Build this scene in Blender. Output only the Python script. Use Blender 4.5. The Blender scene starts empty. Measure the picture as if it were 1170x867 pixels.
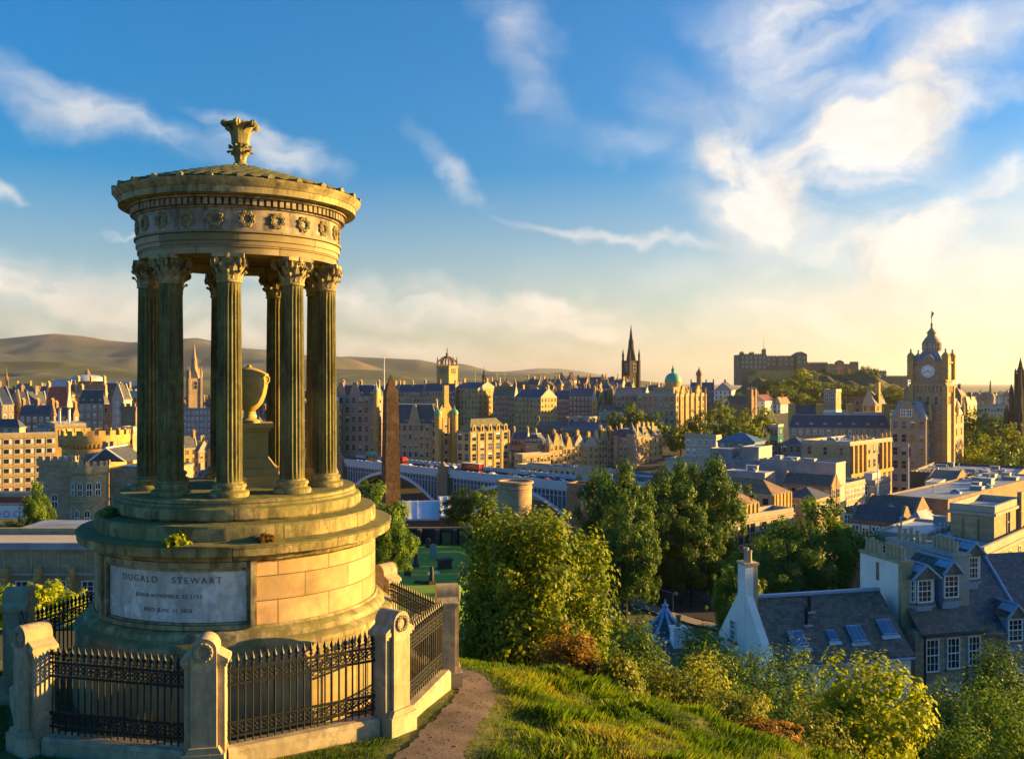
import bpy, math, random
import numpy as np
from mathutils import Vector, Matrix
R = math.radians
scene = bpy.context.scene
COL = scene.collection
random.seed(7); rng = np.random.default_rng(7)

# ------------------------------------------------------------------ camera, sky, sun, exposure
F, CX, HZ = 1070.0, 585.0, 433.5            # focal length in photo pixels, optical centre
cam = bpy.data.cameras.new('camera'); camo = bpy.data.objects.new('camera', cam); COL.objects.link(camo)
cam.sensor_width = 36; cam.lens = 36 * F / 1170; cam.clip_start = 0.1; cam.clip_end = 60000
camo.location = (0, 0, 0); camo.rotation_euler = (R(90), 0, 0); scene.camera = camo
SUN_AZ, SUN_EL = 79.0, 11.0                 # azimuth clockwise from +Y
world = bpy.data.worlds.new('World'); scene.world = world; world.use_nodes = True
sun = bpy.data.lights.new('sun', 'SUN'); sun.energy = 5.0; sun.angle = R(0.5); sun.color = (1.0, 0.58, 0.12)
suno = bpy.data.objects.new('sun', sun); COL.objects.link(suno)
sdir = Vector((math.sin(R(SUN_AZ)) * math.cos(R(SUN_EL)), math.cos(R(SUN_AZ)) * math.cos(R(SUN_EL)), math.sin(R(SUN_EL))))
suno.rotation_euler = sdir.to_track_quat('Z', 'Y').to_euler()
vs = scene.view_settings; vs.view_transform = 'Standard'; vs.look = 'None'; vs.gamma = 1; vs.exposure = 1.8; vs.use_curve_mapping = False
scene.cycles.max_bounces = 6; scene.cycles.diffuse_bounces = 2; scene.cycles.glossy_bounces = 2
scene.cycles.transmission_bounces = 4; scene.cycles.volume_bounces = 0; scene.cycles.transparent_max_bounces = 8
scene.cycles.caustics_reflective = False; scene.cycles.caustics_refractive = False
scene.cycles.use_denoising = True

def azel(px, py):
    v = Vector(((px - CX) / F, 1, (HZ - py) / F)).normalized()
    return math.atan2(v.x, v.y), math.asin(v.z)

def build_world():
    nt = world.node_tree; N = nt.nodes; L = nt.links; N.clear()
    def n(t, **kw):
        x = N.new(t)
        for k, v in kw.items(): setattr(x, k, v)
        return x
    out = n('ShaderNodeOutputWorld'); bg = n('ShaderNodeBackground'); bg.inputs[1].default_value = 0.145
    L.new(bg.outputs[0], out.inputs[0])
    sky = n('ShaderNodeTexSky', sky_type='NISHITA', sun_disc=False); sky.sun_elevation = R(SUN_EL); sky.sun_rotation = R(SUN_AZ)
    sky.altitude = 100; sky.air_density = 1.0; sky.dust_density = 1.0; sky.ozone_density = 2.6
    hs = n('ShaderNodeHueSaturation'); hs.inputs['Saturation'].default_value = 1.62; hs.inputs['Hue'].default_value = .505; hs.inputs['Value'].default_value = .54; hs.inputs['Value'].default_value = 1.0
    L.new(sky.outputs[0], hs.inputs['Color'])
    tc = n('ShaderNodeTexCoord'); sep = n('ShaderNodeSeparateXYZ'); L.new(tc.outputs['Generated'], sep.inputs[0])
    def m(op, a, b=None, c=None, clamp=False):
        x = n('ShaderNodeMath', operation=op); x.use_clamp = clamp
        for i, v in enumerate((a, b, c)):
            if v is None: continue
            if isinstance(v, (int, float)): x.inputs[i].default_value = v
            else: L.new(v, x.inputs[i])
        return x.outputs[0]
    az = m('ARCTAN2', sep.outputs[0], sep.outputs[1]); el = m('ARCSINE', sep.outputs[2])
    sm_ = n('ShaderNodeMapRange', interpolation_type='SMOOTHSTEP'); L.new(el, sm_.inputs[0]); sm_.inputs[1].default_value = R(1); sm_.inputs[2].default_value = R(20); sm_.inputs[3].default_value = 1.02; sm_.inputs[4].default_value = 2.05; L.new(sm_.outputs[0], hs.inputs['Saturation']); sv_ = n('ShaderNodeMapRange', interpolation_type='SMOOTHSTEP'); L.new(el, sv_.inputs[0]); sv_.inputs[1].default_value = R(3); sv_.inputs[2].default_value = R(24); sv_.inputs[3].default_value = .38; sv_.inputs[4].default_value = .48; L.new(sv_.outputs[0], hs.inputs['Value'])
    cb = n('ShaderNodeCombineXYZ'); L.new(az, cb.inputs[0]); L.new(el, cb.inputs[1])
    # domain warp, coarse + fine
    def noise(vec, scale, detail, rough=0.6, dist=0.0):
        x = n('ShaderNodeTexNoise'); x.inputs['Scale'].default_value = scale; x.inputs['Detail'].default_value = detail
        x.inputs['Roughness'].default_value = rough; x.inputs['Distortion'].default_value = dist
        L.new(vec, x.inputs['Vector']); return x
    def vm(op, a, b):
        x = n('ShaderNodeVectorMath', operation=op)
        for i, v in enumerate((a, b)):
            if isinstance(v, tuple): x.inputs[i].default_value = v
            else: L.new(v, x.inputs[i])
        return x.outputs[0]
    w1 = vm('MULTIPLY', vm('SUBTRACT', noise(cb.outputs[0], 7, 8, 0.56).outputs['Color'], (.5, .5, .5)), (.16, .11, 0))
    p = vm('ADD', cb.outputs[0], w1)
    # (px, py, rx, ry, tilt clockwise, strength)
    blobs = [(838,158,58,46,0,1.0),(850,225,95,46,10,.75),(868,265,60,40,0,.6),(940,200,120,60,-10,.7),(1005,150,100,46,-25,.8),
      (1085,70,150,34,-22,.85),(1140,110,90,20,-15,.6),(940,20,120,34,10,.75),(905,70,75,50,30,.8),(1010,215,50,70,20,.7),
      (1060,262,95,30,-25,1.0),(1000,285,110,30,-8,.75),(1158,216,30,15,10,.8),(780,120,70,40,30,.35),(740,170,90,22,15,.3),
      (690,277,110,7,7,.75),(760,285,60,6,3,.4),(1050,330,170,18,-3,.35),
      (40,312,210,26,6,.95),(150,345,260,26,3,.8),(520,352,240,24,6,.9),(640,345,90,12,3,.8),(400,330,160,16,5,.6),(80,378,240,18,2,.9),(470,400,260,20,3,.85),
      (700,375,240,16,2,.5),(60,110,100,26,17,.6),(180,145,130,22,18,.55),(325,182,48,20,25,1.0),(300,150,60,10,20,.4),(12,206,18,12,0,.8),
      (510,195,56,16,45,.6),(585,15,50,40,50,.4),(600,90,30,70,-30,.25),(130,271,24,2.2,5,.8),(880,360,200,14,0,.3),(980,395,420,60,0,.6),(760,335,260,40,0,.25),(1000,330,260,40,0,.25),(1160,310,150,70,-10,.8),(1120,400,170,40,0,.6)]
    total = None
    for (bx, by, rx, ry, t, s) in blobs:
        a, e = azel(bx, by)
        mp = n('ShaderNodeMapping', vector_type='TEXTURE'); L.new(p, mp.inputs[0])
        mp.inputs['Location'].default_value = (a, e, 0); mp.inputs['Rotation'].default_value = (0, 0, -R(t))
        mp.inputs['Scale'].default_value = (rx * 1.45 / F, ry * 1.45 / F, 1)
        ln = n('ShaderNodeVectorMath', operation='LENGTH'); L.new(mp.outputs[0], ln.inputs[0])
        mr = n('ShaderNodeMapRange', interpolation_type='SMOOTHSTEP'); L.new(ln.outputs['Value'], mr.inputs[0])
        mr.inputs[1].default_value = 1.0; mr.inputs[2].default_value = 0.0; mr.inputs[3].default_value = 0; mr.inputs[4].default_value = s
        total = mr.outputs[0] if total is None else m('ADD', total, mr.outputs[0])
    st = n('ShaderNodeMapping'); L.new(p, st.inputs[0]); st.inputs['Rotation'].default_value = (0, 0, R(10)); st.inputs['Scale'].default_value = (1, 2.2, 1)
    fine = noise(st.outputs[0], 8, 10, 0.56, 0.4)
    fn = n('ShaderNodeMapRange'); L.new(fine.outputs['Fac'], fn.inputs[0]); fn.inputs[1].default_value = .32; fn.inputs[2].default_value = .64
    fn.inputs[3].default_value = .12; fn.inputs[4].default_value = 1.15; fn.clamp = True
    dens = m('MULTIPLY', total, fn.outputs[0])
    # faint veil everywhere in the lower right
    mask = m('MULTIPLY', dens, 0.98, clamp=True)
    # cloud colour: white overhead, creamy towards the horizon
    wm = n('ShaderNodeMapRange', interpolation_type='SMOOTHSTEP'); L.new(el, wm.inputs[0]); wm.inputs[1].default_value = R(.5); wm.inputs[2].default_value = R(9)
    cc = n('ShaderNodeMix', data_type='RGBA'); L.new(wm.outputs[0], cc.inputs['Factor'])
    cc.inputs[6].default_value = (2.0, 1.78, 1.38, 1); cc.inputs[7].default_value = (2.02, 1.97, 1.9, 1)
    mx = n('ShaderNodeMix', data_type='RGBA'); L.new(mask, mx.inputs['Factor']); L.new(hs.outputs[0], mx.inputs[6]); 
    sh = n('ShaderNodeMapRange'); L.new(noise(p, 13, 10, .6).outputs['Fac'], sh.inputs[0]); sh.inputs[1].default_value = .3; sh.inputs[2].default_value = .65; sh.inputs[3].default_value = .80; sh.inputs[4].default_value = 1.06
    cm = n('ShaderNodeVectorMath', operation='SCALE'); L.new(cc.outputs[2], cm.inputs[0]); L.new(sh.outputs[0], cm.inputs['Scale']); L.new(cm.outputs[0], mx.inputs[7])
    L.new(mx.outputs[2], bg.inputs[0])
    world.cycles.sampling_method = 'MANUAL'; world.cycles.sample_map_resolution = 512
build_world()

# ------------------------------------------------------------------ helpers
def P(px, py, d): return Vector(((px - CX) / F * d, d, (HZ - py) / F * d))
def X(px, d): return (px - CX) / F * d
def Z(py, d): return (HZ - py) / F * d

class MB:
    """collects faces; build() links them as one mesh object"""
    def __init__(s): s.v = []; s.f = []; s.m = []; s.sm = []
    def add(s, vs, fs, m=0, smooth=False, mtx=None):
        o = len(s.v)
        s.v += [tuple(mtx @ Vector(v)) for v in vs] if mtx is not None else [tuple(v) for v in vs]
        for f in fs: s.f.append(tuple(o + i for i in f)); s.m.append(m); s.sm.append(smooth)
    def box(s, x0, x1, y0, y1, z0, z1, m=0, mtx=None):
        s.add([(x0,y0,z0),(x1,y0,z0),(x1,y1,z0),(x0,y1,z0),(x0,y0,z1),(x1,y0,z1),(x1,y1,z1),(x0,y1,z1)],
              [(0,3,2,1),(4,5,6,7),(0,1,5,4),(1,2,6,5),(2,3,7,6),(3,0,4,7)], m, False, mtx)
    def prism(s, poly, a, b, axis='z', m=0, mtx=None, smooth=False):
        n = len(poly)
        def pt(p, t): return (p[0], p[1], t) if axis == 'z' else ((p[0], t, p[1]) if axis == 'y' else (t, p[0], p[1]))
        vs = [pt(p, a) for p in poly] + [pt(p, b) for p in poly]
        s.add(vs, [tuple(range(n))[::-1], tuple(range(n, 2 * n))], m, False, mtx)
        s.add(vs, [(i, (i + 1) % n, n + (i + 1) % n, n + i) for i in range(n)], m, smooth, mtx)
    def lathe(s, prof, n=32, m=0, smooth=True, c=(0,0,0), caps=True, mtx=None):
        vs = []; fs = []
        for (r, z) in prof:
            for k in range(n):
                a = 2 * math.pi * k / n; vs.append((c[0] + r * math.cos(a), c[1] + r * math.sin(a), c[2] + z))
        for j in range(len(prof) - 1):
            for k in range(n):
                k2 = (k + 1) % n; fs.append((j*n+k, j*n+k2, (j+1)*n+k2, (j+1)*n+k))
        s.add(vs, fs, m, smooth, mtx)
        if caps:
            e = [tuple(range(n))[::-1], tuple(range((len(prof)-1)*n, len(prof)*n))]
            s.add(vs, e, m, False, mtx)
    def tube(s, p0, p1, r0, r1=None, n=8, m=0, smooth=True):
        r1 = r0 if r1 is None else r1
        p0, p1 = Vector(p0), Vector(p1); d = p1 - p0
        if d.length < 1e-6: return
        M = Matrix.Translation(p0) @ d.to_track_quat('Z', 'Y').to_matrix().to_4x4()
        s.lathe([(r0, 0), (r1, d.length)], n, m, smooth, mtx=M)
    def torus(s, R0, r, n=24, k=8, m=0, mtx=None):
        vs = []; fs = []
        for i in range(n):
            a = 2*math.pi*i/n
            for j in range(k):
                b = 2*math.pi*j/k; q = R0 + r*math.cos(b); vs.append((q*math.cos(a), q*math.sin(a), r*math.sin(b)))
        for i in range(n):
            for j in range(k):
                fs.append((i*k+j, ((i+1)%n)*k+j, ((i+1)%n)*k+(j+1)%k, i*k+(j+1)%k))
        s.add(vs, fs, m, True, mtx)
    def data(s, name, mats):
        me = bpy.data.meshes.new(name); me.from_pydata(s.v, [], s.f)
        for x in (mats if isinstance(mats, (list, tuple)) else [mats]): me.materials.append(M[x] if isinstance(x, str) else x)
        me.polygons.foreach_set('material_index', s.m); me.polygons.foreach_set('use_smooth', s.sm); me.update()
        if any(s.sm): me.set_sharp_from_angle(angle=R(32))
        return me
    def build(s, name, mats, parent=None, loc=(0,0,0), rot=(0,0,0)):
        return obj(name, s.data(name, mats), parent, loc, rot)

def obj(name, me, parent=None, loc=(0,0,0), rot=(0,0,0), scale=(1,1,1)):
    o = bpy.data.objects.new(name, me); COL.objects.link(o); o.parent = parent
    o.location = loc; o.rotation_euler = rot; o.scale = scale; return o
def tag(o, label, cat, group=None, kind=None):
    if label: o['label'] = label
    if cat: o['category'] = cat
    if group: o['group'] = group
    if kind: o['kind'] = kind
    return o
def thing(name, label, cat, loc=(0,0,0), rz=0, group=None):
    o = bpy.data.objects.new(name, None); COL.objects.link(o); o.location = loc; o.rotation_euler = (0, 0, rz)
    o.empty_display_size = .2
    return tag(o, label, cat, group)
def struct(o): o['kind'] = 'structure'; return o
def copy_tree(o, parent=None):
    c = o.copy(); COL.objects.link(c)
    if parent is not None: c.parent = parent
    for ch in list(o.children): copy_tree(ch, c)
    return c
def arrmesh(name, V, Q, mat, attr=None):
    """fast mesh from numpy: V (n,3), Q (m,k)"""
    me = bpy.data.meshes.new(name); k = Q.shape[1]
    me.vertices.add(len(V)); me.vertices.foreach_set('co', V.astype(np.float32).ravel())
    me.loops.add(Q.size); me.loops.foreach_set('vertex_index', Q.astype(np.int32).ravel())
    me.polygons.add(len(Q)); me.polygons.foreach_set('loop_start', np.arange(0, Q.size, k, dtype=np.int32))
    me.materials.append(M[mat] if isinstance(mat, str) else mat)
    if attr is not None:
        at = me.attributes.new('tint', 'FLOAT', 'POINT'); at.data.foreach_set('value', attr.astype(np.float32))
    me.update(calc_edges=True); return me

# ------------------------------------------------------------------ materials
M = {}
def newmat(name):
    m = bpy.data.materials.new(name); m.use_nodes = True; nt = m.node_tree
    b = nt.nodes['Principled BSDF']; M[name] = m; return m, nt, b
def nd(nt, t, **kw):
    x = nt.nodes.new(t)
    for k, v in kw.items(): setattr(x, k, v)
    return x
def rgba(c): return (c[0], c[1], c[2], 1)
def noise_fac(nt, scale, detail=6, rough=.6, coord='Object', dist=0):
    tc = nd(nt, 'ShaderNodeTexCoord'); x = nd(nt, 'ShaderNodeTexNoise')
    x.inputs['Scale'].default_value = scale; x.inputs['Detail'].default_value = detail; x.inputs['Roughness'].default_value = rough
    x.inputs['Distortion'].default_value = dist
    nt.links.new(tc.outputs[coord], x.inputs['Vector']); return x.outputs['Fac']
def ramp(nt, fac, stops):
    r = nd(nt, 'ShaderNodeValToRGB'); e = r.color_ramp.elements
    while len(e) < len(stops): e.new(.5)
    for i, (p, c) in enumerate(stops): e[i].position = p; e[i].color = rgba(c)
    nt.links.new(fac, r.inputs[0]); return r.outputs[0]
def mix(nt, fac, a, b, mode='MIX'):
    x = nd(nt, 'ShaderNodeMix', data_type='RGBA', blend_type=mode)
    for i, v in ((0, fac), (6, a), (7, b)):
        if isinstance(v, (int, float)): x.inputs[i].default_value = v
        elif isinstance(v, tuple): x.inputs[i].default_value = rgba(v)
        else: nt.links.new(v, x.inputs[i])
    return x.outputs[2]
def bump(nt, b, fac, strength=.4, dist=.02):
    x = nd(nt, 'ShaderNodeBump'); x.inputs['Strength'].default_value = strength; x.inputs['Distance'].default_value = dist
    nt.links.new(fac, x.inputs['Height']); nt.links.new(x.outputs[0], b.inputs['Normal'])
def mul(c, k): return tuple(min(1, x * k) for x in c)

def stone(name, c, var=.55, s1=.35, s2=4.0, moss=0, mosscol=(.12,.125,.028), rough=.9, courses=0, bumpd=.02, stain=.5, staincol=None, drip=0, joints=None):
    m, nt, b = newmat(name)
    f1 = noise_fac(nt, s1, 8, .65, dist=.4); f2 = noise_fac(nt, s2, 8, .7)
    col = ramp(nt, f2, [(.25, mul(c, 1 - var)), (.5, c), (.75, mul(c, 1 + var * .6))])
    col = mix(nt, ramp(nt, f1, [(.40, (stain,)*3), (.60, (0,0,0))]), col, staincol or mul(c, .45))
    if moss or drip:
        tc0 = nd(nt, 'ShaderNodeTexCoord'); mp0 = nd(nt, 'ShaderNodeMapping'); mp0.inputs['Scale'].default_value = (3.2, 3.2, .55); nt.links.new(tc0.outputs['Object'], mp0.inputs[0])
        nz = nd(nt, 'ShaderNodeTexNoise'); nz.inputs['Scale'].default_value = 1.6; nz.inputs['Detail'].default_value = 9; nz.inputs['Roughness'].default_value = .68; nt.links.new(mp0.outputs[0], nz.inputs['Vector'])
        col = mix(nt, ramp(nt, nz.outputs['Fac'], [(.46, (0,0,0)), (.60, (.8 if moss else .35,)*3)]), col, mul(c, .25))
        nz2 = nd(nt, 'ShaderNodeTexNoise'); nz2.inputs['Scale'].default_value = 2.3; nz2.inputs['Detail'].default_value = 10; nz2.inputs['Roughness'].default_value = .72; nt.links.new(tc0.outputs['Object'], nz2.inputs['Vector'])
        col = mix(nt, ramp(nt, nz2.outputs['Fac'], [(.52, (0,0,0)), (.60, (.55,)*3)]), col, (min(1,c[0]*1.45), min(1,c[1]*1.45), c[2]*1.5))
    if joints:
        tj = nd(nt, 'ShaderNodeTexCoord'); sj = nd(nt, 'ShaderNodeSeparateXYZ'); nt.links.new(tj.outputs['Object'], sj.inputs[0])
        aj = nd(nt, 'ShaderNodeMath', operation='ARCTAN2'); nt.links.new(sj.outputs[1], aj.inputs[0]); nt.links.new(sj.outputs[0], aj.inputs[1])
        mj = nd(nt, 'ShaderNodeMath', operation='MULTIPLY'); nt.links.new(aj.outputs[0], mj.inputs[0]); mj.inputs[1].default_value = joints[0]
        cj = nd(nt, 'ShaderNodeCombineXYZ'); nt.links.new(mj.outputs[0], cj.inputs[0]); nt.links.new(sj.outputs[2], cj.inputs[1])
        bj = nd(nt, 'ShaderNodeTexBrick'); nt.links.new(cj.outputs[0], bj.inputs['Vector']); bj.inputs['Scale'].default_value = 1; bj.inputs['Brick Width'].default_value = joints[1]; bj.inputs['Row Height'].default_value = joints[2]; bj.inputs['Mortar Size'].default_value = .012
        bj.inputs['Color1'].default_value = (.78,.78,.78,1); bj.inputs['Color2'].default_value = (1.12,1.1,1.05,1); bj.inputs['Mortar'].default_value = (.22,.2,.18,1)
        col = mix(nt, .9, col, bj.outputs['Color'], 'MULTIPLY')
    if courses:
        tc = nd(nt, 'ShaderNodeTexCoord'); sp = nd(nt, 'ShaderNodeSeparateXYZ'); nt.links.new(tc.outputs['Object'], sp.inputs[0])
        ad = nd(nt, 'ShaderNodeMath', operation='ADD'); nt.links.new(sp.outputs[0], ad.inputs[0]); nt.links.new(sp.outputs[1], ad.inputs[1])
        cb = nd(nt, 'ShaderNodeCombineXYZ'); nt.links.new(ad.outputs[0], cb.inputs[0]); nt.links.new(sp.outputs[2], cb.inputs[1])
        br = nd(nt, 'ShaderNodeTexBrick'); nt.links.new(cb.outputs[0], br.inputs['Vector']); br.inputs['Scale'].default_value = 1
        br.inputs['Brick Width'].default_value = courses * 2; br.inputs['Row Height'].default_value = courses; br.inputs['Mortar Size'].default_value = .012
        br.inputs['Color1'].default_value = (.75,.75,.75,1); br.inputs['Color2'].default_value = (1.15,1.1,1.05,1); br.inputs['Mortar'].default_value = (.45,.42,.4,1)
        col = mix(nt, .8, col, br.outputs['Color'], 'MULTIPLY')
    if moss:
        g = nd(nt, 'ShaderNodeNewGeometry'); sp = nd(nt, 'ShaderNodeSeparateXYZ'); nt.links.new(g.outputs['Normal'], sp.inputs[0])
        f3 = noise_fac(nt, 1.7, 8, .7)
        a = nd(nt, 'ShaderNodeMath', operation='MULTIPLY_ADD'); nt.links.new(sp.outputs[2], a.inputs[0]); a.inputs[1].default_value = .35; nt.links.new(f3, a.inputs[2])
        mr = nd(nt, 'ShaderNodeMapRange'); nt.links.new(a.outputs[0], mr.inputs[0]); mr.inputs[1].default_value = .78 - moss * .42; mr.inputs[2].default_value = 1.02 - moss * .3
        mr.inputs[4].default_value = .85
        col = mix(nt, mr.outputs[0], col, mosscol)
    nt.links.new(col, b.inputs['Base Color']); b.inputs['Roughness'].default_value = rough
    bump(nt, b, f2, .5, bumpd); return m

def plain(name, c, rough=.6, metal=0, var=.25, s=3, spec=.5, bumpd=0):
    m, nt, b = newmat(name)
    f = noise_fac(nt, s, 6, .6)
    nt.links.new(ramp(nt, f, [(.3, mul(c, 1 - var)), (.7, mul(c, 1 + var))]), b.inputs['Base Color'])
    b.inputs['Roughness'].default_value = rough; b.inputs['Metallic'].default_value = metal; b.inputs['Specular IOR Level'].default_value = spec
    if bumpd: bump(nt, b, f, .5, bumpd)
    return m
def slate(name, c, row=.32):
    m, nt, b = newmat(name)
    tc = nd(nt, 'ShaderNodeTexCoord'); sp = nd(nt, 'ShaderNodeSeparateXYZ'); nt.links.new(tc.outputs['Object'], sp.inputs[0])
    cb = nd(nt, 'ShaderNodeCombineXYZ'); nt.links.new(sp.outputs[0], cb.inputs[0])
    ad = nd(nt, 'ShaderNodeMath', operation='ADD'); nt.links.new(sp.outputs[1], ad.inputs[0]); nt.links.new(sp.outputs[2], ad.inputs[1]); nt.links.new(ad.outputs[0], cb.inputs[1])
    br = nd(nt, 'ShaderNodeTexBrick'); nt.links.new(cb.outputs[0], br.inputs['Vector']); br.inputs['Scale'].default_value = 1
    br.inputs['Brick Width'].default_value = row; br.inputs['Row Height'].default_value = row; br.inputs['Mortar Size'].default_value = .012
    br.inputs['Color1'].default_value = rgba(mul(c, .6)); br.inputs['Color2'].default_value = rgba(mul(c, 1.5)); br.inputs['Mortar'].default_value = rgba(mul(c, .3))
    f = noise_fac(nt, .5, 8, .7)
    col = mix(nt, ramp(nt, f, [(.45, (0,0,0)), (.7, (.55,)*3)]), br.outputs['Color'], (.075,.075,.05))
    nt.links.new(col, b.inputs['Base Color']); b.inputs['Roughness'].default_value = .6; bump(nt, b, br.outputs['Fac'], .3, .02)
def leafmat(name, c1, c2, trans=.35):
    m, nt, b = newmat(name); out = nt.nodes['Material Output']
    at = nd(nt, 'ShaderNodeAttribute', attribute_name='tint')
    col = ramp(nt, at.outputs['Fac'], [(0, c1), (1, c2)] if name != 'grass_blade' else [(0, (.035,.085,.008)), (.45, (.10,.19,.012)), (.74, (.24,.28,.025)), (1, (.34,.26,.05))])
    nt.links.new(col, b.inputs['Base Color']); b.inputs['Roughness'].default_value = .55; b.inputs['Specular IOR Level'].default_value = .25
    tr = nd(nt, 'ShaderNodeBsdfTranslucent'); nt.links.new(mix(nt, 1, col, (1.6,1.5,.7), 'MULTIPLY'), tr.inputs[0])
    ms = nd(nt, 'ShaderNodeMixShader'); ms.inputs[0].default_value = trans
    nt.links.new(b.outputs[0], ms.inputs[1]); nt.links.new(tr.outputs[0], ms.inputs[2]); nt.links.new(ms.outputs[0], out.inputs[0])

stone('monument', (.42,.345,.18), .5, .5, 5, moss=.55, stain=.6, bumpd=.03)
stone('monument_steps', (.41,.34,.15), .5, .6, 5, moss=.8, stain=.7, bumpd=.035)
stone('step_stone', (.41,.34,.15), .5, .6, 5, moss=.8, stain=.7, bumpd=.035, joints=(2.4,1.55,.285))
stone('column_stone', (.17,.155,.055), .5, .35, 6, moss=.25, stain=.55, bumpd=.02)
stone('pale_panel', (.80,.75,.66), .35, 1.1, 3, stain=.6, staincol=(.40,.38,.36), bumpd=.01, drip=.4)
stone('frieze_stone', (.40,.33,.26), .4, .9, 6, moss=.15, stain=.7, bumpd=.02)
stone('pier_stone', (.46,.38,.24), .25, .8, 6, stain=.3, bumpd=.015, drip=1)
stone('letter_dark', (.24,.20,.17), .75, 1, 9, drip=1)
stone('clock_black', (.03,.03,.03), .2)
stone('urn_stone', (.42,.31,.10), .25, .8, 5, stain=.2)
stone('stone_grey', (.48,.345,.225), .35, .12, 1.2, courses=.4, stain=.35)
stone('stone_dark', (.33,.235,.15), .4, .12, 1.2, courses=.4, stain=.4)
stone('stone_warm', (.58,.385,.13), .3, .12, 1.2, courses=.4, stain=.3)
stone('stone_buff', (.46,.36,.21), .3, .12, 1.2, courses=.45, stain=.35)
stone('stone_pink', (.45,.30,.24), .3, .12, 1.2, courses=.4, stain=.3)
stone('stone_brown', (.30,.20,.13), .4, .12, 1.2, courses=.4, stain=.4)
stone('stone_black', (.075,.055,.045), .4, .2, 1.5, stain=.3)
stone('concrete', (.52,.46,.36), .2, .15, 1.5, stain=.25)
stone('rubble', (.46,.35,.25), .6, .8, 3.5, courses=.28, stain=.3, bumpd=.04)
stone('harl', (.84,.82,.79), .12, .5, 6, stain=.25, staincol=(.45,.45,.44))
stone('harl_grey', (.42,.42,.38), .25, .5, 6, stain=.5, staincol=(.2,.2,.18))
stone('trim', (.45,.40,.33), .25, .4, 3, stain=.3)
stone('ochre_stack', (.46,.37,.22), .25, .6, 4, stain=.4)
stone('chimney_pot', (.50,.40,.25), .25, 1, 6, stain=.3)
stone('rock', (.13,.11,.075), .6, .03, .2, moss=.6, mosscol=(.06,.07,.02), stain=.4, bumpd=1)
slate('slate', (.075,.085,.105)); slate('slate_brown', (.11,.10,.08)); slate('slate_blue', (.06,.09,.14)); slate('tile_red', (.26,.07,.045)); slate('tile_orange', (.30,.17,.07)); slate('roof_green', (.17,.17,.08))
plain('lead', (.24,.28,.33), .6, .0, .4, .35); plain('lead_pale', (.38,.42,.48), .5, 0, .25, .6); plain('metal_grey', (.25,.26,.28), .55, .1, .3, .35)
plain('metal_blue', (.08,.16,.25), .45, .2, .15, .3); plain('copper', (.10,.36,.27), .6, 0, .25); plain('brown_clad', (.10,.062,.05), .6, 0, .2, .5)
plain('white_paint', (.8,.8,.79), .5, 0, .06); plain('arch_paint', (.62,.67,.72), .5, 0, .1); plain('shed_roof', (.62,.64,.67), .5, 0, .12, .5); plain('blue_trim', (.24,.36,.52), .5, 0, .15); plain('iron', (.016,.02,.024), .5, .3, .3, 20)
plain('iron_green', (.05,.055,.03), .45, .2, .3, 20)
plain('bridge_blue', (.46,.56,.64), .5, 0, .12); plain('bridge_teal', (.045,.10,.14), .6, 0, .2); plain('asphalt', (.045,.043,.045), .95, 0, .2, spec=.1)
plain('pavement', (.25,.22,.2), .9, 0, .2); plain('glass_teal', (.06,.2,.2), .15, .0, .2); plain('skylight', (.08,.15,.27), .08, 0, .2)
plain('bark', (.06,.045,.03), .95, 0, .4, 6, bumpd=.03); plain('gold', (.7,.45,.1), .3, .8, .1); plain('flag_red', (.45,.05,.05), .8)
plain('purple', (.12,.1,.35), .7); plain('red_band', (.25,.06,.04), .6); plain('skin', (.5,.33,.25), .7)
for nm, c in (('car_red', (.4,.02,.02)), ('car_blue', (.03,.08,.3)), ('car_white', (.75,.75,.75)), ('car_black', (.02,.02,.025)), ('car_silver', (.4,.42,.45))): plain(nm, c, .25, .1, .05)
for nm, c in (('cloth_red', (.35,.05,.05)), ('cloth_blue', (.05,.09,.3)), ('cloth_dark', (.03,.03,.04)), ('cloth_pale', (.6,.55,.5))): plain(nm, c, .9)
def glass(name, c, rough=.08):
    m, nt, b = newmat(name); b.inputs['Base Color'].default_value = rgba(c); b.inputs['Roughness'].default_value = rough; b.inputs['Specular IOR Level'].default_value = .6
glass('glass', (.02,.025,.035)); glass('glass_sky', (.10,.13,.18)); glass('tyre', (.02,.02,.02), .8)
leafmat('leaf_gold', (.08,.14,.008), (.27,.32,.018), .38)
leafmat('leaf_lime', (.15,.23,.01), (.44,.48,.025), .42)
leafmat('leaf_dark', (.032,.085,.011), (.10,.18,.02), .28)
leafmat('leaf_mid', (.05,.12,.011), (.165,.26,.025), .32)
leafmat('leaf_russet', (.13,.085,.012), (.33,.19,.03), .35)
leafmat('leaf_olive', (.09,.13,.012), (.27,.29,.035), .35)
leafmat('grass_blade', (.07,.125,.010), (.36,.31,.03), .35)

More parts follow.
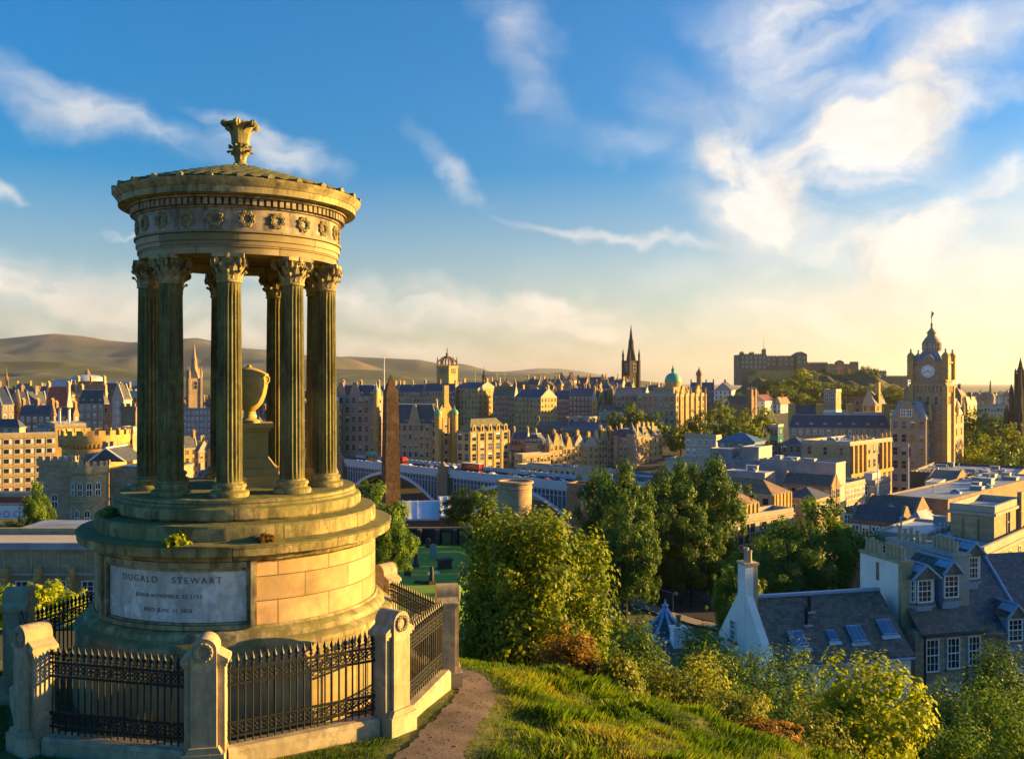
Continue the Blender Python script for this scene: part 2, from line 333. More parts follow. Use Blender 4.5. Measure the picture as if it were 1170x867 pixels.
# ------------------------------------------------------------------ ground
def softplus(x, k=1.0): return np.log1p(np.exp(np.clip(x / k, -40, 40))) * k
RPROF = np.array([(-60,-40),(10,-18),(20,-16),(32,-18.5),(45,-21),(62,-24.5),(90,-28),(120,-32),(150,-36),(250,-43),(330,-50),(400,-52),(450,-47),(520,-38),(600,-32),(800,-27),(1200,-36),(2000,-42),(5000,-60),(40000,-200)], float)
LPROF = np.array([(-60,-20),(10,-14),(20,-13),(30,-15),(50,-20),(100,-24.5),(140,-27.6),(175,-30.5),(215,-35),(300,-42),(390,-52),(430,-46),(470,-40),(600,-34),(800,-30),(1200,-40),(2000,-44),(5000,-60),(40000,-200)], float)
def hsh(x, y, s): return np.sin(x * s + 1.3 * np.sin(y * s * .7)) * np.cos(y * s * 1.13 + .8 * np.sin(x * s * .61))
def near_z(x, y):
    z = -5.5 - .30 * softplus(x + .3, .5) - .47 * softplus(y - 20.3 - .12 * np.clip(x + 5, -6, 0), .6) - .07 * softplus(y - 15, .8) + .38 * softplus(10.5 - y, .6) - .22 * softplus(-10.5 - x, .7)
    m = 1 / (1 + np.exp(-(x + .1) * 2.2))
    return z + m * (.15 * hsh(x, y, 1.0) + .10 * hsh(x + 3, y, 2.3) + .05 * hsh(x, y + 5, 4.6))
def ground(x, y):
    x = np.asarray(x, float); y = np.asarray(y, float)
    u = x / np.maximum(y, 15); w = np.clip((u + .03) / .06 + .5, 0, 1); w = w * w * (3 - 2 * w)
    far = np.interp(y, RPROF[:, 0], RPROF[:, 1]) * w + np.interp(y, LPROF[:, 0], LPROF[:, 1]) * (1 - w)
    far = far + 34 * np.exp(-((x - 108) ** 2 + (y - 83) ** 2) / (2 * 22.0 ** 2))          # unseen hill shoulder beyond the right edge, added to shade the slate-roofed houses
    n = near_z(x, y); k = 1.2
    d = np.clip((n - far) / k, -30, 30)
    return np.where(y < 75, far + k * np.log1p(np.exp(d)), far)
def gz(x, y): return float(ground(x, y))

def grid(name, xs, ys, zf, mat, smooth=True):
    Xg, Yg = np.meshgrid(xs, ys) if xs.ndim == 1 else (xs, ys)
    Zg = zf(Xg, Yg); nr, nc = Xg.shape
    i = np.arange(nr * nc).reshape(nr, nc)
    Q = np.stack([i[:-1, :-1], i[:-1, 1:], i[1:, 1:], i[1:, :-1]], -1).reshape(-1, 4)
    me = arrmesh(name, np.stack([Xg, Yg, Zg], -1).reshape(-1, 3), Q, mat)
    me.polygons.foreach_set('use_smooth', np.ones(len(Q), bool)); return obj(name, me)

def ground_mats():
    m, nt, b = newmat('turf')
    f = noise_fac(nt, .9, 8, .7); f2 = noise_fac(nt, 9, 6, .7)
    c = mix(nt, ramp(nt, f, [(.4, (0,0,0)), (.62, (1,1,1))]), (.06,.085,.014), (.15,.14,.028))
    c = mix(nt, .6, c, ramp(nt, f2, [(.3, (.5,.5,.5)), (.7, (1.3,1.3,1.2))]), 'MULTIPLY')
    nt.links.new(c, b.inputs['Base Color']); b.inputs['Roughness'].default_value = .95; bump(nt, b, f2, .6, .05)
    m, nt, b = newmat('town_ground')
    f = noise_fac(nt, .02, 8, .7); nt.links.new(ramp(nt, f, [(.4, (.045,.055,.025)), (.55, (.08,.075,.065)), (.7, (.05,.065,.02))]), b.inputs['Base Color']); b.inputs['Roughness'].default_value = .95
    m, nt, b = newmat('lawn')
    f = noise_fac(nt, .3, 8, .7); nt.links.new(ramp(nt, f, [(.35, (.08,.21,.006)), (.65, (.16,.30,.012))]), b.inputs['Base Color']); b.inputs['Roughness'].default_value = .95
    m, nt, b = newmat('gravel_path')
    f = noise_fac(nt, 25, 6, .8); f2 = noise_fac(nt, 1.5, 6, .6)
    c = mix(nt, .7, ramp(nt, f2, [(.35, (.085,.066,.055)), (.65, (.165,.13,.11))]), ramp(nt, f, [(.3, (.6,.6,.6)), (.7, (1.4,1.35,1.3))]), 'MULTIPLY')
    nt.links.new(c, b.inputs['Base Color']); b.inputs['Roughness'].default_value = .95; bump(nt, b, f, .7, .03)
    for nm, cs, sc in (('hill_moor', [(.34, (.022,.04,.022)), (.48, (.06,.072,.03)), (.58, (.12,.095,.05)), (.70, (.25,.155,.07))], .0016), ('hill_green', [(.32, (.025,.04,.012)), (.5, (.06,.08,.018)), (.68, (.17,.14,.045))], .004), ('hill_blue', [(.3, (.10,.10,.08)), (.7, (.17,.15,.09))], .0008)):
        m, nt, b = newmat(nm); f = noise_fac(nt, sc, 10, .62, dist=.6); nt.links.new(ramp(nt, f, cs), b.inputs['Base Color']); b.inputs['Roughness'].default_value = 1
ground_mats()

yy = np.concatenate([np.linspace(-60, 3.6, 18), np.linspace(4, 46, 120), 46 * (40000 / 46) ** np.linspace(.01, 1, 150)])
uu = np.linspace(-1.25, 1.25, 170)
Yg = np.repeat(yy[:, None], len(uu), 1); Xg = uu[None, :] * (np.maximum(Yg, 0) + 30)
def low_ground(x, y):
    inside = (x > -15) & (x < 12.5) & (y > 4.5) & (y < 43)
    e = np.minimum(np.minimum(x + 15, 12.5 - x), np.minimum(y - 4.5, 43 - y))
    return ground(x, y) - np.where(inside, np.clip(e * .8, 0, .8), 0)
ter = struct(grid('terrain', Xg, Yg, low_ground, 'town_ground'))
ter.data.materials.append(M['turf'])
mi = np.zeros(len(ter.data.polygons), np.int32); cen = np.zeros(len(mi) * 3, np.float32); ter.data.polygons.foreach_get('center', cen); cen = cen.reshape(-1, 3)
mi[(cen[:, 1] < 75)] = 1; ter.data.polygons.foreach_set('material_index', mi)
struct(grid('hill_top', np.arange(-15.2, 12.8, .2), np.arange(4.2, 43.4, .2), ground, 'turf'))

# trodden path beside the railings
def strip(name, pts, mat, lift=.03, n=200, cross=7):
    pts = np.array(pts, float); t = np.linspace(0, 1, len(pts)); tt = np.linspace(0, 1, n)
    def cr(c):   # smooth interpolation
        v = np.interp(tt, t, pts[:, c]); k = np.ones(9) / 9; return np.convolve(np.pad(v, 4, 'edge'), k, 'valid')
    x, y, w = cr(0), cr(1), cr(2); dx, dy = np.gradient(x), np.gradient(y); l = np.hypot(dx, dy); nx, ny = -dy / l, dx / l
    s = np.linspace(-.5, .5, cross); wob = 1 + .07 * np.sin(np.arange(n) * .31) + .05 * np.sin(np.arange(n) * .83) + .03 * np.sin(np.arange(n) * 1.9)
    Xs = x[:, None] + nx[:, None] * s * (w * wob)[:, None]; Ys = y[:, None] + ny[:, None] * s * (w * wob)[:, None]
    return grid(name, Xs, Ys, lambda a, b: ground(a, b) + lift, mat)
PATH = [(-2.3,10.4,1.25),(-1.65,12.0,1.12),(-1.22,13.5,.95),(-.98,14.8,.78),(-.76,15.9,.72),(-.64,16.9,.68),(-.72,17.8,.62),(-1.05,18.4,.62),(-1.6,18.9,.6),(-2.4,19.6,.6)]
struct(strip('path', PATH, 'gravel_path'))

# lawn of the old burial ground and the road below the hill
def patch(name, x0, x1, y0, y1, mat, lift, n=30):
    return struct(grid(name, np.linspace(x0, x1, n), np.linspace(y0, y1, n), lambda a, b: ground(a, b) + lift, mat))
patch('lawn', -32, -2, 75, 182, 'lawn', .06, 60)
RO = [(X(905,118),116,9),(X(845,128),128,9),(X(800,140),141,10),(X(760,160),160,10),(X(720,185),186,10),(X(700,215),216,10)]
struct(strip('road', RO, 'asphalt', .10, 60)); struct(strip('pavement', [(p[0]-6.6,p[1]-1,3) for p in RO], 'pavement', .22, 60))

# hills: profile of the skyline in photo pixels -> real height at their distance
def hills(name, prof, d0, dr, d1, zb, mat, rough, seed, bumps):
    pr = np.array(prof, float); us = np.linspace(pr[0, 0], pr[-1, 0], 260); vs_ = np.linspace(0, 1, 70)
    r = np.random.default_rng(seed); ph = r.uniform(0, 6.28, (8, 4)); dd = d0 + (d1 - d0) * vs_
    Yh = np.repeat(dd[:, None], len(us), 1); Xh = (us[None, :] - CX) / F * dr * (.62 + .38 * Yh / dr)
    ridge = (HZ - np.interp(us, pr[:, 0], pr[:, 1])) / F * dr
    t = np.where(Yh < dr, (Yh - d0) / (dr - d0), (d1 - Yh) / (d1 - dr)); sh = np.clip(t, 0, 1) ** 1.15
    zz = zb + (ridge[None, :] - zb) * sh
    env = np.clip(t, 0, 1) * (1 - np.clip(t, 0, 1)) * 4
    for k in range(8):
        s = bumps * 2 ** (k * .55); zz = zz + env * rough / 2 ** (k * .6) * np.sin(Xh * s + ph[k, 0] + 1.5 * np.sin(Yh * s * .8 + ph[k, 1])) * np.cos(Yh * s * .5 + ph[k, 2])
    g = grid(name, Xh, Yh, lambda a, b: zz, mat); return struct(g)
hills('hills', [(-260,392),(-150,380),(-80,386),(-30,390),(0,387),(30,384),(62,381),(95,384),(125,389),(150,391),(175,390),(205,387),(225,386),(250,391),(280,398),(310,400),(340,404),(365,408),(400,407),(440,409),(480,411),(505,416),(530,421),(560,425),(600,430),(640,436)], 5200, 7200, 9500, -70, 'hill_moor', 88, 3, .0020)
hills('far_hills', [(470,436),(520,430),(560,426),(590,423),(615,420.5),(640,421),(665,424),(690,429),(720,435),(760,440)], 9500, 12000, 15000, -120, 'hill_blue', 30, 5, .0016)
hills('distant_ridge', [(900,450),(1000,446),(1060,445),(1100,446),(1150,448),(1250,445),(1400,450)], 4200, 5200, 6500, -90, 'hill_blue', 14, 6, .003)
hills('wooded_hill', [(-200,424),(-100,418),(-40,413),(0,412.5),(40,412),(80,413),(120,418),(170,425),(210,430),(260,436),(330,440)], 2000, 2900, 3800, -60, 'hill_green', 14, 9, .006)
hills('low_ridge', [(330,428),(380,421),(420,422),(470,425),(520,428),(560,429),(620,428),(700,431),(760,438)], 2600, 3600, 4800, -60, 'hill_green', 10, 11, .006)

# ------------------------------------------------------------------ the circular monument
AX, AY = -4.93, 17.0
FACE = math.atan2(-AX, AY)                   # turns local -Y towards the viewpoint
def ashlar_mat(name, base, Rr, bw, rh):
    m, nt, b = newmat(name)
    tc = nd(nt, 'ShaderNodeTexCoord'); sp = nd(nt, 'ShaderNodeSeparateXYZ'); nt.links.new(tc.outputs['Object'], sp.inputs[0])
    at = nd(nt, 'ShaderNodeMath', operation='ARCTAN2'); nt.links.new(sp.outputs[1], at.inputs[0]); nt.links.new(sp.outputs[0], at.inputs[1])
    mu = nd(nt, 'ShaderNodeMath', operation='MULTIPLY'); nt.links.new(at.outputs[0], mu.inputs[0]); mu.inputs[1].default_value = Rr
    cb = nd(nt, 'ShaderNodeCombineXYZ'); nt.links.new(mu.outputs[0], cb.inputs[0]); nt.links.new(sp.outputs[2], cb.inputs[1])
    br = nd(nt, 'ShaderNodeTexBrick'); nt.links.new(cb.outputs[0], br.inputs['Vector']); br.inputs['Scale'].default_value = 1
    br.inputs['Brick Width'].default_value = bw; br.inputs['Row Height'].default_value = rh; br.inputs['Mortar Size'].default_value = .009
    br.inputs['Color1'].default_value = rgba(mul(base, .62)); br.inputs['Color2'].default_value = rgba((base[0]*1.22,base[1]*1.12,base[2]*1.25)); br.inputs['Mortar'].default_value = rgba(mul(base, .3))
    f = noise_fac(nt, 2.2, 9, .7); f2 = noise_fac(nt, .8, 6, .6)
    col = mix(nt, .75, br.outputs['Color'], ramp(nt, f, [(.3, (.6,.58,.5)), (.65, (1.25,1.2,1.1))]), 'MULTIPLY')
    col = mix(nt, ramp(nt, f2, [(.5, (0,0,0)), (.66, (.6,)*3)]), col, (.13,.115,.05))
    nt.links.new(col, b.inputs['Base Color']); b.inputs['Roughness'].default_value = .88
    bump(nt, b, mix(nt, .3, br.outputs['Fac'], f), .4, .02)
ashlar_mat('drum_ashlar', (.54,.39,.20), 2.42, .92, .388)
ashlar_mat('plinth_ashlar', (.36,.30,.15), 2.7, 1.5, .9)
ashlar_mat('architrave_stone', (.36,.30,.17), 1.76, 1.4, .2)

mon = thing('round_monument', 'round classical stone temple monument with fluted columns and a finial on its roof', 'monument', (AX, AY, 0), FACE)
# --- plinth, drum, cornice slab, steps (local frame: -Y faces the viewpoint)
def ring(prof, mats, name, n=160, parent=mon, m=0):
    b = MB(); b.lathe(prof, n, m)
    if mats in ('step_stone', 'monument'):
        w = []
        for (x, y, z) in b.v:
            a = math.atan2(y, x); e = .5*math.sin(a*23+z*9)+.35*math.sin(a*51+1.7+z*31)+.3*math.sin(a*97+z*57); k = 1 + .0032*e*(1.6 if math.sin(a*7+z*40) > .6 else .6)
            w.append((x*k, y*k, z + .006*math.sin(a*31+z*17)*math.sin(a*13)))
        b.v = w
    return b.build(name, mats, parent)
ring([(2.76,-5.9),(2.76,-4.62),(2.74,-4.55),(2.72,-4.50),(2.72,-4.22)], 'plinth_ashlar', 'plinth')
ring([(2.72,-4.218),(2.735,-4.18),(2.73,-4.13),(2.68,-4.08),(2.60,-4.05),(2.58,-4.02),(2.57,-3.97),(2.52,-3.92),(2.47,-3.90),(2.45,-3.86)], 'monument', 'base_moulding')
ring([(2.42,-4.0),(2.42,-2.82)], 'drum_ashlar', 'drum')
ring([(2.44,-2.87),(2.46,-2.84),(2.50,-2.83),(2.52,-2.80),(2.53,-2.78),(2.58,-2.75),(2.66,-2.735),(2.69,-2.72),(2.70,-2.60),(2.715,-2.595),(2.72,-2.57),(2.70,-2.55),(2.40,-2.53)], 'step_stone', 'cornice')
ring([(2.36,-2.56),(2.42,-2.54),(2.425,-2.50),(2.425,-2.33),(2.40,-2.295),(2.1,-2.27)], 'step_stone', 'step')
ring([(2.06,-2.30),(2.10,-2.285),(2.15,-2.23),(2.155,-2.12),(2.14,-2.07),(2.07,-2.04),(2.06,-2.02),(2.05,-1.95),(2.03,-1.93),(1.0,-1.92)], 'step_stone', 'step')

# --- inscription panel
def arc_block(b, a0, a1, r0, r1, z0, z1, m=0, n=24):
    """curved slab; angles in degrees from local -Y, positive to the right"""
    A = [math.radians(a0 + (a1 - a0) * i / n) for i in range(n + 1)]
    vs = []
    for a in A:
        s, c = math.sin(a), -math.cos(a)
        vs += [(r0*s, r0*c, z0), (r1*s, r1*c, z0), (r1*s, r1*c, z1), (r0*s, r0*c, z1)]
    fs = []
    for i in range(n):
        k = 4*i
        for j in range(4): fs.append((k+j, k+4+j, k+4+(j+1)%4, k+(j+1)%4))
    fs += [(3,2,1,0), (4*n,4*n+1,4*n+2,4*n+3)]
    b.add(vs, fs, m)
pb = MB()
arc_block(pb, -56, 2.2, 2.40, 2.435, -3.78, -2.99, 0, 40)
panel = pb.build('inscription_panel', 'pale_panel', mon)
fb = MB()
for a0, a1, r1 in ((-61, -58.6, 2.54), (-58.5, -56.6, 2.49), (2.4, 3.4, 2.47), (3.5, 5.6, 2.53)): arc_block(fb, a0, a1, 2.40, r1, -3.86, -2.84, 0, 4)
arc_block(fb, -56.5, 2.3, 2.40, 2.50, -2.93, -2.842, 0, 40); arc_block(fb, -56.5, 2.3, 2.40, 2.465, -2.985, -2.935, 0, 40)
arc_block(fb, -58.4, 3.4, 2.40, 2.50, -3.89, -3.82, 0, 40); arc_block(fb, -56.5, 2.3, 2.40, 2.465, -3.815, -3.785, 0, 40)
fb.build('panel_frame', 'monument', mon)
def lettering(text, size, zc, ac, r, parent, spacing=1.25):
    cu = bpy.data.curves.new('lettering', 'FONT'); cu.body = text; cu.size = size; cu.extrude = .004; cu.align_x = 'CENTER'; cu.align_y = 'CENTER'; cu.space_character = spacing; cu.space_word = 1.3
    o = bpy.data.objects.new('lettering', cu); COL.objects.link(o)
    dg = bpy.context.evaluated_depsgraph_get(); me = bpy.data.meshes.new_from_object(o.evaluated_get(dg)); bpy.data.objects.remove(o)
    for v in me.vertices:
        a = v.co.x / r + math.radians(ac); rr = r + v.co.z
        v.co = (rr * math.sin(a), -rr * math.cos(a), zc + v.co.y)
    me.materials.clear(); me.materials.append(M['letter_dark']); return obj('lettering', me, parent)
lettering('DUGALD   STEWART', .145, -3.13, -27, 2.437, panel, 1.32)
lettering('BORN NOVEMBER 22 1753', .085, -3.38, -27, 2.437, panel, 1.15)
lettering('DIED JUNE 11 1828', .085, -3.60, -27, 2.437, panel, 1.15)

# --- columns
def fluted(b, z0, z1, r0, r1, fl=20, nz=14, m=0):
    n = fl * 6; vs = []; fs = []
    for j in range(nz + 1):
        t = j / nz; r = r0 + (r1 - r0) * (t ** 1.6); dep = .055
        if j == 0 or j == nz: dep = .012
        for k in range(n):
            a = 2*math.pi*k/n; ph = (k % 6) / 6
            d = max(0, math.sin(math.pi * min(1, max(0, (ph - .1) / .8)))) ** .6
            q = r * (1 - dep * 2.0 * d); vs.append((q*math.cos(a), q*math.sin(a), z0 + (z1-z0)*(t if 0<j<nz else t)))
    for j in range(nz):
        for k in range(n): k2 = (k+1) % n; fs.append((j*n+k, j*n+k2, (j+1)*n+k2, (j+1)*n+k))
    b.add(vs, fs, m, False)
def leaf_strip(b, ang, r0, z0, h, out, w, curl=.06, m=0, nseg=7):
    """acanthus leaf hugging the bell and curling outwards at its tip"""
    vs = []; fs = []
    for i in range(nseg + 1):
        t = i / nseg; r = r0 + out * t ** 2.6; z = z0 + h * (t if t < .85 else .85 + .15 * (1 - ((t - .85) / .15) ** 2 * 1.2)); ww = w * (math.sin(math.pi * (.18 + .8 * t)) ** .8) * (1 + .25 * (i % 2))
        for k, s in enumerate((-1, -.45, 0, .45, 1)):
            a = ang + s * ww / 2 / max(r, .05); rr = r + (.022 if k == 2 else (.008 if k in (1, 3) else 0))
            vs.append((rr*math.cos(a), rr*math.sin(a), z - (.02 if abs(s) == 1 else 0)))
    for i in range(nseg):
        for k in range(4): p = i*5+k; fs.append((p, p+1, p+6, p+5))
    nb = len(vs)
    vs2 = [(x*.93, y*.93, z-.012) for (x, y, z) in vs]; b.add(vs + vs2, fs + [tuple(nb + i for i in f[::-1]) for f in fs], m, False)
def column_meshes():
    zb, zt = -1.93, 2.06
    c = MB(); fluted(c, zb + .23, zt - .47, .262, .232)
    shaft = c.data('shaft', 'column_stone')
    q = MB(); q.lathe([(.385,zb-.0),(.40,zb+.03),(.40,zb+.07),(.375,zb+.095),(.335,zb+.10),(.315,zb+.12),(.325,zb+.15),(.345,zb+.16),(.345,zb+.19),(.325,zb+.215),(.285,zb+.22),(.275,zb+.245)], 40)
    base = q.data('base', 'monument_steps')
    k = MB(); z = zt - .47
    k.lathe([(.245,z),(.26,z+.01),(.26,z+.035),(.235,z+.045),(.225,z+.1),(.23,z+.25),(.27,z+.36),(.31,z+.40)], 32)
    for i in range(8): leaf_strip(k, i*math.pi/4, .235, z+.04, .17, .12, .20)
    for i in range(8): leaf_strip(k, (i+.5)*math.pi/4, .235, z+.06, .27, .15, .19)
    for i in range(4):
        a = math.pi/4 + i*math.pi/2
        for sgn in (-1, 1):      # corner volutes
            mt = Matrix.Rotation(a + sgn*.13, 4, 'Z') @ Matrix.Translation((.375, 0, z+.345)) @ Matrix.Rotation(math.pi/2, 4, 'X') @ Matrix.Rotation(0, 4, 'Y')
            k.torus(.048, .02, 14, 6, 0, mt); k.torus(.018, .014, 10, 6, 0, mt)
            k.tube((.25*math.cos(a+sgn*.28), .25*math.sin(a+sgn*.28), z+.22), (.35*math.cos(a+sgn*.14), .35*math.sin(a+sgn*.14), z+.39), .022, .022, 6)
        c2 = i*math.pi/2      # inner helices and rosette
        for sgn in (-1, 1):
            mt = Matrix.Rotation(c2 + sgn*.16, 4, 'Z') @ Matrix.Translation((.285, 0, z+.35)) @ Matrix.Rotation(math.pi/2, 4, 'Y')
            k.torus(.033, .014, 12, 6, 0, mt)
        k.lathe([(.01,-.03),(.05,-.02),(.055,.02),(.01,.035)], 8, mtx=Matrix.Rotation(c2, 4, 'Z') @ Matrix.Translation((.31, 0, z+.435)) @ Matrix.Rotation(math.pi/2, 4, 'Y'))
    pl = []                      # concave abacus
    for i in range(4):
        a0 = math.pi/4 + i*math.pi/2
        for j in range(8):
            t = j/8; a = a0 + t*math.pi/2; rr = .455 * (1 - .32 * math.sin(math.pi*t) ** .8); pl.append((rr*math.cos(a), rr*math.sin(a)))
    k.prism(pl, z+.405, z+.47, 'z'); 
    cap = k.data('capital', 'monument')
    return shaft, base, cap
sh, ba, ca = column_meshes()
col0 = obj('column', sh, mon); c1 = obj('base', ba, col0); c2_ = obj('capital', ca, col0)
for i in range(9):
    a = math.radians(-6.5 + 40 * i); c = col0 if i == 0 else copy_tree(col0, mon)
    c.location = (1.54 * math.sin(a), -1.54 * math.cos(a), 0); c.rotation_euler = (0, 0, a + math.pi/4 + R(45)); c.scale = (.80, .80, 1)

# --- entablature
def annulus(prof_out, r_in, mat, name, n=160):
    b = MB(); z0, z1 = prof_out[0][1], prof_out[-1][1]
    b.lathe(prof_out + [(r_in, z1), (r_in, z0), prof_out[0]], n, caps=False); return b.build(name, mat, mon)
annulus([(1.72,2.062),(1.72,2.17),(1.745,2.175),(1.745,2.28),(1.77,2.285),(1.77,2.39),(1.80,2.405),(1.80,2.44)], 1.24, 'architrave_stone', 'architrave')
annulus([(1.745,2.44),(1.745,2.80)], 1.24, 'frieze_stone', 'frieze')
b = MB(); b.lathe([(1.3, 2.25), (1.3, 2.30)], 48); b.build('ceiling_slab', 'stone_brown', mon)
wr = MB(); wr.torus(.098, .026, 22, 7)
for j in range(16): wr.torus(.02, .014, 6, 4, 0, Matrix.Rotation(j*math.pi/8, 4, 'Z') @ Matrix.Translation((.098+(.012 if j%2 else -.012),0,.016)))
wr.tube((-.06,-.11,0),(-.01,-.085,.01),.012,.012,5); wr.tube((.06,-.11,0),(.01,-.085,.01),.012,.012,5)
wme = wr.data('wreath', 'monument')
for i in range(22):
    a = 2*math.pi*i/22 + .06; w = obj('wreath', wme, mon, (1.752*math.sin(a), -1.752*math.cos(a), 2.63)); w.rotation_euler = (math.pi/2, 0, a)
dn = MB()
dn.lathe([(1.75,2.80),(1.79,2.815),(1.79,2.83),(1.76,2.84),(1.76,2.97)], 128)
for i in range(104):
    a = 2*math.pi*i/104; dn.box(-.033, .033, -1.86, -1.74, 2.845, 2.945, 0, Matrix.Rotation(a, 4, 'Z'))
dn.lathe([(1.78,2.95),(1.90,2.955),(1.90,2.985),(1.80,2.99)], 128)
dn.build('dentil_band', 'frieze_stone', mon)
annulus([(1.80,2.99),(2.02,3.0),(2.055,3.005),(2.06,3.11),(2.075,3.115),(2.11,3.165),(2.15,3.21),(2.155,3.235),(2.13,3.245)], 1.0, 'monument', 'roof_cornice')
rf = MB()
rf.lathe([(2.13,3.235),(1.9,3.315),(1.3,3.50),(.7,3.67),(.25,3.79),(.0,3.81)], 96, caps=False)
for j in range(9):               # laurel-leaf tiles
    r0 = 2.1 - j*.21; n = max(16, int(56 - j*4.5))
    zz = np.interp(r0, [0,.25,.7,1.3,1.9,2.13], [3.81,3.79,3.67,3.50,3.315,3.235]); w = 2*math.pi*r0/n
    for i in range(n):
        a = 2*math.pi*(i + .5*(j%2))/n; mt = Matrix.Rotation(a, 4, 'Z') @ Matrix.Translation((r0, 0, zz)) @ Matrix.Rotation(R(21), 4, 'Y')
        rf.add([(.03,0,.02),(-.06,-w*.46,.03),(-.22,-w*.36,.012),(-.26,0,.028),(-.22,w*.36,.012),(-.06,w*.46,.03),(-.08,0,.048)], [(0,6,1),(1,6,2),(2,6,3),(3,6,4),(4,6,5),(5,6,0)], 0, False, mt)
for i in range(28):              # antefixes round the eaves
    mt = Matrix.Rotation(2*math.pi*i/28, 4, 'Z') @ Matrix.Translation((2.115, 0, 3.235))
    rf.prism([(-.055,0),(.055,0),(.05,.035),(.02,.07),(-.02,.07),(-.05,.035)], -.05, .05, 'x', 0, mt)
rf.build('tiled_roof', 'monument_steps', mon)
fn = MB()
fn.lathe([(.42,3.70),(.36,3.75),(.24,3.79),(.15,3.84),(.11,3.90),(.10,3.97),(.13,4.03),(.19,4.08),(.20,4.13),(.15,4.18),(.15,4.25),(.17,4.36),(.19,4.50),(.22,4.60),(.30,4.65),(.30,4.69),(.1,4.71)], 28)
for i in range(8): leaf_strip(fn, i*math.pi/4, .10, 3.93, .20, .17, .15, m=0)
for i in range(8): leaf_strip(fn, (i+.5)*math.pi/4, .14, 4.10, .13, .12, .14)
for i in range(6): leaf_strip(fn, i*math.pi/3+.3, .17, 4.26, .46, .24, .22, nseg=9)
for i in range(6):
    mt = Matrix.Rotation(i*math.pi/3+.3, 4, 'Z') @ Matrix.Translation((.335, 0, 4.655)) @ Matrix.Rotation(math.pi/2, 4, 'X')
    fn.torus(.05, .032, 12, 7, 0, mt)
    fn.lathe([(.02,-.075),(.055,-.06),(.055,.06),(.02,.075)], 8, mtx=mt)
for i in range(10): leaf_strip(fn, i*math.pi/5, .20, 3.71, .09, .16, .16)
fn.build('finial', 'monument_steps', mon, (0,0,.51)).scale = (.86,.86,.88)

# --- urn on its pedestal inside the ring of columns
urn = thing('stone_urn', 'golden stone urn on a square pedestal inside the columns of the round monument', 'urn', (AX + .13, AY + .1, 0), FACE)
u = MB(); u.box(-.58,.58,-.58,.58,-1.925,-1.72); u.box(-.50,.50,-.50,.50,-1.722,-1.60); u.prism([(-.47,-1.6),(.47,-1.6),(.34,-1.42),(-.34,-1.42)],-.40,.40,'y')
u.box(-.33,.33,-.33,.33,-1.43,-.92); u.box(-.37,.37,-.37,.37,-.93,-.87); u.box(-.42,.42,-.42,.42,-.87,-.79); u.build('pedestal', 'urn_stone', urn)
u = MB(); u.lathe([(.24,-.36),(.25,-.31),(.14,-.25),(.09,-.16),(.10,-.10),(.20,-.02),(.30,.10),(.37,.28),(.41,.48),(.42,.62),(.40,.68),(.40,.72),(.43,.74),(.43,.78),(.36,.82),(.20,.90),(.06,.94),(.05,.98),(.02,1.0)], 40); u.build('bowl', 'urn_stone', urn, (0,0,-.51), (0,0,0)).scale = (.8,.8,.78)
for s in (-1, 1):
    h = MB(); h.torus(.07, .022, 18, 7, 0, Matrix.Translation((s*.29, -.15, .0)) @ Matrix.Rotation(s*R(35), 4, 'Z') @ Matrix.Rotation(math.pi/2, 4, 'X')); h.build('handle', 'urn_stone', urn)

# ------------------------------------------------------------------ railings: eight sides, stone piers with wreaths
RF = 3.75
def vert(k): a = math.radians(9 + 45 * k); return Vector((AX + RF * math.sin(a), AY - RF * math.cos(a), 0)), a
def pier_parts(root):
    b = MB(); b.box(-.285,.285,-.27,.25,-.5,.27); b.prism([(-.25,.27),(.25,.27),(.20,.36),(-.20,.36)],-.25,.22,'y'); b.build('base', 'pier_stone', root)
    pr = [(-.175,.35),(.175,.35)] + [(.175*math.cos(t), 1.70+.175*math.sin(t)) for t in np.linspace(0, math.pi, 17)]
    b = MB(); b.prism(pr, -.21, .20, 'y'); b.build('shaft', 'pier_stone', root)
    for s in (-1, 1):
        b = MB(); x0, x1 = sorted((s*.177, s*.275)); b.box(x0, x1, -.13,.17,.27,1.46); x0, x1 = sorted((s*.178, s*.30)); b.box(x0,x1,-.155,.19,1.461,1.51); x0, x1 = sorted((s*.178, s*.325)); b.box(x0,x1,-.18,.21,1.511,1.57)
        b.prism([(x0,1.572),(x1,1.572),(s*.178,1.66)] if s > 0 else [(x0,1.572),(x1,1.572),(s*.178,1.66)], -.17,.2,'y'); b.build('side_pilaster', 'pier_stone', root)
    b = MB(); b.torus(.105,.024,22,7,0,Matrix.Translation((0,-.215,1.69)) @ Matrix.Rotation(math.pi/2,4,'X'))
    for j in range(14): b.torus(.02,.012,6,4,0,Matrix.Translation((0,-.222,1.69)) @ Matrix.Rotation(math.pi/2,4,'X') @ Matrix.Rotation(j*math.pi/7,4,'Z') @ Matrix.Translation((.105,0,.012)))
    b.build('wreath', 'pier_stone', root)
GR = -5.5
PL = {0: 'stone railing pier with wreath nearest the viewer, lit down its right edge', 1: 'golden stone railing pier with wreath at the front right, beside the path', 2: 'tall sunlit stone railing pier farthest right, where the path bends',
      3: 'round topped stone pier half hidden behind the right side of the drum', 7: 'pale grey shaded stone pier with wreath at the front left corner of the railings', 6: 'stone railing pier cut by the left edge of the photo', 5: 'stone railing pier behind the left side of the drum'}
root = None
for k in (0, 1, 2, 3, 5, 6, 7):
    p, a = vert(k)
    if root is None:
        root = thing('railing_pier', PL[k], 'stone pier'); pier_parts(root); o = root
    else: o = copy_tree(root)
    o['label'] = PL[k]; o['group'] = 'stone piers of the monument railings'
    o.location = (p.x, p.y, GR - {2:.2, 3:.3, 5:.2}.get(k, 0)); o.rotation_euler = (0, 0, a)

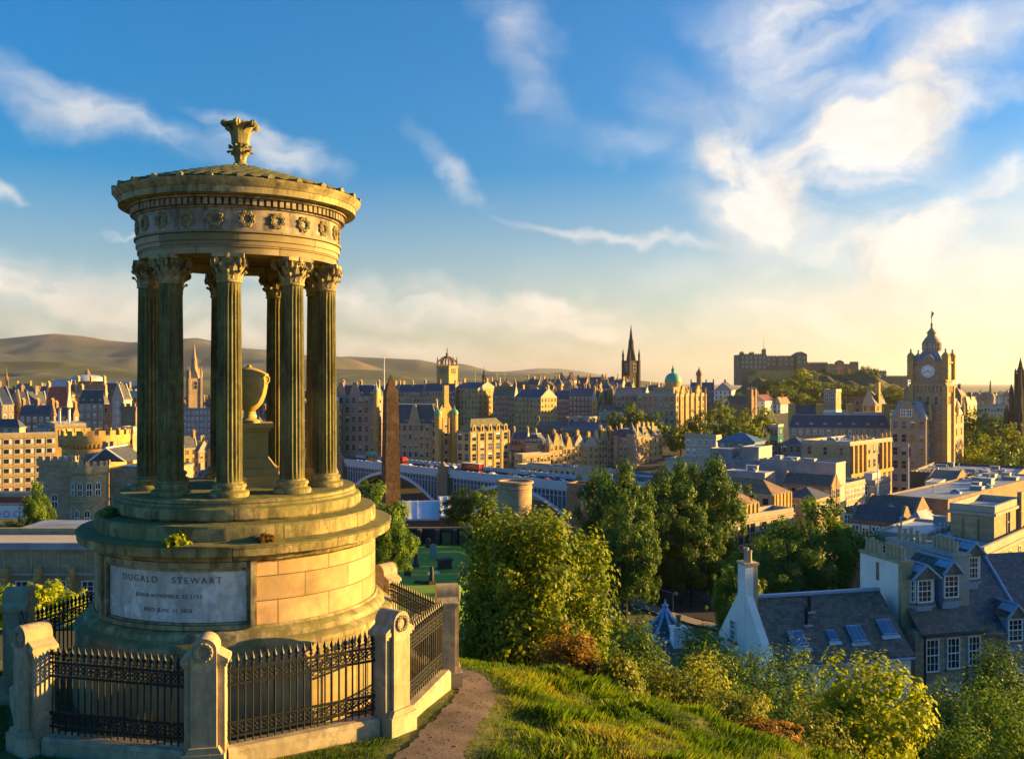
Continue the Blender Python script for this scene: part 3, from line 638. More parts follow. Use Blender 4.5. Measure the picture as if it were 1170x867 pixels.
def panel_meshes(Ls):
    b = MB(); b.prism([(-.17,-.5),(.17,-.5),(.17,.20),(.13,.25),(-.13,.25),(-.17,.20)], -Ls/2, Ls/2, 'x'); kerb = b.data('kerb', 'pier_stone')
    b = MB(); b.box(-Ls/2, Ls/2, -.02, .02, -.017, .017); rail = b.data('rail', 'iron')
    b = MB(); b.tube((0,0,.26),(0,0,1.42),.013,.013,8); b.lathe([(.015,1.36),(.03,1.375),(.03,1.39),(.015,1.405),(.02,1.42),(.036,1.45),(.03,1.475),(.012,1.52),(.002,1.565)],8); bar = b.data('bar', 'iron')
    n = int(round(Ls / .072)); sc = []
    for z in (.47, 1.215):
        b = MB()
        for i in range(n):
            x = -Ls/2 + (i+.5)*Ls/n
            b.torus(.030,.0085,10,5,0,Matrix.Translation((x,0,z+.032)) @ Matrix.Rotation(math.pi/2,4,'X')); b.torus(.030,.0085,10,5,0,Matrix.Translation((x,0,z-.032)) @ Matrix.Rotation(math.pi/2,4,'X'))
        sc.append(b.data('scrollwork', 'iron'))
    return kerb, rail, bar, sc
chord = 2 * RF * math.sin(R(22.5)); Lp = chord - .55
mk = panel_meshes(Lp)
PN = {0: 'front right spiked iron railing panel with sunlit drum showing between its bars', 1: 'right hand iron railing panel beside the path, its bars lit greenish gold', 2: 'iron railing panel running behind the drum to the graveyard side',
      7: 'dark front left iron railing panel below the inscription', 6: 'black iron railing panel seen edge on at the far left', 5: 'black iron railing panel behind the left of the drum, above the yellow bush'}
for k in (7, 0, 1, 2, 6, 5):
    p0, a0 = vert(k); p1, a1 = vert(k + 1); mid = (p0 + p1) / 2
    t = thing('iron_railing', PN[k], 'railing', (mid.x, mid.y, GR - {1:.1, 2:.25, 5:.15}.get(k, 0)), (p1 - p0).to_2d().angle_signed(Vector((1, 0))), 'iron railing panels round the monument')
    obj('kerb', mk[0], t)
    for z in (.37, .57, 1.115, 1.315): obj('rail', mk[1], t, (0, 0, z))
    for s in (0, 1): obj('scrollwork', mk[3][s], t)
    nb = 21
    for i in range(nb): obj('bar', mk[2], t, (-Lp/2 + .06 + (Lp - .12) * i / (nb - 1), 0, 0))

# ------------------------------------------------------------------ buildings
def window_mesh(kind):
    b = MB()
    if kind == 'dark':       # stone surround proud of the wall, dark pane
        b.box(-.5,.5,-.02,-.008,0,1,1)
        for x0,x1,z0,z1 in ((-.62,-.5,-.06,1.08),(.5,.62,-.06,1.08),(-.5,.5,1,1.08),(-.5,.5,-.06,0)): b.box(x0,x1,-.14,.0,z0,z1,0)
        b.box(-.5,.5,-.05,-.018,.47,.53,0)
        return b.data('window', ['trim', 'glass'])
    if kind == 'pale':       # white sash, sky reflected
        b.box(-.5,.5,-.02,-.008,0,1,1)
        for x0,x1,z0,z1 in ((-.58,-.44,-.05,1.05),(.44,.58,-.05,1.05),(-.44,.44,.93,1.05),(-.44,.44,-.05,.05),(-.44,.44,.46,.54),(-.06,.06,.05,.46),(-.06,.06,.54,.93)): b.box(x0,x1,-.10,.0,z0,z1,0)
        return b.data('window', ['white_paint', 'glass_sky'])
    if kind == 'sash':       # twelve-pane sash
        b.box(-.5,.5,-.03,-.008,0,1,1)
        for x0,x1,z0,z1 in ((-.5,-.42,0,1),(.42,.5,0,1),(-.42,.42,.95,1),(-.42,.42,0,.05),(-.42,.42,.48,.53)): b.box(x0,x1,-.09,.0,z0,z1,0)
        for x in (-.16,.16): b.box(x-.022,x+.022,-.06,-.02,.05,.48,0); b.box(x-.022,x+.022,-.06,-.02,.53,.95,0)
        for z in (.25,.72): b.box(-.42,.42,-.055,-.02,z-.012,z+.012,0)
        return b.data('window', ['white_paint', 'glass'])
    if kind == 'arch':
        pl = [(-.5,0),(.5,0),(.5,.75)] + [(.5*math.cos(t), .75+.25*math.sin(t)) for t in np.linspace(.2, math.pi-.2, 9)] + [(-.5,.75)]
        b.prism(pl, -.02, -.008, 'y', 1); pl2 = [(x*1.22, z*1.06-.02) for x, z in pl]
        n = len(pl); vs = [(x,-.1,z) for x,z in pl] + [(x,-.1,z) for x,z in pl2] + [(x,0,z) for x,z in pl2] + [(x,0,z) for x,z in pl]
        b.add(vs, [(i,(i+1)%n,n+(i+1)%n,n+i) for i in range(n)] + [(n+i,n+(i+1)%n,2*n+(i+1)%n,2*n+i) for i in range(n)] + [(3*n+i,3*n+(i+1)%n,(i+1)%n,i) for i in range(n)], 0)
        b.box(-.06,.06,-.05,-.018,0,.98,0); b.box(-.5,.5,-.05,-.018,.42,.5,0)
        return b.data('window', ['white_paint', 'glass'])
WIN = {k: window_mesh(k) for k in ('dark', 'pale', 'sash', 'arch')}
def window_variant(kind, blind, col, pane='glass'):
    me = WIN[kind].copy(); bmx = MB(); bmx.box(-.44,.44,-.035,-.022,1-blind,.99); k2 = bmx.data('b',[col])
    import bmesh
    g = bmesh.new(); g.from_mesh(me); n0 = len(g.faces); g.from_mesh(k2); g.faces.ensure_lookup_table()
    for f in g.faces[n0:]: f.material_index = 2
    g.to_mesh(me); g.free(); me.materials.append(M[col]); me.materials[1] = M[pane]; me.name = 'window'; return me
WVAR = {'dark': [WIN['dark']]*5 + [window_variant('dark',.45,'concrete'), window_variant('dark',.25,'white_paint'), window_variant('dark',.04,'trim','glass_sky'), window_variant('dark',.7,'concrete')],
        'pale': [WIN['pale']]*3 + [window_variant('pale',.5,'concrete'), window_variant('pale',.3,'white_paint','glass'), window_variant('pale',.05,'trim','glass')]}
wrng = random.Random(5)
def pick_window(k): return wrng.choice(WVAR[k]) if k in WVAR else WIN[k]

def chimney_mesh(w=1.6, d=.9, h=2.2, pots=4, mat='stone_warm'):
    b = MB(); b.box(-w/2,w/2,-d/2,d/2,-2.5,h*.85,0); b.box(-w/2-.08,w/2+.08,-d/2-.08,d/2+.08,h*.85+.001,h,0)
    for i in range(pots):
        x = -w/2 + w*(i+.5)/pots; b.lathe([(.15,h),(.13,h+.55),(.16,h+.56),(.15,h+.66)],8,1,True,(x,0,0))
    return b.data('chimney', [mat, 'chimney_pot'])
CHM = {m: chimney_mesh(mat=m) for m in ('stone_warm','stone_grey','stone_dark','stone_brown','ochre_stack')}

def dormer_mesh(rm):
    b = MB(); b.box(-.75,.75,-.05,2.2,-.6,1.25,1); b.prism([(-.95,1.25),(.95,1.25),(0,1.95)],-.2,2.8,'y',0)
    b.box(-.5,.5,-.10,-.052,.05,1.15,3)
    for x0,x1,z0,z1 in ((-.5,-.42,.05,1.15),(.42,.5,.05,1.15),(-.42,.42,1.08,1.15),(-.42,.42,.05,.12),(-.42,.42,.56,.64),(-.04,.04,.12,.56),(-.04,.04,.64,1.08)): b.box(x0,x1,-.15,-.09,z0,z1,2)
    return b.data('dormer', [rm, 'trim', 'white_paint', 'glass_sky'])
DRM = {}

def solve_len(Kx, Ky, dx, dy, px):
    l = (px - CX) / F; den = dx - l * dy
    return (l * Ky - Kx) / den if abs(den) > 1e-4 else 6.0

def B(name, label, L, C, Rr, yt, d, a=20, wall='stone_grey', roof='gx', rh=4.0, rm='slate', rows=4, fc=None, sc=None, ch=0, dm=0, dms=0, win='dark', swin=None,
      cat='building', group=None, zb=None, chm=None, fh=3.5, ww=1.15, wh=1.9, par=.9, gab=0, dep=None, cornice=True):
    """block whose nearest upright edge stands at photo column C, distance d; its (shaded) front runs to column L, its (sunny) side to column Rr"""
    ar = R(a); Kx, zt = X(C, d), Z(yt, d); zb = gz(Kx, d) - 1.5 if zb is None else zb
    s = max(2.0, min(120, solve_len(Kx, d, -math.cos(ar), math.sin(ar), L)))
    r = max(4.0, min(90, solve_len(Kx, d, math.sin(ar), math.cos(ar), Rr))) if dep is None else dep
    t = thing(name, label, cat, (Kx, d, zb), -ar, group); h = zt - zb
    w = MB(); w.box(-s, 0, 0, r, 0, h, 0)
    nfl = rows; tw = .10
    if cornice:
        for i in range(nfl + 1):
            z = h - .05 - i * fh if i == 0 else h - i * fh - .15
            if z < .5: break
            tt = .28 if i == 0 else .09; hh = .35 if i == 0 else .18
            w.box(-s-tt, tt, -tt, r+tt, z - hh, z, 1)
    if roof == 'flat':
        for x0,x1,y0,y1 in ((-s-.1,.1,-.1,.25),(-s-.1,.1,r-.25,r+.1),(-s-.1,-s+.25,.25,r-.25),(-.25,.1,.25,r-.25)): w.box(x0,x1,y0,y1,h+.002,h+par,1)
    if roof == 'castle':
        n = int((s+.3)/1.3); m_ = int((r+.3)/1.3)
        w.box(-s-.25,.25,-.25,r+.25,h-.6,h+.3,0)
        for i in range(n): x = -s-.25+(i+.25)*(s+.5)/n; w.box(x,x+(s+.5)/n*.55,-.25,.15,h+.302,h+1.1,0)
        for i in range(m_): y = -.25+(i+.25)*(r+.5)/m_; w.box(-.15,.25,y,y+(r+.5)/m_*.55,h+.302,h+1.1,0)
    if roof == 'gx':         # ridge along the front: gables at the ends
        for x0, x1 in ((-s-.02, -s+.45), (-.45, .02)): w.prism([(-.15,h),(r+.15,h),(r/2+.35,h+rh+.3),(r/2-.35,h+rh+.3)], x0, x1, 'x', 1 if not gab else 0)
    if roof == 'gy':
        for y0, y1 in ((-.02,.45),(r-.45,r+.02)): w.prism([(-s-.15,h),(.15,h),(-s/2+.35,h+rh+.3),(-s/2-.35,h+rh+.3)], y0, y1, 'y', 1 if not gab else 0)
    w.build('wall', [wall, 'trim' if wall not in ('stone_dark','stone_black','brown_clad','metal_grey','metal_blue','stone_brown','stone_pink') else wall], t)
    q = MB(); o = .3
    if roof == 'gx': q.prism([(-o,h-.05),(r+o,h-.05),(r/2,h+rh)], -s+.4, -.4, 'x')
    elif roof == 'gy': q.prism([(-s-o,h-.05),(o,h-.05),(-s/2,h+rh)], .4, r-.4, 'y')
    elif roof in ('hip', 'mansard'):
        k = min(s, r) / 2 if roof == 'hip' else min(2.2, s/3, r/3)
        x0,x1,y0,y1 = -s-o,o,-o,r+o; kx = k + o - (.02 if roof == 'hip' else 0); kk = kx if kx < (x1-x0)/2 else (x1-x0)/2-.02; ky = kx if kx < (y1-y0)/2 else (y1-y0)/2-.02
        q.add([(x0,y0,h),(x1,y0,h),(x1,y1,h),(x0,y1,h),(x0+kk,y0+ky,h+rh),(x1-kk,y0+ky,h+rh),(x1-kk,y1-ky,h+rh),(x0+kk,y1-ky,h+rh)],
              [(0,3,2,1),(0,1,5,4),(1,2,6,5),(2,3,7,6),(3,0,4,7),(4,5,6,7)])
        if roof == 'mansard': q.box(x0+kk-.12,x1-kk+.12,y0+ky-.12,y1-ky+.12,h+rh+.002,h+rh+.22,1)
    elif roof == 'flat': q.box(-s+.26,-.26,.26,r-.26,h+.003,h+.12)
    elif roof == 'castle': q.box(-s+.16,-.16,.16,r-.16,h+.303,h+.4)
    q.build('roof', [rm, 'lead_pale'], t)
    fcn = fc if fc is not None else max(1, int(s/3.4)); scn = sc if sc is not None else max(1, int(r/3.4))
    for i in range(nfl):
        z = h - (i + 1) * fh + (fh - wh) * .45
        if z < .6: break
        for j in range(fcn): obj('window', pick_window(win), t, (-s*(j+.5)/fcn, -.002, z), (0,0,0), (ww,1,wh))
        for j in range(scn): obj('window', pick_window(swin or win), t, (.002, r*(j+.5)/scn, z), (0,0,R(90)), (ww,1,wh))
    cm = CHM[chm or ('stone_warm' if wall in ('stone_warm','stone_buff') else 'stone_grey' if wall == 'stone_grey' else 'stone_brown')]
    for i in range(ch):
        f = i / max(1, ch - 1) if ch > 1 else .5
        if roof == 'gx': c = obj('chimney', cm, t, (-s*(1-f) + (.5 if f == 0 else -.5 if f == 1 else 0), r/2, h+rh), (0,0,R(90)))
        elif roof == 'gy': c = obj('chimney', cm, t, (-s/2, r*(1-f) + (.5 if f == 1 else -.5 if f == 0 else 0), h+rh))
        else: c = obj('chimney', cm, t, (-s*(.04+.92*(1-f)), r*.5, h+(rh if roof in ('hip','mansard') else .5)), (0,0,R(90)))
    if (dm or dms) and rm not in DRM: DRM[rm] = dormer_mesh(rm)
    yo = .45 if roof != 'mansard' else .2
    for i in range(dm): obj('dormer', DRM[rm], t, (-s*(i+.5)/dm, yo, h+.75), (0,0,0))
    for i in range(dms): obj('dormer', DRM[rm], t, (-yo, r*(i+.5)/dms, h+.75), (0,0,R(90)))
    if roof == 'flat' and s > 8 and r > 6 and d < 420:
        rr_ = random.Random(int(C*7+d)); nk = min(18, int(s*r/45)+3)
        for i in range(nk):
            x, y = -s*rr_.uniform(.12,.88), r*rr_.uniform(.15,.85); k = rr_.random(); b = MB()
            if k < .45: w_, l_, hh_ = rr_.uniform(.6,1.6), rr_.uniform(.8,2.4), rr_.uniform(.7,1.5); b.box(x-w_,x+w_,y-l_/2,y+l_/2,h+.121,h+hh_,0); b.box(x-w_-.1,x+w_+.1,y-l_/2-.1,y+l_/2+.1,h+hh_+.002,h+hh_+.12,1); b.build('roof_unit',['metal_grey','lead_pale'],t)
            elif k < .7: b.box(x-.9,x+.9,y-.6,y+.6,h+.121,h+.45,0); b.prism([(x-.85,h+.451),(x+.85,h+.451),(x,h+.95)],y-.55,y+.55,'y',1); b.build('rooflight',['lead_pale','skylight'],t)
            else: b.tube((x,y,h+.1),(x,y,h+1.3),.13,.13,8); b.lathe([(.2,h+1.3),(.26,h+1.4),(.05,h+1.6)],8,0,True,(x,y,0)); b.build('vent_pipe','lead_pale',t)
    t['dims'] = (s, r, h); return t

def dims(t): v = t['dims']; return v[0], v[1], v[2]
def part_box(t, name, mat, *bx):
    b = MB(); b.box(*bx); return b.build(name, mat, t)
def dome(t, x, y, z, r, h, mat='copper', drum=None, lantern=True, name='dome', n=20, dh=1.5):
    b = MB()
    if drum: b.lathe([(r*.96,z-dh),(r*.96,z)], n, 1, c=(x,y,0))
    b.lathe([(r*1.04,z),(r*1.04,z+.25),(r,z+.25)] + [(r*math.cos(u)**.8, z+.25+h*math.sin(u)) for u in np.linspace(.1,1.45,9)], n, 0, c=(x,y,0))
    if lantern: b.lathe([(r*.22,z+h),(r*.2,z+h*1.35),(r*.26,z+h*1.38),(r*.1,z+h*1.6),(r*.02,z+h*2.0)], 10, 0, c=(x,y,0))
    return b.build(name, [mat, drum or mat], t)
def cone(t, x, y, z0, z1, r, mat='slate', n=12, zb=None, wall='stone_warm'):
    tt = MB(); tt.lathe([(r,(zb if zb is not None else z0-8)),(r,z0),(r*1.12,z0+.05)], n, 0, c=(x,y,0)); o = tt.build('turret', wall, t)
    b = MB(); b.lathe([(r*1.15,z0+.05),(r*.5,z0+(z1-z0)*.5),(.05,z1)], n, 0, c=(x,y,0)); b.build('spire_roof', mat, o); return o
def pinnacle(b, x, y, z, h, r, m=0): b.lathe([(r,z),(r,z+h*.4),(r*1.3,z+h*.42),(r*.9,z+h*.5),(.03,z+h)], 6, m, False, (x,y,0))

# --- bridge-end buildings
t = B('brown_hotel', 'brown stone block with arched ground floor, between fluted column and obelisk', 386,430,439,452,455,14,'stone_pink','mansard',5,'slate',6,6,1,3,4,1,cat='hotel',fh=4.6,ww=1.7,wh=2.6)
s,r,h = dims(t); b = MB(); [b.prism([(-s*f-3,h),(-s*f+3,h),(-s*f+1,h+6.5),(-s*f-1,h+6.5)],-.3,.6,'y') for f in (.55,.92)]; b.build('gable','stone_pink',t)
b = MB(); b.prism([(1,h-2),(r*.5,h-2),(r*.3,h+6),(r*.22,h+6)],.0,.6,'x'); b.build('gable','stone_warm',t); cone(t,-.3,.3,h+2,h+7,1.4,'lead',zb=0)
t = B('turret_building', 'golden turreted corner building with pale dome, close right of the far column',366,383,390,462,452,30,'stone_warm','hip',3,'slate',6,3,2,1,cat='building',fh=4.2)
s,r,h = dims(t); o = cone(t,-.2,.2,h+1.5,h+1.6,2.0,'lead_pale',zb=0); dome(t,-.2,.2,h+1.6,2.0,2.2,'lead_pale')
t = B('grey_hotel', 'grey stone hotel with steep dark dormered roof right of the obelisk',440,498,504,484,448,10,'stone_grey','mansard',9,'slate',4,9,1,2,6,cat='hotel',fh=4.2,ww=1.2,wh=2.3)
s,r,h = dims(t); b = MB(); b.prism([(-s*.42-3.2,h),(-s*.42+3.2,h),(-s*.42+.7,h+9),(-s*.42-.7,h+9)],-.35,.7,'y'); b.build('gable','stone_grey',t)
t = B('gabled_hotel_front', 'tall golden gabled hotel front with two small green domes',494,497,522,480,444,50,'stone_warm','gx',10,'slate',5,1,3,1,cat='hotel',fh=4.2,ww=1.6,wh=2.4,gab=1)
s,r,h = dims(t)
for y in (1.6, r-1.6): cone(t,.2,y,h+2.5,h+2.6,1.7,'copper',zb=2); dome(t,.2,y,h+2.6,1.9,2.2,'copper',n=14)
b = MB(); b.box(-1.2,.5,r/2-1.3,r/2+1.3,h+6,h+16.5); b.build('chimney','stone_warm',t)
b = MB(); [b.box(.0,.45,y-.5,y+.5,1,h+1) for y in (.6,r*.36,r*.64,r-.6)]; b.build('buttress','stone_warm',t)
t = B('golden_office', 'golden office block with five window bays and round dormers above the bridge',522,537,582,494,432,46,'stone_warm','hip',6,'roof_green',4,2,5,0,0,0,cat='office',fh=4.6,ww=2.6,wh=3.1)
s,r,h = dims(t)
for j in range(6): y = r*(j/5); part_box(t,'pilaster','stone_warm',.0,.42,max(0,y-.55),min(r,y+.55),0,h-.1)
for j in range(5): y = r*(j+.5)/5; b = MB(); b.prism([(y-1.1,h),(y+1.1,h)]+[(y+1.1*math.cos(u),h+2.4+1.1*math.sin(u)) for u in np.linspace(0,math.pi,8)],-.4,.25,'x'); b.prism([(y-.5,h+.4),(y+.5,h+.4)]+[(y+.5*math.cos(u),h+2.2+.5*math.sin(u)) for u in np.linspace(0,math.pi,8)],.252,.3,'x',1); b.build('round_dormer',['stone_warm','glass'],t)
# --- High Street ridge behind
t = B('grey_tenement', 'long grey tenement with blue slate roof just right of the obelisk top',455,486,488,448,610,8,'stone_grey','gx',5,'slate_blue',6,10,2,3,cat='tenement')
t = B('grey_tenement', 'grey tenement with blue slate roof below the crown steeple',484,520,522,447,606,8,'stone_grey','gx',5,'slate_blue',7,11,2,3,cat='tenement')
t = B('tall_tenement', 'tall grey tenement whose sunny right face is all gold, above the golden office',519,546,568,444,600,38,'stone_warm','gx',4,'slate',9,7,4,2,cat='tenement')
t = B('tall_tenement', 'tall grey tenement with a greenish sunlit roof, right of the all gold face',563,588,592,452,596,12,'stone_grey','gx',6,'roof_green',9,7,1,2,cat='tenement')
t = B('tall_tenement', 'broad grey six storey block with gold right gable and rooftop chimneys',588,618,636,454,570,36,'stone_warm','gx',5,'slate_blue',8,7,5,2,cat='tenement')
t = B('old_tenement', 'grey tenement with dark roof between gold gabled block and low white market',632,652,655,455,640,10,'stone_dark','gx',5,'slate_blue',7,6,1,2,win='pale',cat='tenement')
t = B('old_tenement', 'dark tenement with blue roof and pale windows left of the gabled gold front',650,681,684,452,620,10,'stone_dark','gx',5,'slate_blue',7,7,1,3,win='pale',cat='tenement')
t = B('gabled_tenement', 'gold twin gabled tenement front below the tall dark spire, left side',676,682,702,458,600,48,'stone_warm','gy',7,'slate',7,1,4,2,cat='tenement')
s,r,h = dims(t); b = MB(); [b.prism([(r*f-3.2,h),(r*f+3.2,h),(r*f+.6,h+8),(r*f-.6,h+8)],-.5,.3,'x') for f in (.26,.74)]; b.build('gable','stone_warm',t)
t = B('grey_tenement', 'wide grey stone tenement under the tall dark spire',700,737,742,452,585,12,'stone_grey','gx',5,'slate',8,8,2,3,cat='tenement')
t = B('grey_tenement', 'low grey tenement in front of the spire, above the dark trees',684,716,722,470,575,12,'stone_grey','gx',4,'slate_brown',6,8,2,2,win='pale',cat='tenement')
# --- steep street below (Cockburn-street-like row)
t = B('pale_lodging', 'grey tenement with small orange gable, right of the golden office',584,602,606,502,462,12,'stone_grey','gx',3.5,'slate_blue',5,5,1,2,cat='tenement')
t = B('white_dormer_house', 'dark roofed house with white dormer band, right of the golden office',600,617,624,506,452,14,'stone_grey','mansard',4,'slate',3,5,2,1,4,cat='house')
t = B('long_low_range', 'low golden arcaded range standing at the right end of the bridge deck',588,597,629,521,425,50,'stone_warm','flat',3,'lead',3,2,8,0,cat='building',fh=4)
rowd = [(626,628,643,508,'crow-stepped golden gable house with a tall left chimney','gy'),(641,643,657,512,'golden house with twin small gables, second along the steep street','gy'),(655,657,668,508,'narrow golden house with dark dormers, third along the steep street','gx'),(664,666,684,510,'wide golden eaves house with flat front, middle of the steep street','gx'),(681,684,694,502,'golden house with two sharp gables near the steep street end','gy'),(692,694,704,503,'pale golden house with one sharp gable beside the dark turret','gy')]
for (L_,C_,R_,y_,lb,rk) in rowd:
    t = B('street_house', lb, L_-3,C_,R_,y_,450+(C_-626)*.35,50,'stone_warm',rk,4.5,'slate',5,1,3,1,0,2 if rk=='gx' else 0,cat='house',group='gabled houses of the steep street',fh=3.3)
    s,r,h = dims(t)
    if rk == 'gy': b = MB(); [b.prism([(r*f-2,h),(r*f+2,h),(r*f+.5,h+5.5),(r*f-.5,h+5.5)],-.5,.25,'x') for f in ((.28,.72) if r > 9 else (.5,))]; b.build('gable','stone_warm',t)
t = B('turreted_block', 'grey block with round corner turret and slate cone at the steep street end',702,722,735,500,470,34,'stone_grey','mansard',4,'slate',5,4,3,2,2,1,cat='building')
s,r,h = dims(t); cone(t,-.3,.3,h+2,h+8,2.6,'slate',zb=0,wall='stone_grey'); cone(t,-s+1,.3,h+1,h+6,1.8,'slate',zb=0,wall='stone_grey')
t = B('turreted_block', 'golden chimneyed block right of the conical turret, beside the shaded trees',718,735,757,500,480,42,'stone_warm','mansard',5,'slate_brown',6,4,4,4,0,3,cat='building')
t = B('market_hall', 'low pinkish white market hall among the old tenements',650,672,686,478,540,30,'concrete','flat',2,'lead_pale',1,3,2,0,cat='building')
t = B('terrace_roofs', 'row of low dark roofs above the gabled street',640,690,700,492,520,14,'stone_dark','gx',4,'slate_blue',3,8,2,4,cat='building')
t = B('terrace_roofs', 'brown low roofed building left of the market hall',612,648,652,490,530,10,'stone_brown','gx',4,'slate_brown',3,8,1,2,cat='building')
# --- the domed bank
t = B('domed_bank', 'great stone bank with gold buttressed side and a green dome',728,771,806,452,560,40,'stone_grey','flat',3,'lead',8,7,7,0,cat='bank',fh=4.2,ww=1.6,wh=2.6,par=1.4)
s,r,h = dims(t)
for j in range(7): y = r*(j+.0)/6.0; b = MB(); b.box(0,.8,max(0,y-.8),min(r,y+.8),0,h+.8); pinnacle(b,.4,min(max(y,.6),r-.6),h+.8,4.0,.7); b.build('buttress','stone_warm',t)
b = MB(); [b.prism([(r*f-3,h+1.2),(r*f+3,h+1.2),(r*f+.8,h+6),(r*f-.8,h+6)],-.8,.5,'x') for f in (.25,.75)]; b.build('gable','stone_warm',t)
b = MB(); b.box(-s*.75,-s*.2,r*.2,r*.7,h+.2,h+5); b.build('attic','stone_grey',t)
dome(t,-s*.42,r*.45,h+8,5.2,5.5,'copper','stone_warm',dh=4)
b = MB(); b.lathe([(1.6,h+5),(1.6,h+12),(2,h+12.3),(1.9,h+14),(.5,h+16),(.05,h+18)],12,c=(-s*.05,r*.85,0)); b.build('cupola','stone_dark',t)
# --- beyond the bank
t = B('blue_fronted_block', 'blue shaded block with roof chimneys far behind the domed bank',789,816,818,441,760,8,'metal_blue','gx',3,'slate_blue',4,8,1,4,cat='building')
t = B('white_gabled_house', 'white harled house on the skyline left of the castle',816,836,840,446,740,16,'harl','gy',6,'slate',4,4,2,1,cat='house')
s,r,h = dims(t)
t = B('brown_towers_hall', 'brown church hall with two tall towers below the castle',828,858,864,462,700,34,'stone_brown','gx',6,'slate_brown',4,4,2,0,cat='church')
s,r,h = dims(t)
for y in (-.2, r-3.6): b = MB(); b.box(-3,.6,y,y+3.8,0,h+11); [pinnacle(b,x_,y_,h+11,2.2,.5) for x_ in (-2.6,.2) for y_ in (y+.4,y+3.4)]; b.build('tower','stone_brown',t)
t = B('harled_flats', 'white and red gabled flats nestling under the lit castle terrace',856,874,886,458,760,40,'harl','gy',5,'tile_red',4,3,3,2,cat='flats')
t = B('harled_flats', 'pale gabled flats left of the castle trees, with red roof',884,892,903,462,770,40,'harl','gy',6,'tile_red',4,2,3,1,cat='flats')

# --- steeples and towers of the old town
def steeple(label, px, d, ytop, yb, wpx, mat, kind='church steeple', z0=None, name='church_steeple', a=30):
    x = X(px, d); zt = Z(ytop, d); zb = gz(x, d) - 1 if z0 is None else z0; zs = Z(yb, d); w = wpx / F * d / 2
    t = thing(name, label, kind, (x, d, 0), R(a)); b = MB(); b.box(-w,w,-w,w,zb,zs)
    for sx in (-1,1):
        for sy in (-1,1): b.box(sx*w-.18*w,sx*w+.18*w,sy*w-.18*w,sy*w+.18*w,zb,zs+.1); pinnacle(b,sx*w,sy*w,zs,(zt-zs)*.34,w*.2)
    b.build('tower', mat, t)
    b = MB(); b.lathe([(w*.86,zs),(w*.8,zs+(zt-zs)*.06),(w*.42,zs+(zt-zs)*.45),(w*.14,zs+(zt-zs)*.82),(.04,zt)],8,0,False)
    for i in range(4):
        for f in (.12,.4): r_ = w*.85*(1-f); b.prism([(-.16*w,0),(.16*w,0),(0,(zt-zs)*.16)],-.3,.3,'y',0,Matrix.Rotation(i*math.pi/2,4,'Z') @ Matrix.Translation((0,-r_*.86,zs+(zt-zs)*f)))
    b.build('spire', mat, t)
    for i in range(4): o = obj('belfry_opening', WIN['arch'].copy() if False else WIN['dark'], t); o.location = (w*1.02*math.sin(i*math.pi/2), -w*1.02*math.cos(i*math.pi/2), zs-(zs-zb)*.0-w*1.9); o.rotation_euler = (0,0,i*math.pi/2); o.scale = (w*.55,1,w*1.3)
    return t
steeple('tall slender black stone spire dominating the old town skyline', 721, 900, 370, 412, 13, 'stone_black')
t = steeple('grey church spire seen between the left and centre columns', 222, 620, 392, 432, 13, 'stone_grey')
steeple('small reddish church spire far off at the left edge below the hills', 7.5, 1500, 420, 434, 3.6, 'stone_brown', a=20)
steeple('thin dark spire on the skyline right of the crown steeple', 553, 1000, 418, 432, 3.2, 'stone_black', a=10)
# crown steeple
t = thing('crown_steeple', 'square church tower topped with an open stone crown of arched ribs', 'church tower', (X(511,700),700,0), R(-32))
zb, zs, zt = gz(X(511,700),700), Z(419,700), Z(398,700); w = 5.6
b = MB(); b.box(-w,w,-w,w,zb,zs); b.box(-w-.3,w+.3,-w-.3,w+.3,zs-6.2,zs-5.8); b.box(-w-.4,w+.4,-w-.4,w+.4,zs-.4,zs+.6); b.build('tower','stone_warm',t)
b = MB()
for i in range(8):
    a = i*math.pi/4; rr = w*1.0*(1.3 if i%2 else 1.0); x0,y0 = rr*math.cos(a), rr*math.sin(a); pinnacle(b,x0,y0,zs+.5,7.5,.75)
    pr = None
    for j in range(7):
        u = j/6; q = (x0*(1-u)**.75*1.0, y0*(1-u)**.75*1.0, zs+2.5+5.5*u**.7); 
        if pr: b.tube(pr,q,.55,.55,5)
        pr = q
b.lathe([(1.2,zs+7),(1.0,zs+9),(1.4,zs+9.2),(.6,zs+10.4),(.3,zs+12),(.5,zs+12.2),(.05,zt+1)],8,0,False); b.build('crown','stone_dark',t)
for i in range(4):
    for j in (-1,0,1): o = obj('belfry_opening', WIN['dark'], t); o.rotation_euler=(0,0,i*math.pi/2); M_=Matrix.Rotation(i*math.pi/2,4,'Z'); o.location = M_ @ Vector((j*2.2,-w-.02,zs-5.0)); o.scale=(1.0,1.5,3.6)
# white mast and radio masts on the ridge
for px, d, y0, y1, lb, r in ((439,470,407,452,'tall white flagpole on the brown hotel roof, left of the obelisk',.28),(568,900,418,440,'thin pale mast on the skyline right of the thin dark spire',.16),(577,900,424,440,'short pale mast, rightmost of those beside the thin dark spire',.16),(543,900,424,440,'short pale mast left of the thin dark spire',.16)):
    t = thing('flagpole', lb, 'mast', (X(px,d),d,Z(y1,d))); b = MB(); b.tube((0,0,0),(0,0,Z(y0,d)-Z(y1,d)),r,r*.5,8); b.lathe([(r*1.6,0),(r*1.6,.8),(r,.9)],8); b.build('pole','white_paint',t)
    b = MB(); b.lathe([(.02,0),(r*1.1,r),(.02,r*2)],8,0,True,(0,0,Z(y0,d)-Z(y1,d))); b.build('finial','gold',t)

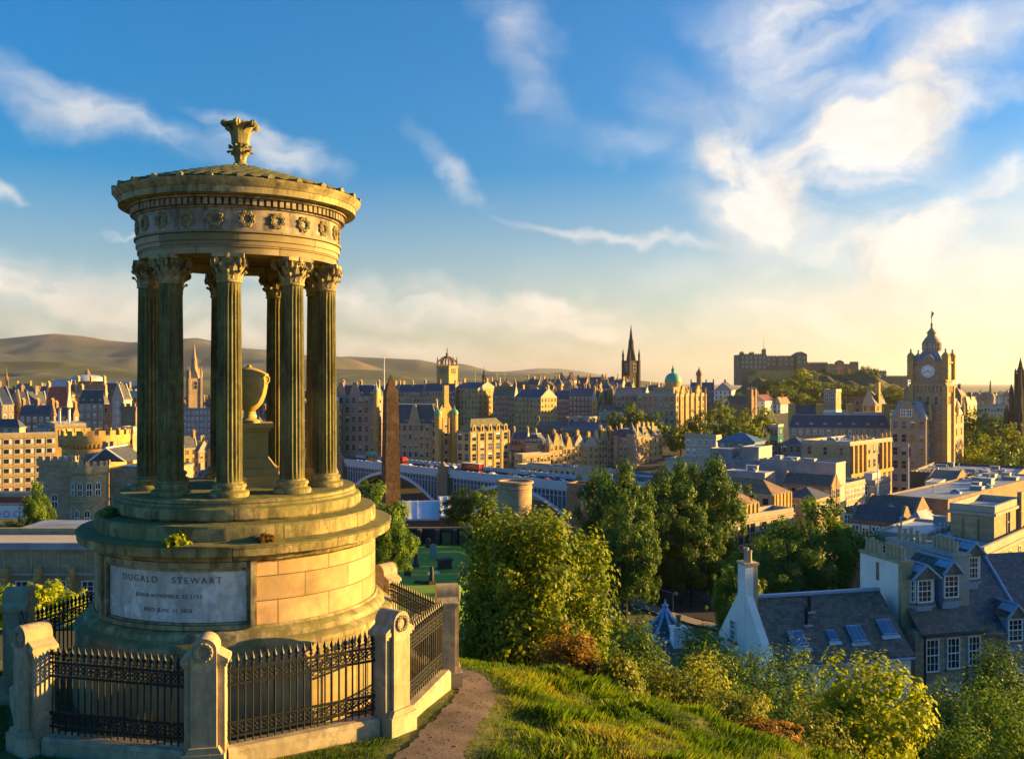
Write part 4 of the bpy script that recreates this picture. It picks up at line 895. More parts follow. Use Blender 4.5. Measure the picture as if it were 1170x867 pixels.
# --- left-hand town
def LB(*a, **k): return B(*a, **k)
t = B('crowstep_tenement', 'pale tenement with tall crow-stepped gable at the far left edge',-14,2,16,462,420,52,'stone_grey','gy',8,'slate_blue',4,2,2,1,cat='tenement',win='pale')
t = B('crowstep_tenement', 'small pale gabled tenement, second gable from the left edge',16,24,34,463,430,52,'stone_grey','gy',7,'slate',4,1,2,1,cat='tenement',win='pale')
t = B('crowstep_tenement', 'pale gabled tenement with blue roof, third gable from the left',28,34,54,462,440,40,'stone_grey','gy',6,'slate_blue',4,2,2,1,cat='tenement',win='pale')
t = B('red_roofed_house', 'house with a dark red tiled roof among grey tenements at left',52,77,80,464,440,4,'stone_grey','gx',9,'tile_red',3,4,1,2,1,cat='house',win='pale')
t = B('dormered_block', 'tall grey block with three white dormers on its dark roof, left of the columns',90,119,121,461,420,4,'stone_grey','mansard',6,'slate',5,4,1,2,3,cat='building',win='pale',fh=3.6)
t = B('brown_roofed_house', 'brown orange roofed house behind the three dormered block',86,118,121,449,470,6,'stone_warm','gx',6,'tile_orange',3,4,1,3,cat='house')
t = B('grey_tower_house', 'plain grey stone tower block beside the three dormers',118,131,133,464,400,6,'stone_dark','flat',2,'lead',5,2,1,0,cat='building')
t = B('tall_pale_gable', 'tall narrow pale blue-grey gable left of the leftmost columns',128,141,147,456,380,30,'harl_grey','gy',6,'slate',5,1,2,0,cat='building',win='pale')
t = B('teal_roofed_shed', 'building with bright teal copper roof just left of the columns',140,157,160,453,480,4,'stone_grey','gx',3,'copper',3,3,1,0,cat='building')
t = B('chimneyed_house', 'brown house with long blue roof and chimneys above the gridded office',22,58,61,474,380,6,'stone_brown','gx',4,'slate_blue',4,5,1,3,cat='house',win='pale')
t = B('chimneyed_house', 'dark house with twin pale flues beside the long blue roof',60,84,86,474,385,6,'stone_brown','gx',3,'slate',4,3,1,2,cat='house',win='pale')
t = B('grey_annexe', 'low grey building at the left edge above the gridded office',-30,22,24,488,345,4,'stone_grey','hip',3,'slate',3,5,1,0,cat='building',win='pale')
t = B('glass_annexe', 'small blue glazed box between houses and golden blank wall',42,60,63,487,330,6,'metal_grey','flat',1,'lead',3,3,1,0,cat='building',win='pale')
t = B('golden_office_end', 'blank golden wall block behind the gridded office',56,63,98,487,318,58,'stone_warm','flat',1,'lead',3,1,0,0,cat='office')
for px in (68, 79):
    d = 330; tt = thing('flue', 'white flue pipe, %s of the pair above the golden blank wall' % ('left' if px == 68 else 'right'), 'chimney flue', (X(px,d),d,Z(497,d))); b = MB(); b.tube((0,0,-8),(0,0,9.0),.42,.42,10); b.build('pipe','white_paint',tt); b = MB(); b.lathe([(.6,9.0),(.6,9.3),(.45,9.5)],10); b.build('cap','stone_brown',tt)
t = B('gridded_office', 'pale six storey office block with gridded windows at far left',-40,-36,64,499,300,62,'stone_warm','flat',1,'lead',0,1,0,0,cat='office',cornice=False)
s,r,h = dims(t); me = None
b = MB(); b.box(0,.12,-1.3,1.3,0,2.3,0); b.box(.12,.14,-1.0,.3,.5,1.9,1); b.box(.12,.14,.45,1.05,.5,1.9,2); pane = b.data('window',['concrete','glass','white_paint'])
ncol = min(14, int(r/2.9))
for i in range(6):
    for j in range(ncol): o = obj('window', pane, t, (.0, r*(j+.5)/ncol, h-3.2-3.15*i)); o.scale = (1, r/ncol/2.9, 1)
for i in range(6): part_box(t,'floor_band','stone_warm',.0,.3,0,r,h-.55-3.15*i-.2,h-.25-3.15*i-.2)
t = B('red_fascia_block', 'low block with red brown fascia below the gridded office',-60,44,47,566,290,2,'red_band','flat',1,'lead',0,1,1,0,cat='building')
t = thing('white_hoarding', 'long white hoarding with faint blue markings below the red fascia', 'hoarding', (X(-40,260),260,Z(592,260)), 0)
b = MB(); b.box(0,17,0,.3,0,3.6,0); b.box(-.1,17.1,-.1,.4,3.6,4.1,1); b.build('board',['white_paint','lead'],t)
b = MB(); [b.torus(.8,.09,18,5,0,Matrix.Translation((x,-.05,1.2)) @ Matrix.Rotation(math.pi/2,4,'X')) for x in (9,11.5,14.5,16)]; b.build('painted_marking','purple',t)
# spired grey building and yellow houses between the columns
t = B('scaffolded_block', 'large blue-grey gridded building below the spire between the columns',204,242,246,468,560,4,'metal_grey','flat',1,'lead',9,8,1,0,win='pale',cat='building',fh=3.6)
t = B('yellow_house', 'golden gabled house with dark roof between the left and centre columns',203,210,226,512,400,45,'stone_warm','gy',5,'slate',5,1,2,2,cat='house')
t = B('yellow_house', 'golden house with pointed corner turret between the left and centre columns',222,227,240,516,395,45,'stone_warm','gx',4,'slate',5,1,2,1,cat='house'); s,r,h = dims(t); cone(t,0,r,h+1,h+7,1.4,'slate',zb=0)
t = B('domed_turret_house', 'grey building with small green domed turret right of the urn',279,297,302,484,500,20,'stone_grey','hip',4,'slate',6,4,2,1,cat='building'); s,r,h = dims(t); cone(t,-s*.5,0,h+3,h+3.1,2.4,'copper',zb=0,wall='stone_grey'); dome(t,-s*.5,0,h+3.1,2.6,3,'copper')
t = B('tenement', 'dark tenement seen between the two right hand columns',300,352,356,478,520,10,'stone_dark','gx',5,'slate_blue',6,10,1,3,cat='tenement')
t = B('tenement', 'grey tenement behind the left pair of columns',150,204,206,470,500,6,'stone_grey','gx',5,'slate',6,9,1,3,cat='tenement')
for i,(L_,C_,R_,y_,d_,rk) in enumerate(((165,200,215,548,330,'gx'),(222,255,268,552,318,'gx'),(275,305,318,556,335,'hip'),(322,350,362,550,345,'gx'),(355,378,386,540,372,'gx'))):
    B('valley_building', ('brown','long grey','low hipped','grey gabled','tall grey')[i]+' stone building in the valley hidden behind the round monument', L_,C_,R_,y_,d_,24,('stone_brown','stone_grey','stone_dark','stone_grey','stone_grey')[i],rk,4,('slate','slate_blue','slate','slate_brown','slate')[i],4,5,2,2,cat='building',win='pale')
# shallow domed hall
t = thing('domed_hall', 'wide shallow blue-white domed hall far off below the left hills', 'concert hall', (X(100,1000),1000,gz(X(100,1000),1000)-1)); zz = Z(437,1000)-(gz(X(100,1000),1000)-1)
b = MB(); b.lathe([(18.5,0),(18.5,zz+.5),(19.2,zz+.6),(19.2,zz+1.2),(18,zz+1.3)],32,0,False); b.build('wall','stone_grey',t); dome(t,0,0,zz+1.2,18,7,'lead_pale',lantern=False,n=32)
b = MB(); b.lathe([(2.4,zz+7),(2.4,zz+10),(3,zz+10.2),(1.4,zz+12.5),(.3,zz+15),(.05,zz+17)],12); b.build('lantern','stone_brown',t)
t = B('long_pale_roof', 'long pale blue roof left of the shallow dome',58,80,84,441,900,6,'stone_grey','gx',6,'lead_pale',2,6,1,0,cat='hall')
t = B('long_pale_roof', 'long pinkish white roof right of the shallow dome',120,158,162,440,1000,6,'concrete','gx',4,'lead_pale',2,8,1,0,cat='hall')
t = B('rust_roofed_hall', 'hall with long rust red roof right of the shallow dome',114,138,141,444,700,4,'stone_brown','gx',4,'tile_red',2,6,1,0,cat='hall')

# --- the castellated house
t = B('castellated_house', 'castellated stone house with round battlemented bay, left of the monument',44,83,86,528,170,2,'stone_grey','castle',1,'lead',0,1,1,0,cat='house',cornice=False,dep=10)
s,r,h = dims(t); zb = t.location.z
for (x,z,w_,hh,k) in ((-1.0*s+3.0,h-8.2,1.0,2.4,'arch'),(-s+3.1,h-13.4,1.0,2.0,'dark')): obj('window', WIN[k], t, (x,-.002,z),(0,0,0),(w_,1,hh))
b = MB(); bx, by, br_ = 2.4, 1.6, 3.2; b.lathe([(br_,0),(br_,h-7.2),(br_+.12,h-7.15),(br_+.12,h-6.9),(br_,h-6.85),(br_,h-2.2),(br_+.2,h-2.1),(br_+.3,h-1.7),(br_+.3,h-.6)],32,0,True,(bx,by,0))
for i in range(18): b.box(-.33,.33,-br_-.3,-br_+.15,h-.6,h+.25,0,Matrix.Translation((bx,by,0)) @ Matrix.Rotation(i*math.pi/9,4,'Z'))
b.build('round_bay','stone_buff',t)
for a_, z_, hh in [(x,h-5.9,2.3) for x in (-62,-32,-4,24,50)] + [(x,h-11.0,2.5) for x in (-50,-14,18)]:
    o = obj('window', WIN['arch'], t, (bx+(br_+.01)*math.sin(R(a_)), by-(br_+.01)*math.cos(R(a_)), z_),(0,0,R(a_)),(.8,1,hh))
b = MB(); b.box(5.6,18,2.5,11,0,h-1.2); b.box(5.5,18.1,2.3,2.5,h-4.6,h-4.4); b.build('wing','stone_grey',t)
b = MB(); b.prism([(1.4,h-.2),(8.2,h-.2),(4.6,h+2.3)],3.2,12,'y'); b.box(8.2,18,2.6,11,h-1.19,h-.9); o_ = b.build('roof','slate',t); b = MB(); [b.tube((x_,3.15,h-.15),(4.6,3.15,h+2.35),.16,.16,6) for x_ in (1.3,8.3)]; b.tube((8.3,2.55,h-.85),(18,2.55,h-.85),.2,.2,6); b.tube((4.6,3.1,h+2.35),(4.6,12,h+2.35),.16,.16,6); b.build('flashing','white_paint',o_)
obj('window', WIN['sash'], t, (9.8,2.49,h-6.4),(0,0,0),(1.1,1,2.2)); obj('window', WIN['sash'], t, (14,2.49,h-6.4),(0,0,0),(1.1,1,2.2))
b = MB(); b.box(2.6,3.3,6,7,h,h+3.4); b.box(4.0,4.7,6,7,h,h+3.4); b.build('chimney','stone_grey',t)
# round battlemented tower behind
t = thing('round_tower', 'big round battlemented tower, half gold and half grey, behind the castellated house', 'tower', (X(108,195),195,gz(X(108,195),195)-1)); zt = Z(491,195)-t.location.z; r = 6.2
b = MB(); b.lathe([(r,0),(r,zt-3.6),(r+.15,zt-3.5),(r+.7,zt-2.3),(r+.7,zt-.9),(r+.3,zt-.88),(r+.3,zt-1.2),(.5,zt-1.2)],48)
for i in range(20): b.box(-.62,.62,-r-.7,-r-.25,zt-.9,zt+.1,0,Matrix.Rotation(i*math.pi/10,4,'Z'))
for i in range(54): b.box(-.13,.13,-r-.62,-r+.1,zt-3.3,zt-2.4,0,Matrix.Rotation(i*math.pi/27,4,'Z'))
b.build('wall','stone_warm',t)
for a_ in (-20,25): obj('arrow_slit', WIN['dark'], t, ((r+.02)*math.sin(R(a_)),-(r+.02)*math.cos(R(a_)),zt-8),(0,0,R(a_)),(.35,1,2.0))
t = B('ruined_turret', 'dark battlemented stone turret just left of the columns',138,155,158,466,230,4,'stone_dark','castle',1,'lead',0,1,0,0,cat='tower',cornice=False)
t = B('tower_annexe', 'tall plain stone block right of the round battlemented tower',138,152,156,492,205,6,'stone_grey','flat',1,'lead',2,2,0,0,cat='building')
# long flat-roofed government building at the left
t = thing('flat_roofed_office', 'long low flat-roofed stone office at left, below the castellated house', 'office', (X(-30,88),88,Z(720,88)), 0); h = Z(615,88)-Z(720,88)
b = MB(); b.box(0,14.0,0,14,0,h-1.0,0); b.box(0,14,-.1,0,h-3.2,h-1.05,0); b.box(-.1,14.1,-.25,14,h-3.45,h-3.2,1)
for i in range(11): b.box(.35+i*1.28-.05,.35+i*1.28+.05,-.16,-.1,h-3.2,h-1.05,1)
b.box(-.1,14.1,-.35,0,h-6.7,h-6.4,1); b.build('wall',['stone_buff','trim'],t)
b = MB(); b.box(-.2,14.2,-.5,14,h-.98,h-.35,0); b.box(-.2,14.2,4.5,5.0,h-.34,h+.25,1); b.box(-.2,14.2,-.3,4.4,h-.349,h-.33,2); b.build('roof',['lead','stone_buff','concrete'],t)
for i in range(5):
    x = 1.2+i*3.1; obj('window', WIN['sash'], t, (x+.5,-.002,h-5.9),(0,0,0),(1.75,1,1.95))
    b = MB(); b.box(x+1.85,x+2.2,-.95,0,h-6.4,h-2.6); b.lathe([(.05,0),(.24,.1),(.3,.35),(.12,.5)],8,c=(x+2.02,-1.05,h-3.9)); b.build('pilaster','stone_warm',t)

# --- far suburbs: small houses below the hills
hb = MB(); hb.box(-5,5,-4,4,-6,5,0); hb.prism([(-4.4,5),(4.4,5),(0,8.2)],-5.1,5.1,'x',1); hb.box(-4.6,-3.4,-.6,.6,7,9.6,0); hb.box(-3.4,-1.6,-4.1,-4,1.4,3.4,2); hb.box(1.6,3.4,-4.1,-4,1.4,3.4,2)
HM = {}
def house_mesh(w, r_):
    if (w, r_) not in HM: HM[(w, r_)] = hb.data('suburban_house', [w, r_, 'glass'])
    return HM[(w, r_)]
NFAR = 0
for i in range(210):
    d = 1050 + 1500 * random.random() ** 1.3; px = random.uniform(-30, 720) if i < 165 else random.uniform(1000, 1180)
    x = X(px, d); o = obj('suburban_house', house_mesh(random.choice(['harl','concrete','stone_warm','stone_grey','stone_buff']), random.choice(['slate','slate_blue','tile_orange','tile_red','slate_brown'])), None, (x, d, gz(x, d) + random.uniform(0, 6)), (0,0,random.uniform(-.8,.8)))
    sc = random.uniform(.8,1.5); o.scale = (sc*random.uniform(1,1.9), sc, sc*random.uniform(.9,1.3))
    tag(o, 'tiny distant house among the suburbs spread below the hills', 'house', 'distant suburban houses')
# roofs filling the old town behind the front rows
cnt = 0
for d, y, x0, x1, st in ((760,447,450,560,17),(800,441,560,720,15),(700,452,600,700,16),(860,436,600,720,17),(820,446,740,800,17),(660,462,150,300,18),(760,452,0,160,18),(900,446,0,200,18),(700,458,300,450,20),(840,448,300,460,19)):
    px = x0
    while px < x1:
        w = st * random.uniform(.7,1.3); wl = random.choice(['stone_dark','stone_grey','stone_brown','stone_warm','stone_pink']); 
        t = B('old_house', 'small smoky grey or brown house in the crowded old town roofscape', px, px+w*.75, px+w, y+random.uniform(-3,4), d+random.uniform(-20,20), random.uniform(15,45), wl, random.choice(['gx','gy','hip']), random.uniform(3,6), random.choice(['slate','slate_blue','slate_brown']), 2, 3, 2, random.choice([1,2,2]), win=random.choice(['dark','pale']), cat='house', group='crowded old town houses'); px += w*.92

# ------------------------------------------------------------------ castle on its rock
CD = 1000
def mound(name, pts, d, dd, zb, mat, rough):
    pr = np.array(pts, float); us = np.linspace(pr[0,0], pr[-1,0], 90); vv = np.linspace(0, 1, 30)
    Yh = np.repeat((d - dd + 2*dd*vv)[:, None], len(us), 1); Xh = (us[None, :] - CX)/F*d + 0*Yh
    top = (HZ - np.interp(us, pr[:,0], pr[:,1]))/F*d; e = np.clip(1 - np.abs(vv*2-1)**2.2, 0, 1)[:, None]
    zz = zb + (top[None, :]-zb)*e**.6; zz = zz + rough*e*(np.sin(Xh*.11+Yh*.05)*np.cos(Yh*.09)+.6*np.sin(Xh*.31+1)*np.cos(Yh*.23+Xh*.07))
    return struct(grid(name, Xh, Yh, lambda a, b: zz, mat))
mound('castle_rock', [(825,470),(845,446),(862,436),(900,432),(940,428),(985,430),(1010,437),(1030,446),(1045,470)], CD, 75, -45, 'rock', 6)
cs = thing('castle', 'battlemented dark castle on its rock against the yellow sky', 'castle', (X(930,CD),CD,0)); ox = X(930,CD)
def cblock(name, x0, x1, yt, yb, y0, dep, mat, crenel=True, rk=None, rows=0, cols=0):
    a0, a1, zt, zb = X(x0,CD)-ox, X(x1,CD)-ox, Z(yt,CD), Z(yb,CD)-4; b = MB(); b.box(a0,a1,y0,y0+dep,zb,zt,0)
    if crenel:
        n = max(2,int((a1-a0)/2.4))
        for i in range(n): xx = a0+(i+.2)*(a1-a0)/n; b.box(xx,xx+(a1-a0)/n*.55,y0,y0+.8,zt+.001,zt+1.1,0)
    if rk: b.prism([(a0,zt),(a1,zt),((a0+a1)/2,zt+rk)],y0,y0+dep,'y')
    o = b.build(name, mat, cs)
    for i in range(rows):
        for j in range(cols): w = obj('window', WIN['pale'], o, (a0+(a1-a0)*(j+.5)/cols, y0-.01, zt-4.2-i*5)); w.scale = (1.3,1,2.0)
    return o
cblock('palace_block',846,876,405,436,0,30,'stone_dark',rows=3,cols=6); cblock('palace_block',876,889,407,436,4,28,'stone_dark',rows=2,cols=2)
cblock('clock_tower',873.5,877.5,399,412,8,4,'stone_dark'); cblock('corner_turret',846,850,402.5,410,1,4,'stone_dark'); cblock('corner_turret',857,862,403,410,1,4,'stone_dark')
cblock('great_hall',889,909,407,438,2,26,'stone_dark',rows=2,cols=3); cblock('memorial_block',910,921.5,405,440,-2,20,'stone_dark',True,3.0,2,2)
cblock('half_moon_battery',861,903,424,436,-14,20,'stone_warm'); o_ = cblock('battery_wall',858,880,429,440,0,26,'stone_warm',False); o_.rotation_euler = (0,0,R(-38)); o_.location = (-18,-44,0)
cblock('curtain_wall',921,948,414.5,436,6,8,'stone_dark'); cblock('barracks',948,984,415.5,434,10,14,'stone_dark',False,None,2,8)
cblock('gatehouse',958,966,413.5,426,4,8,'stone_dark',False,2); cblock('guard_house',977,984,413,420,8,8,'stone_brown',False); cblock('outer_wall',984,1040,430,446,6,6,'stone_dark',True)
cblock('governor_house',944,957,418,428,-2,9,'stone_warm',False,2.5,1,3); cblock('round_battery',969,976,421,432,-8,8,'stone_warm',False); cblock('west_range',1002,1018,424,436,12,10,'stone_brown',True,None,1,4); cblock('west_wall',988,997,431,440,-6,6,'stone_warm',False)
b = MB(); b.tube((X(875.5,CD)-ox,10,Z(399,CD)),(X(875.5,CD)-ox,10,Z(386,CD)),.22,.12,6); b.build('flagpole','stone_dark',cs)

# ------------------------------------------------------------------ clock tower hotel
t = B('clock_tower_hotel', 'great stone hotel with a tall clock tower and blue-grey roof at right', 1018,1058,1101,478,350,36,'stone_grey','mansard',6,'lead',6,4,7,0,2,4,cat='hotel',fh=5.0,ww=1.7,wh=2.8)
s,r,h = dims(t)
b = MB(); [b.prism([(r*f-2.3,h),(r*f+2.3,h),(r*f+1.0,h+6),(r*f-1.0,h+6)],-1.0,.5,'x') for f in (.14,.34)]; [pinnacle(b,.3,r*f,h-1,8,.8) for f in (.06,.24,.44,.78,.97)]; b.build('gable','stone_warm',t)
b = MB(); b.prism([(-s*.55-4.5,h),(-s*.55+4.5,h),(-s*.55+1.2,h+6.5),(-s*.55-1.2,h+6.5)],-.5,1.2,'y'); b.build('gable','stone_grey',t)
o = obj('window',WIN['pale'],t,(-s*.55-1.1,-.52,h+.6)); o.scale=(1.7,1,2.6); o = obj('window',WIN['pale'],t,(-s*.55+1.1,-.52,h+.6)); o.scale=(1.7,1,2.6)
for f in (.1,.9): part_box(t,'chimney','stone_grey',-s*f-1.6,-s*f+1.6,r*.3,r*.3+2,h+4,h+11)
# tower: stands on the long side of the hotel
TX, TD = X(1064.5,362), 362
lw = Matrix.Rotation(R(36),4,'Z') @ (Vector((TX,TD,0)) - Vector((t.location.x,t.location.y,0))); cx_, cy_ = lw.x, lw.y; zb0 = t.location.z
def tz(py): return Z(py, TD-5) - zb0
W = 6.1; b = MB(); b.box(cx_-W,cx_+W,cy_-W,cy_+W,0,tz(441)); b.box(cx_-W-.6,cx_+W+.6,cy_-W-.6,cy_+W+.6,tz(441),tz(438.5))
for i in range(9):
    for sx,sy in ((0,-1),(1,0)): u = -W+.6+i*(2*W-1.2)/8; b.box(*((cx_+u-.3,cx_+u+.3,cy_-W-.55,cy_-W,tz(448),tz(441)-.01) if sy else (cx_+W,cx_+W+.55,cy_+u-.3,cy_+u+.3,tz(448),tz(441)-.01)))
W2 = 6.2; b.box(cx_-W2,cx_+W2,cy_-W2,cy_+W2,tz(438.5)+.002,tz(415)); b.box(cx_-W2-.7,cx_+W2+.7,cy_-W2-.7,cy_+W2+.7,tz(436.5),tz(435)); b.box(cx_-W2-.6,cx_+W2+.6,cy_-W2-.6,cy_+W2+.6,tz(415)+.002,tz(413))
tw_ = b.build('clock_tower','stone_grey',t)
b = MB()
for sx in (-1,1):
    for sy in (-1,1):
        b.box(cx_+sx*W2-1.1,cx_+sx*W2+1.1,cy_+sy*W2-1.1,cy_+sy*W2+1.1,tz(434),tz(408)); b.lathe([(1.3,tz(408)),(1.4,tz(407)),(1.1,tz(404.5)),(.4,tz(402.5)),(.25,tz(401)),(.45,tz(400)),(.03,tz(398))],10,0,True,(cx_+sx*W2,cy_+sy*W2,0))
        b.box(cx_+sx*W-.9,cx_+sx*W+.9,cy_+sy*W-.9,cy_+sy*W+.9,0,tz(441))
b.build('corner_turret','stone_warm',t)
b = MB(); b.add([(cx_-5,cy_-5,tz(413)),(cx_+5,cy_-5,tz(413)),(cx_+5,cy_+5,tz(413)),(cx_-5,cy_+5,tz(413)),(cx_-2.9,cy_-2.9,tz(401.5)),(cx_+2.9,cy_-2.9,tz(401.5)),(cx_+2.9,cy_+2.9,tz(401.5)),(cx_-2.9,cy_+2.9,tz(401.5))],[(0,1,5,4),(1,2,6,5),(2,3,7,6),(3,0,4,7),(4,5,6,7)]); b.build('tower_roof','lead',t)
for i in range(4):
    mt = Matrix.Translation((cx_,cy_,0)) @ Matrix.Rotation(i*math.pi/2,4,'Z'); b = MB(); b.prism([(-2.4,tz(413)),(2.4,tz(413)),(2.0,tz(409)),(.8,tz(405.5)),(-.8,tz(405.5)),(-2.0,tz(409))],-W2-.3,-3.2,'y',0,mt); b.build('tower_dormer','stone_grey',t)
b = MB(); b.lathe([(3.4,tz(401.5)),(3.4,tz(400.5)),(2.9,tz(400.3)),(2.9,tz(392)),(3.3,tz(391.5)),(3.4,tz(390.5)),(2.9,tz(388)),(2.2,tz(385)),(1.6,tz(383)),(1.6,tz(380)),(1.9,tz(379.6)),(1.2,tz(377)),(.5,tz(374.5)),(.3,tz(371)),(.55,tz(370)),(.05,tz(367.5))],16,0,False,(cx_,cy_,0))
for i in range(8): a = i*math.pi/4+.39; b.tube((cx_+3.2*math.cos(a),cy_+3.2*math.sin(a),tz(400)),(cx_+3.2*math.cos(a),cy_+3.2*math.sin(a),tz(391)),.35,.35,6)
o = b.build('crown_lantern','stone_grey',t)
for i in range(8):
    a = i*math.pi/4; w_ = obj('lantern_window',WIN['arch'],o,(cx_+2.92*math.sin(a),cy_-2.92*math.cos(a),tz(399)),(0,0,a)); w_.scale=(1.2,1,2.3)
b = MB(); b.tube((cx_,cy_,tz(369)),(cx_,cy_,tz(354)),.16,.10,6); b.add([(cx_+.1,cy_,tz(355)),(cx_+1.0,cy_-.3,tz(357)),(cx_+.3,cy_-.2,tz(361)),(cx_-.4,cy_,tz(363))],[(0,1,2,3)]); b.build('flagpole','stone_dark',t)
for i in (0, 1):
    mt = Matrix.Translation((cx_,cy_,tz(424))) @ Matrix.Rotation(i*math.pi/2,4,'Z') @ Matrix.Translation((0,-W2-.02,0)) @ Matrix.Rotation(math.pi/2,4,'X')
    b = MB(); b.lathe([(2.35,0),(2.35,.14)],40,0,False,mtx=mt); b.torus(2.4,.16,40,6,1,mt)
    for q in range(12): b.box(-.09,.09,1.55,2.15,.142,.17,2,mt @ Matrix.Rotation(q*math.pi/6,4,'Z'))
    b.box(-.11,.11,-.3,1.35,.172,.2,2,mt @ Matrix.Rotation(R(-118),4,'Z')); b.box(-.08,.08,-.35,1.95,.202,.23,2,mt @ Matrix.Rotation(R(112 if i==0 else 112),4,'Z'))
    b.build('clock_face',['white_paint','trim','clock_black'],t)
for i in (0,1):
    for j in (-1,0,1): u = MB(); mt = Matrix.Translation((cx_,cy_,tz(462))) @ Matrix.Rotation(i*math.pi/2,4,'Z'); o = obj('tower_window',WIN['dark'],t); o.matrix_local = mt @ Matrix.Translation((j*2.9,-W-.02,0)) @ Matrix.Diagonal((.9,1,3,1))

# dark gothic spire at the right edge
sm = thing('gothic_monument', 'dark gothic spire monument cut by the right edge of the photo', 'monument', (X(1166,470),470,gz(X(1166,470),470)-1), R(20)); zz = sm.location.z; hh = lambda p: Z(p,470)-zz
b = MB()
for w_,p0,p1 in ((9.5,560,512),(7.2,512,482),(4.8,482,452),(2.6,452,428)):
    b.box(-w_*.55,w_*.55,-w_*.55,w_*.55,hh(p0) if p0<560 else 0,hh(p1)); 
    for sx in (-1,1):
        for sy in (-1,1): b.box(sx*w_*.6-w_*.16,sx*w_*.6+w_*.16,sy*w_*.6-w_*.16,sy*w_*.6+w_*.16,(hh(p0) if p0<560 else 0),hh(p1)+.5); pinnacle(b,sx*w_*.6,sy*w_*.6,hh(p1)+.5,w_*1.15,w_*.2)
b.lathe([(2.0,hh(428)),(1.5,hh(426)),(1.9,hh(425)),(.9,hh(418)),(.9,hh(416.5)),(.3,hh(411)),(.05,hh(407))],8,0,False); b.build('spire','stone_black',sm)
for i in range(4): o = obj('arch_opening',WIN['arch'],sm); o.matrix_local = Matrix.Rotation(i*math.pi/2,4,'Z') @ Matrix.Translation((0,-9.5*.55-.03,hh(552))) @ Matrix.Diagonal((5,1,14,1))
# galleries beyond the gardens
t = B('domed_gallery', 'long pale classical gallery with two domes, between clock tower and right edge',1106,1150,1158,463,640,14,'concrete','flat',2,'lead',2,12,2,0,cat='gallery',fh=6)
s,r,h = dims(t)
for f in (.70,.36): dome(t,-s*f,8,h+4.5,3.6,4.2,'stone_grey','stone_grey',False,dh=4)
b = MB(); b.tube((-s*.34,8,h+8),(-s*.34,8,h+17),.9,.3,8); b.build('obelisk','stone_dark',t)
t = B('white_works', 'pale scaffolded white block on the skyline behind the domed gallery',1131,1145,1147,453,800,8,'harl','flat',1,'lead_pale',2,4,1,0,cat='building',win='pale')
for i,(L_,C_,R_,y_,d_,lb) in enumerate(((1100,1105,1116,462,500,'pale gabled villa beside the clock tower hotel, lit on its right'),(1088,1098,1104,452,520,'dark gable peeping right of the clock tower, below its clock'))):
    t = B('villa', lb, L_,C_,R_,y_,d_,40,'concrete' if i==0 else 'stone_dark','gy',4,'slate_brown',4,2,2,1,cat='house')

# ------------------------------------------------------------------ classical terraces and flat roofs to the right
t = B('mansard_terrace', 'long blue mansard roofed terrace with dormers and gold chimney stacks, left of the clock tower hotel',903,1016,1020,489,372,8,'stone_grey','mansard',5,'slate_blue',3,14,2,0,7,cat='terrace',win='pale') 
t['label'] = 'long blue mansard terrace with dormers and gold chimneys, left of the clock tower hotel'
s,r,h = dims(t)
for f in (0,.29,.60,.96): part_box(t,'chimney','stone_warm',-s*(1-f)-.2,-s*(1-f)+2.2,1.5,5.0,h-1,h+9.5)
b = MB(); b.box(-s*.66,-s*.04,1.5,r-1,h+5,h+6.2); b.build('upper_roof','lead_pale',t); b = MB(); b.prism([(-s*.985,h+5),(-s*.72,h+5),(-s*.76,h+9),(-s*.95,h+9)],1.8,r-1,'y'); b.build('attic_roof','slate_blue',t)
t = B('stair_tower', 'square stone tower with paired arches and white base, above the blue mansard terrace',941,955,961,447,400,30,'stone_grey','flat',1,'lead',1,2,1,0,cat='tower',win='arch',fh=5,ww=1.3,wh=3); s,r,h = dims(t); part_box(t,'white_base','white_paint',-s-.15,.15,-.15,r+.15,h-16,h-8)
t = B('gable_cluster', 'golden gables and chimneys clustered left of the clock tower hotel',985,1000,1012,462,420,48,'stone_warm','gy',6,'slate_brown',3,2,2,1,cat='building'); s,r,h = dims(t); part_box(t,'tall_chimney','stone_warm',-1.5,.2,r*.3,r*.3+1.6,h,h+10)
t = B('gable_cluster', 'brown block left of the gold gables and the clock tower',966,988,994,456,440,20,'stone_brown','flat',1,'lead',3,4,1,0,cat='building')
t = B('pilastered_block', 'buff stone block with gold pilastered side in front of the blue mansard terrace',916,971,1019,508,290,44,'stone_buff','flat',2,'lead',4,3,8,0,cat='building',fh=4.4,ww=1.3,wh=2.4)
s,r,h = dims(t)
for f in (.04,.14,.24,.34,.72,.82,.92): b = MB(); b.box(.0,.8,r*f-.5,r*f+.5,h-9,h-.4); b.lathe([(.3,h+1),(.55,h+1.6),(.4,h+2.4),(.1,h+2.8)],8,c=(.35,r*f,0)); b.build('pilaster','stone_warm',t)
b = MB(); b.box(.0,.55,0,r,h-10.2,h-9.1); b.build('cornice','stone_warm',t)
t = B('long_grey_roof', 'long grey metal box roof with white rim, centre of the flat roofs',868,955,966,531,235,40,'metal_grey','flat',.4,'lead_pale',0,1,1,0,cat='building',cornice=False,par=.5)
t = B('grey_roof_box', 'grey metal plant box, left of two on the big flat roof',811,836,846,514,262,36,'metal_grey','flat',.3,'lead_pale',0,1,1,0,cat='plant room',cornice=False,par=.3)
t = B('grey_roof_box', 'grey metal plant box, right of two on the big flat roof',847,867,882,512,258,36,'metal_grey','flat',.3,'lead_pale',0,1,1,0,cat='plant room',cornice=False,par=.3)
t = B('blue_roof_pavilion', 'blue shallow hipped metal roof among the flat roofs',820,862,874,505,300,34,'metal_blue','hip',2.5,'metal_blue',1,4,2,0,cat='building')
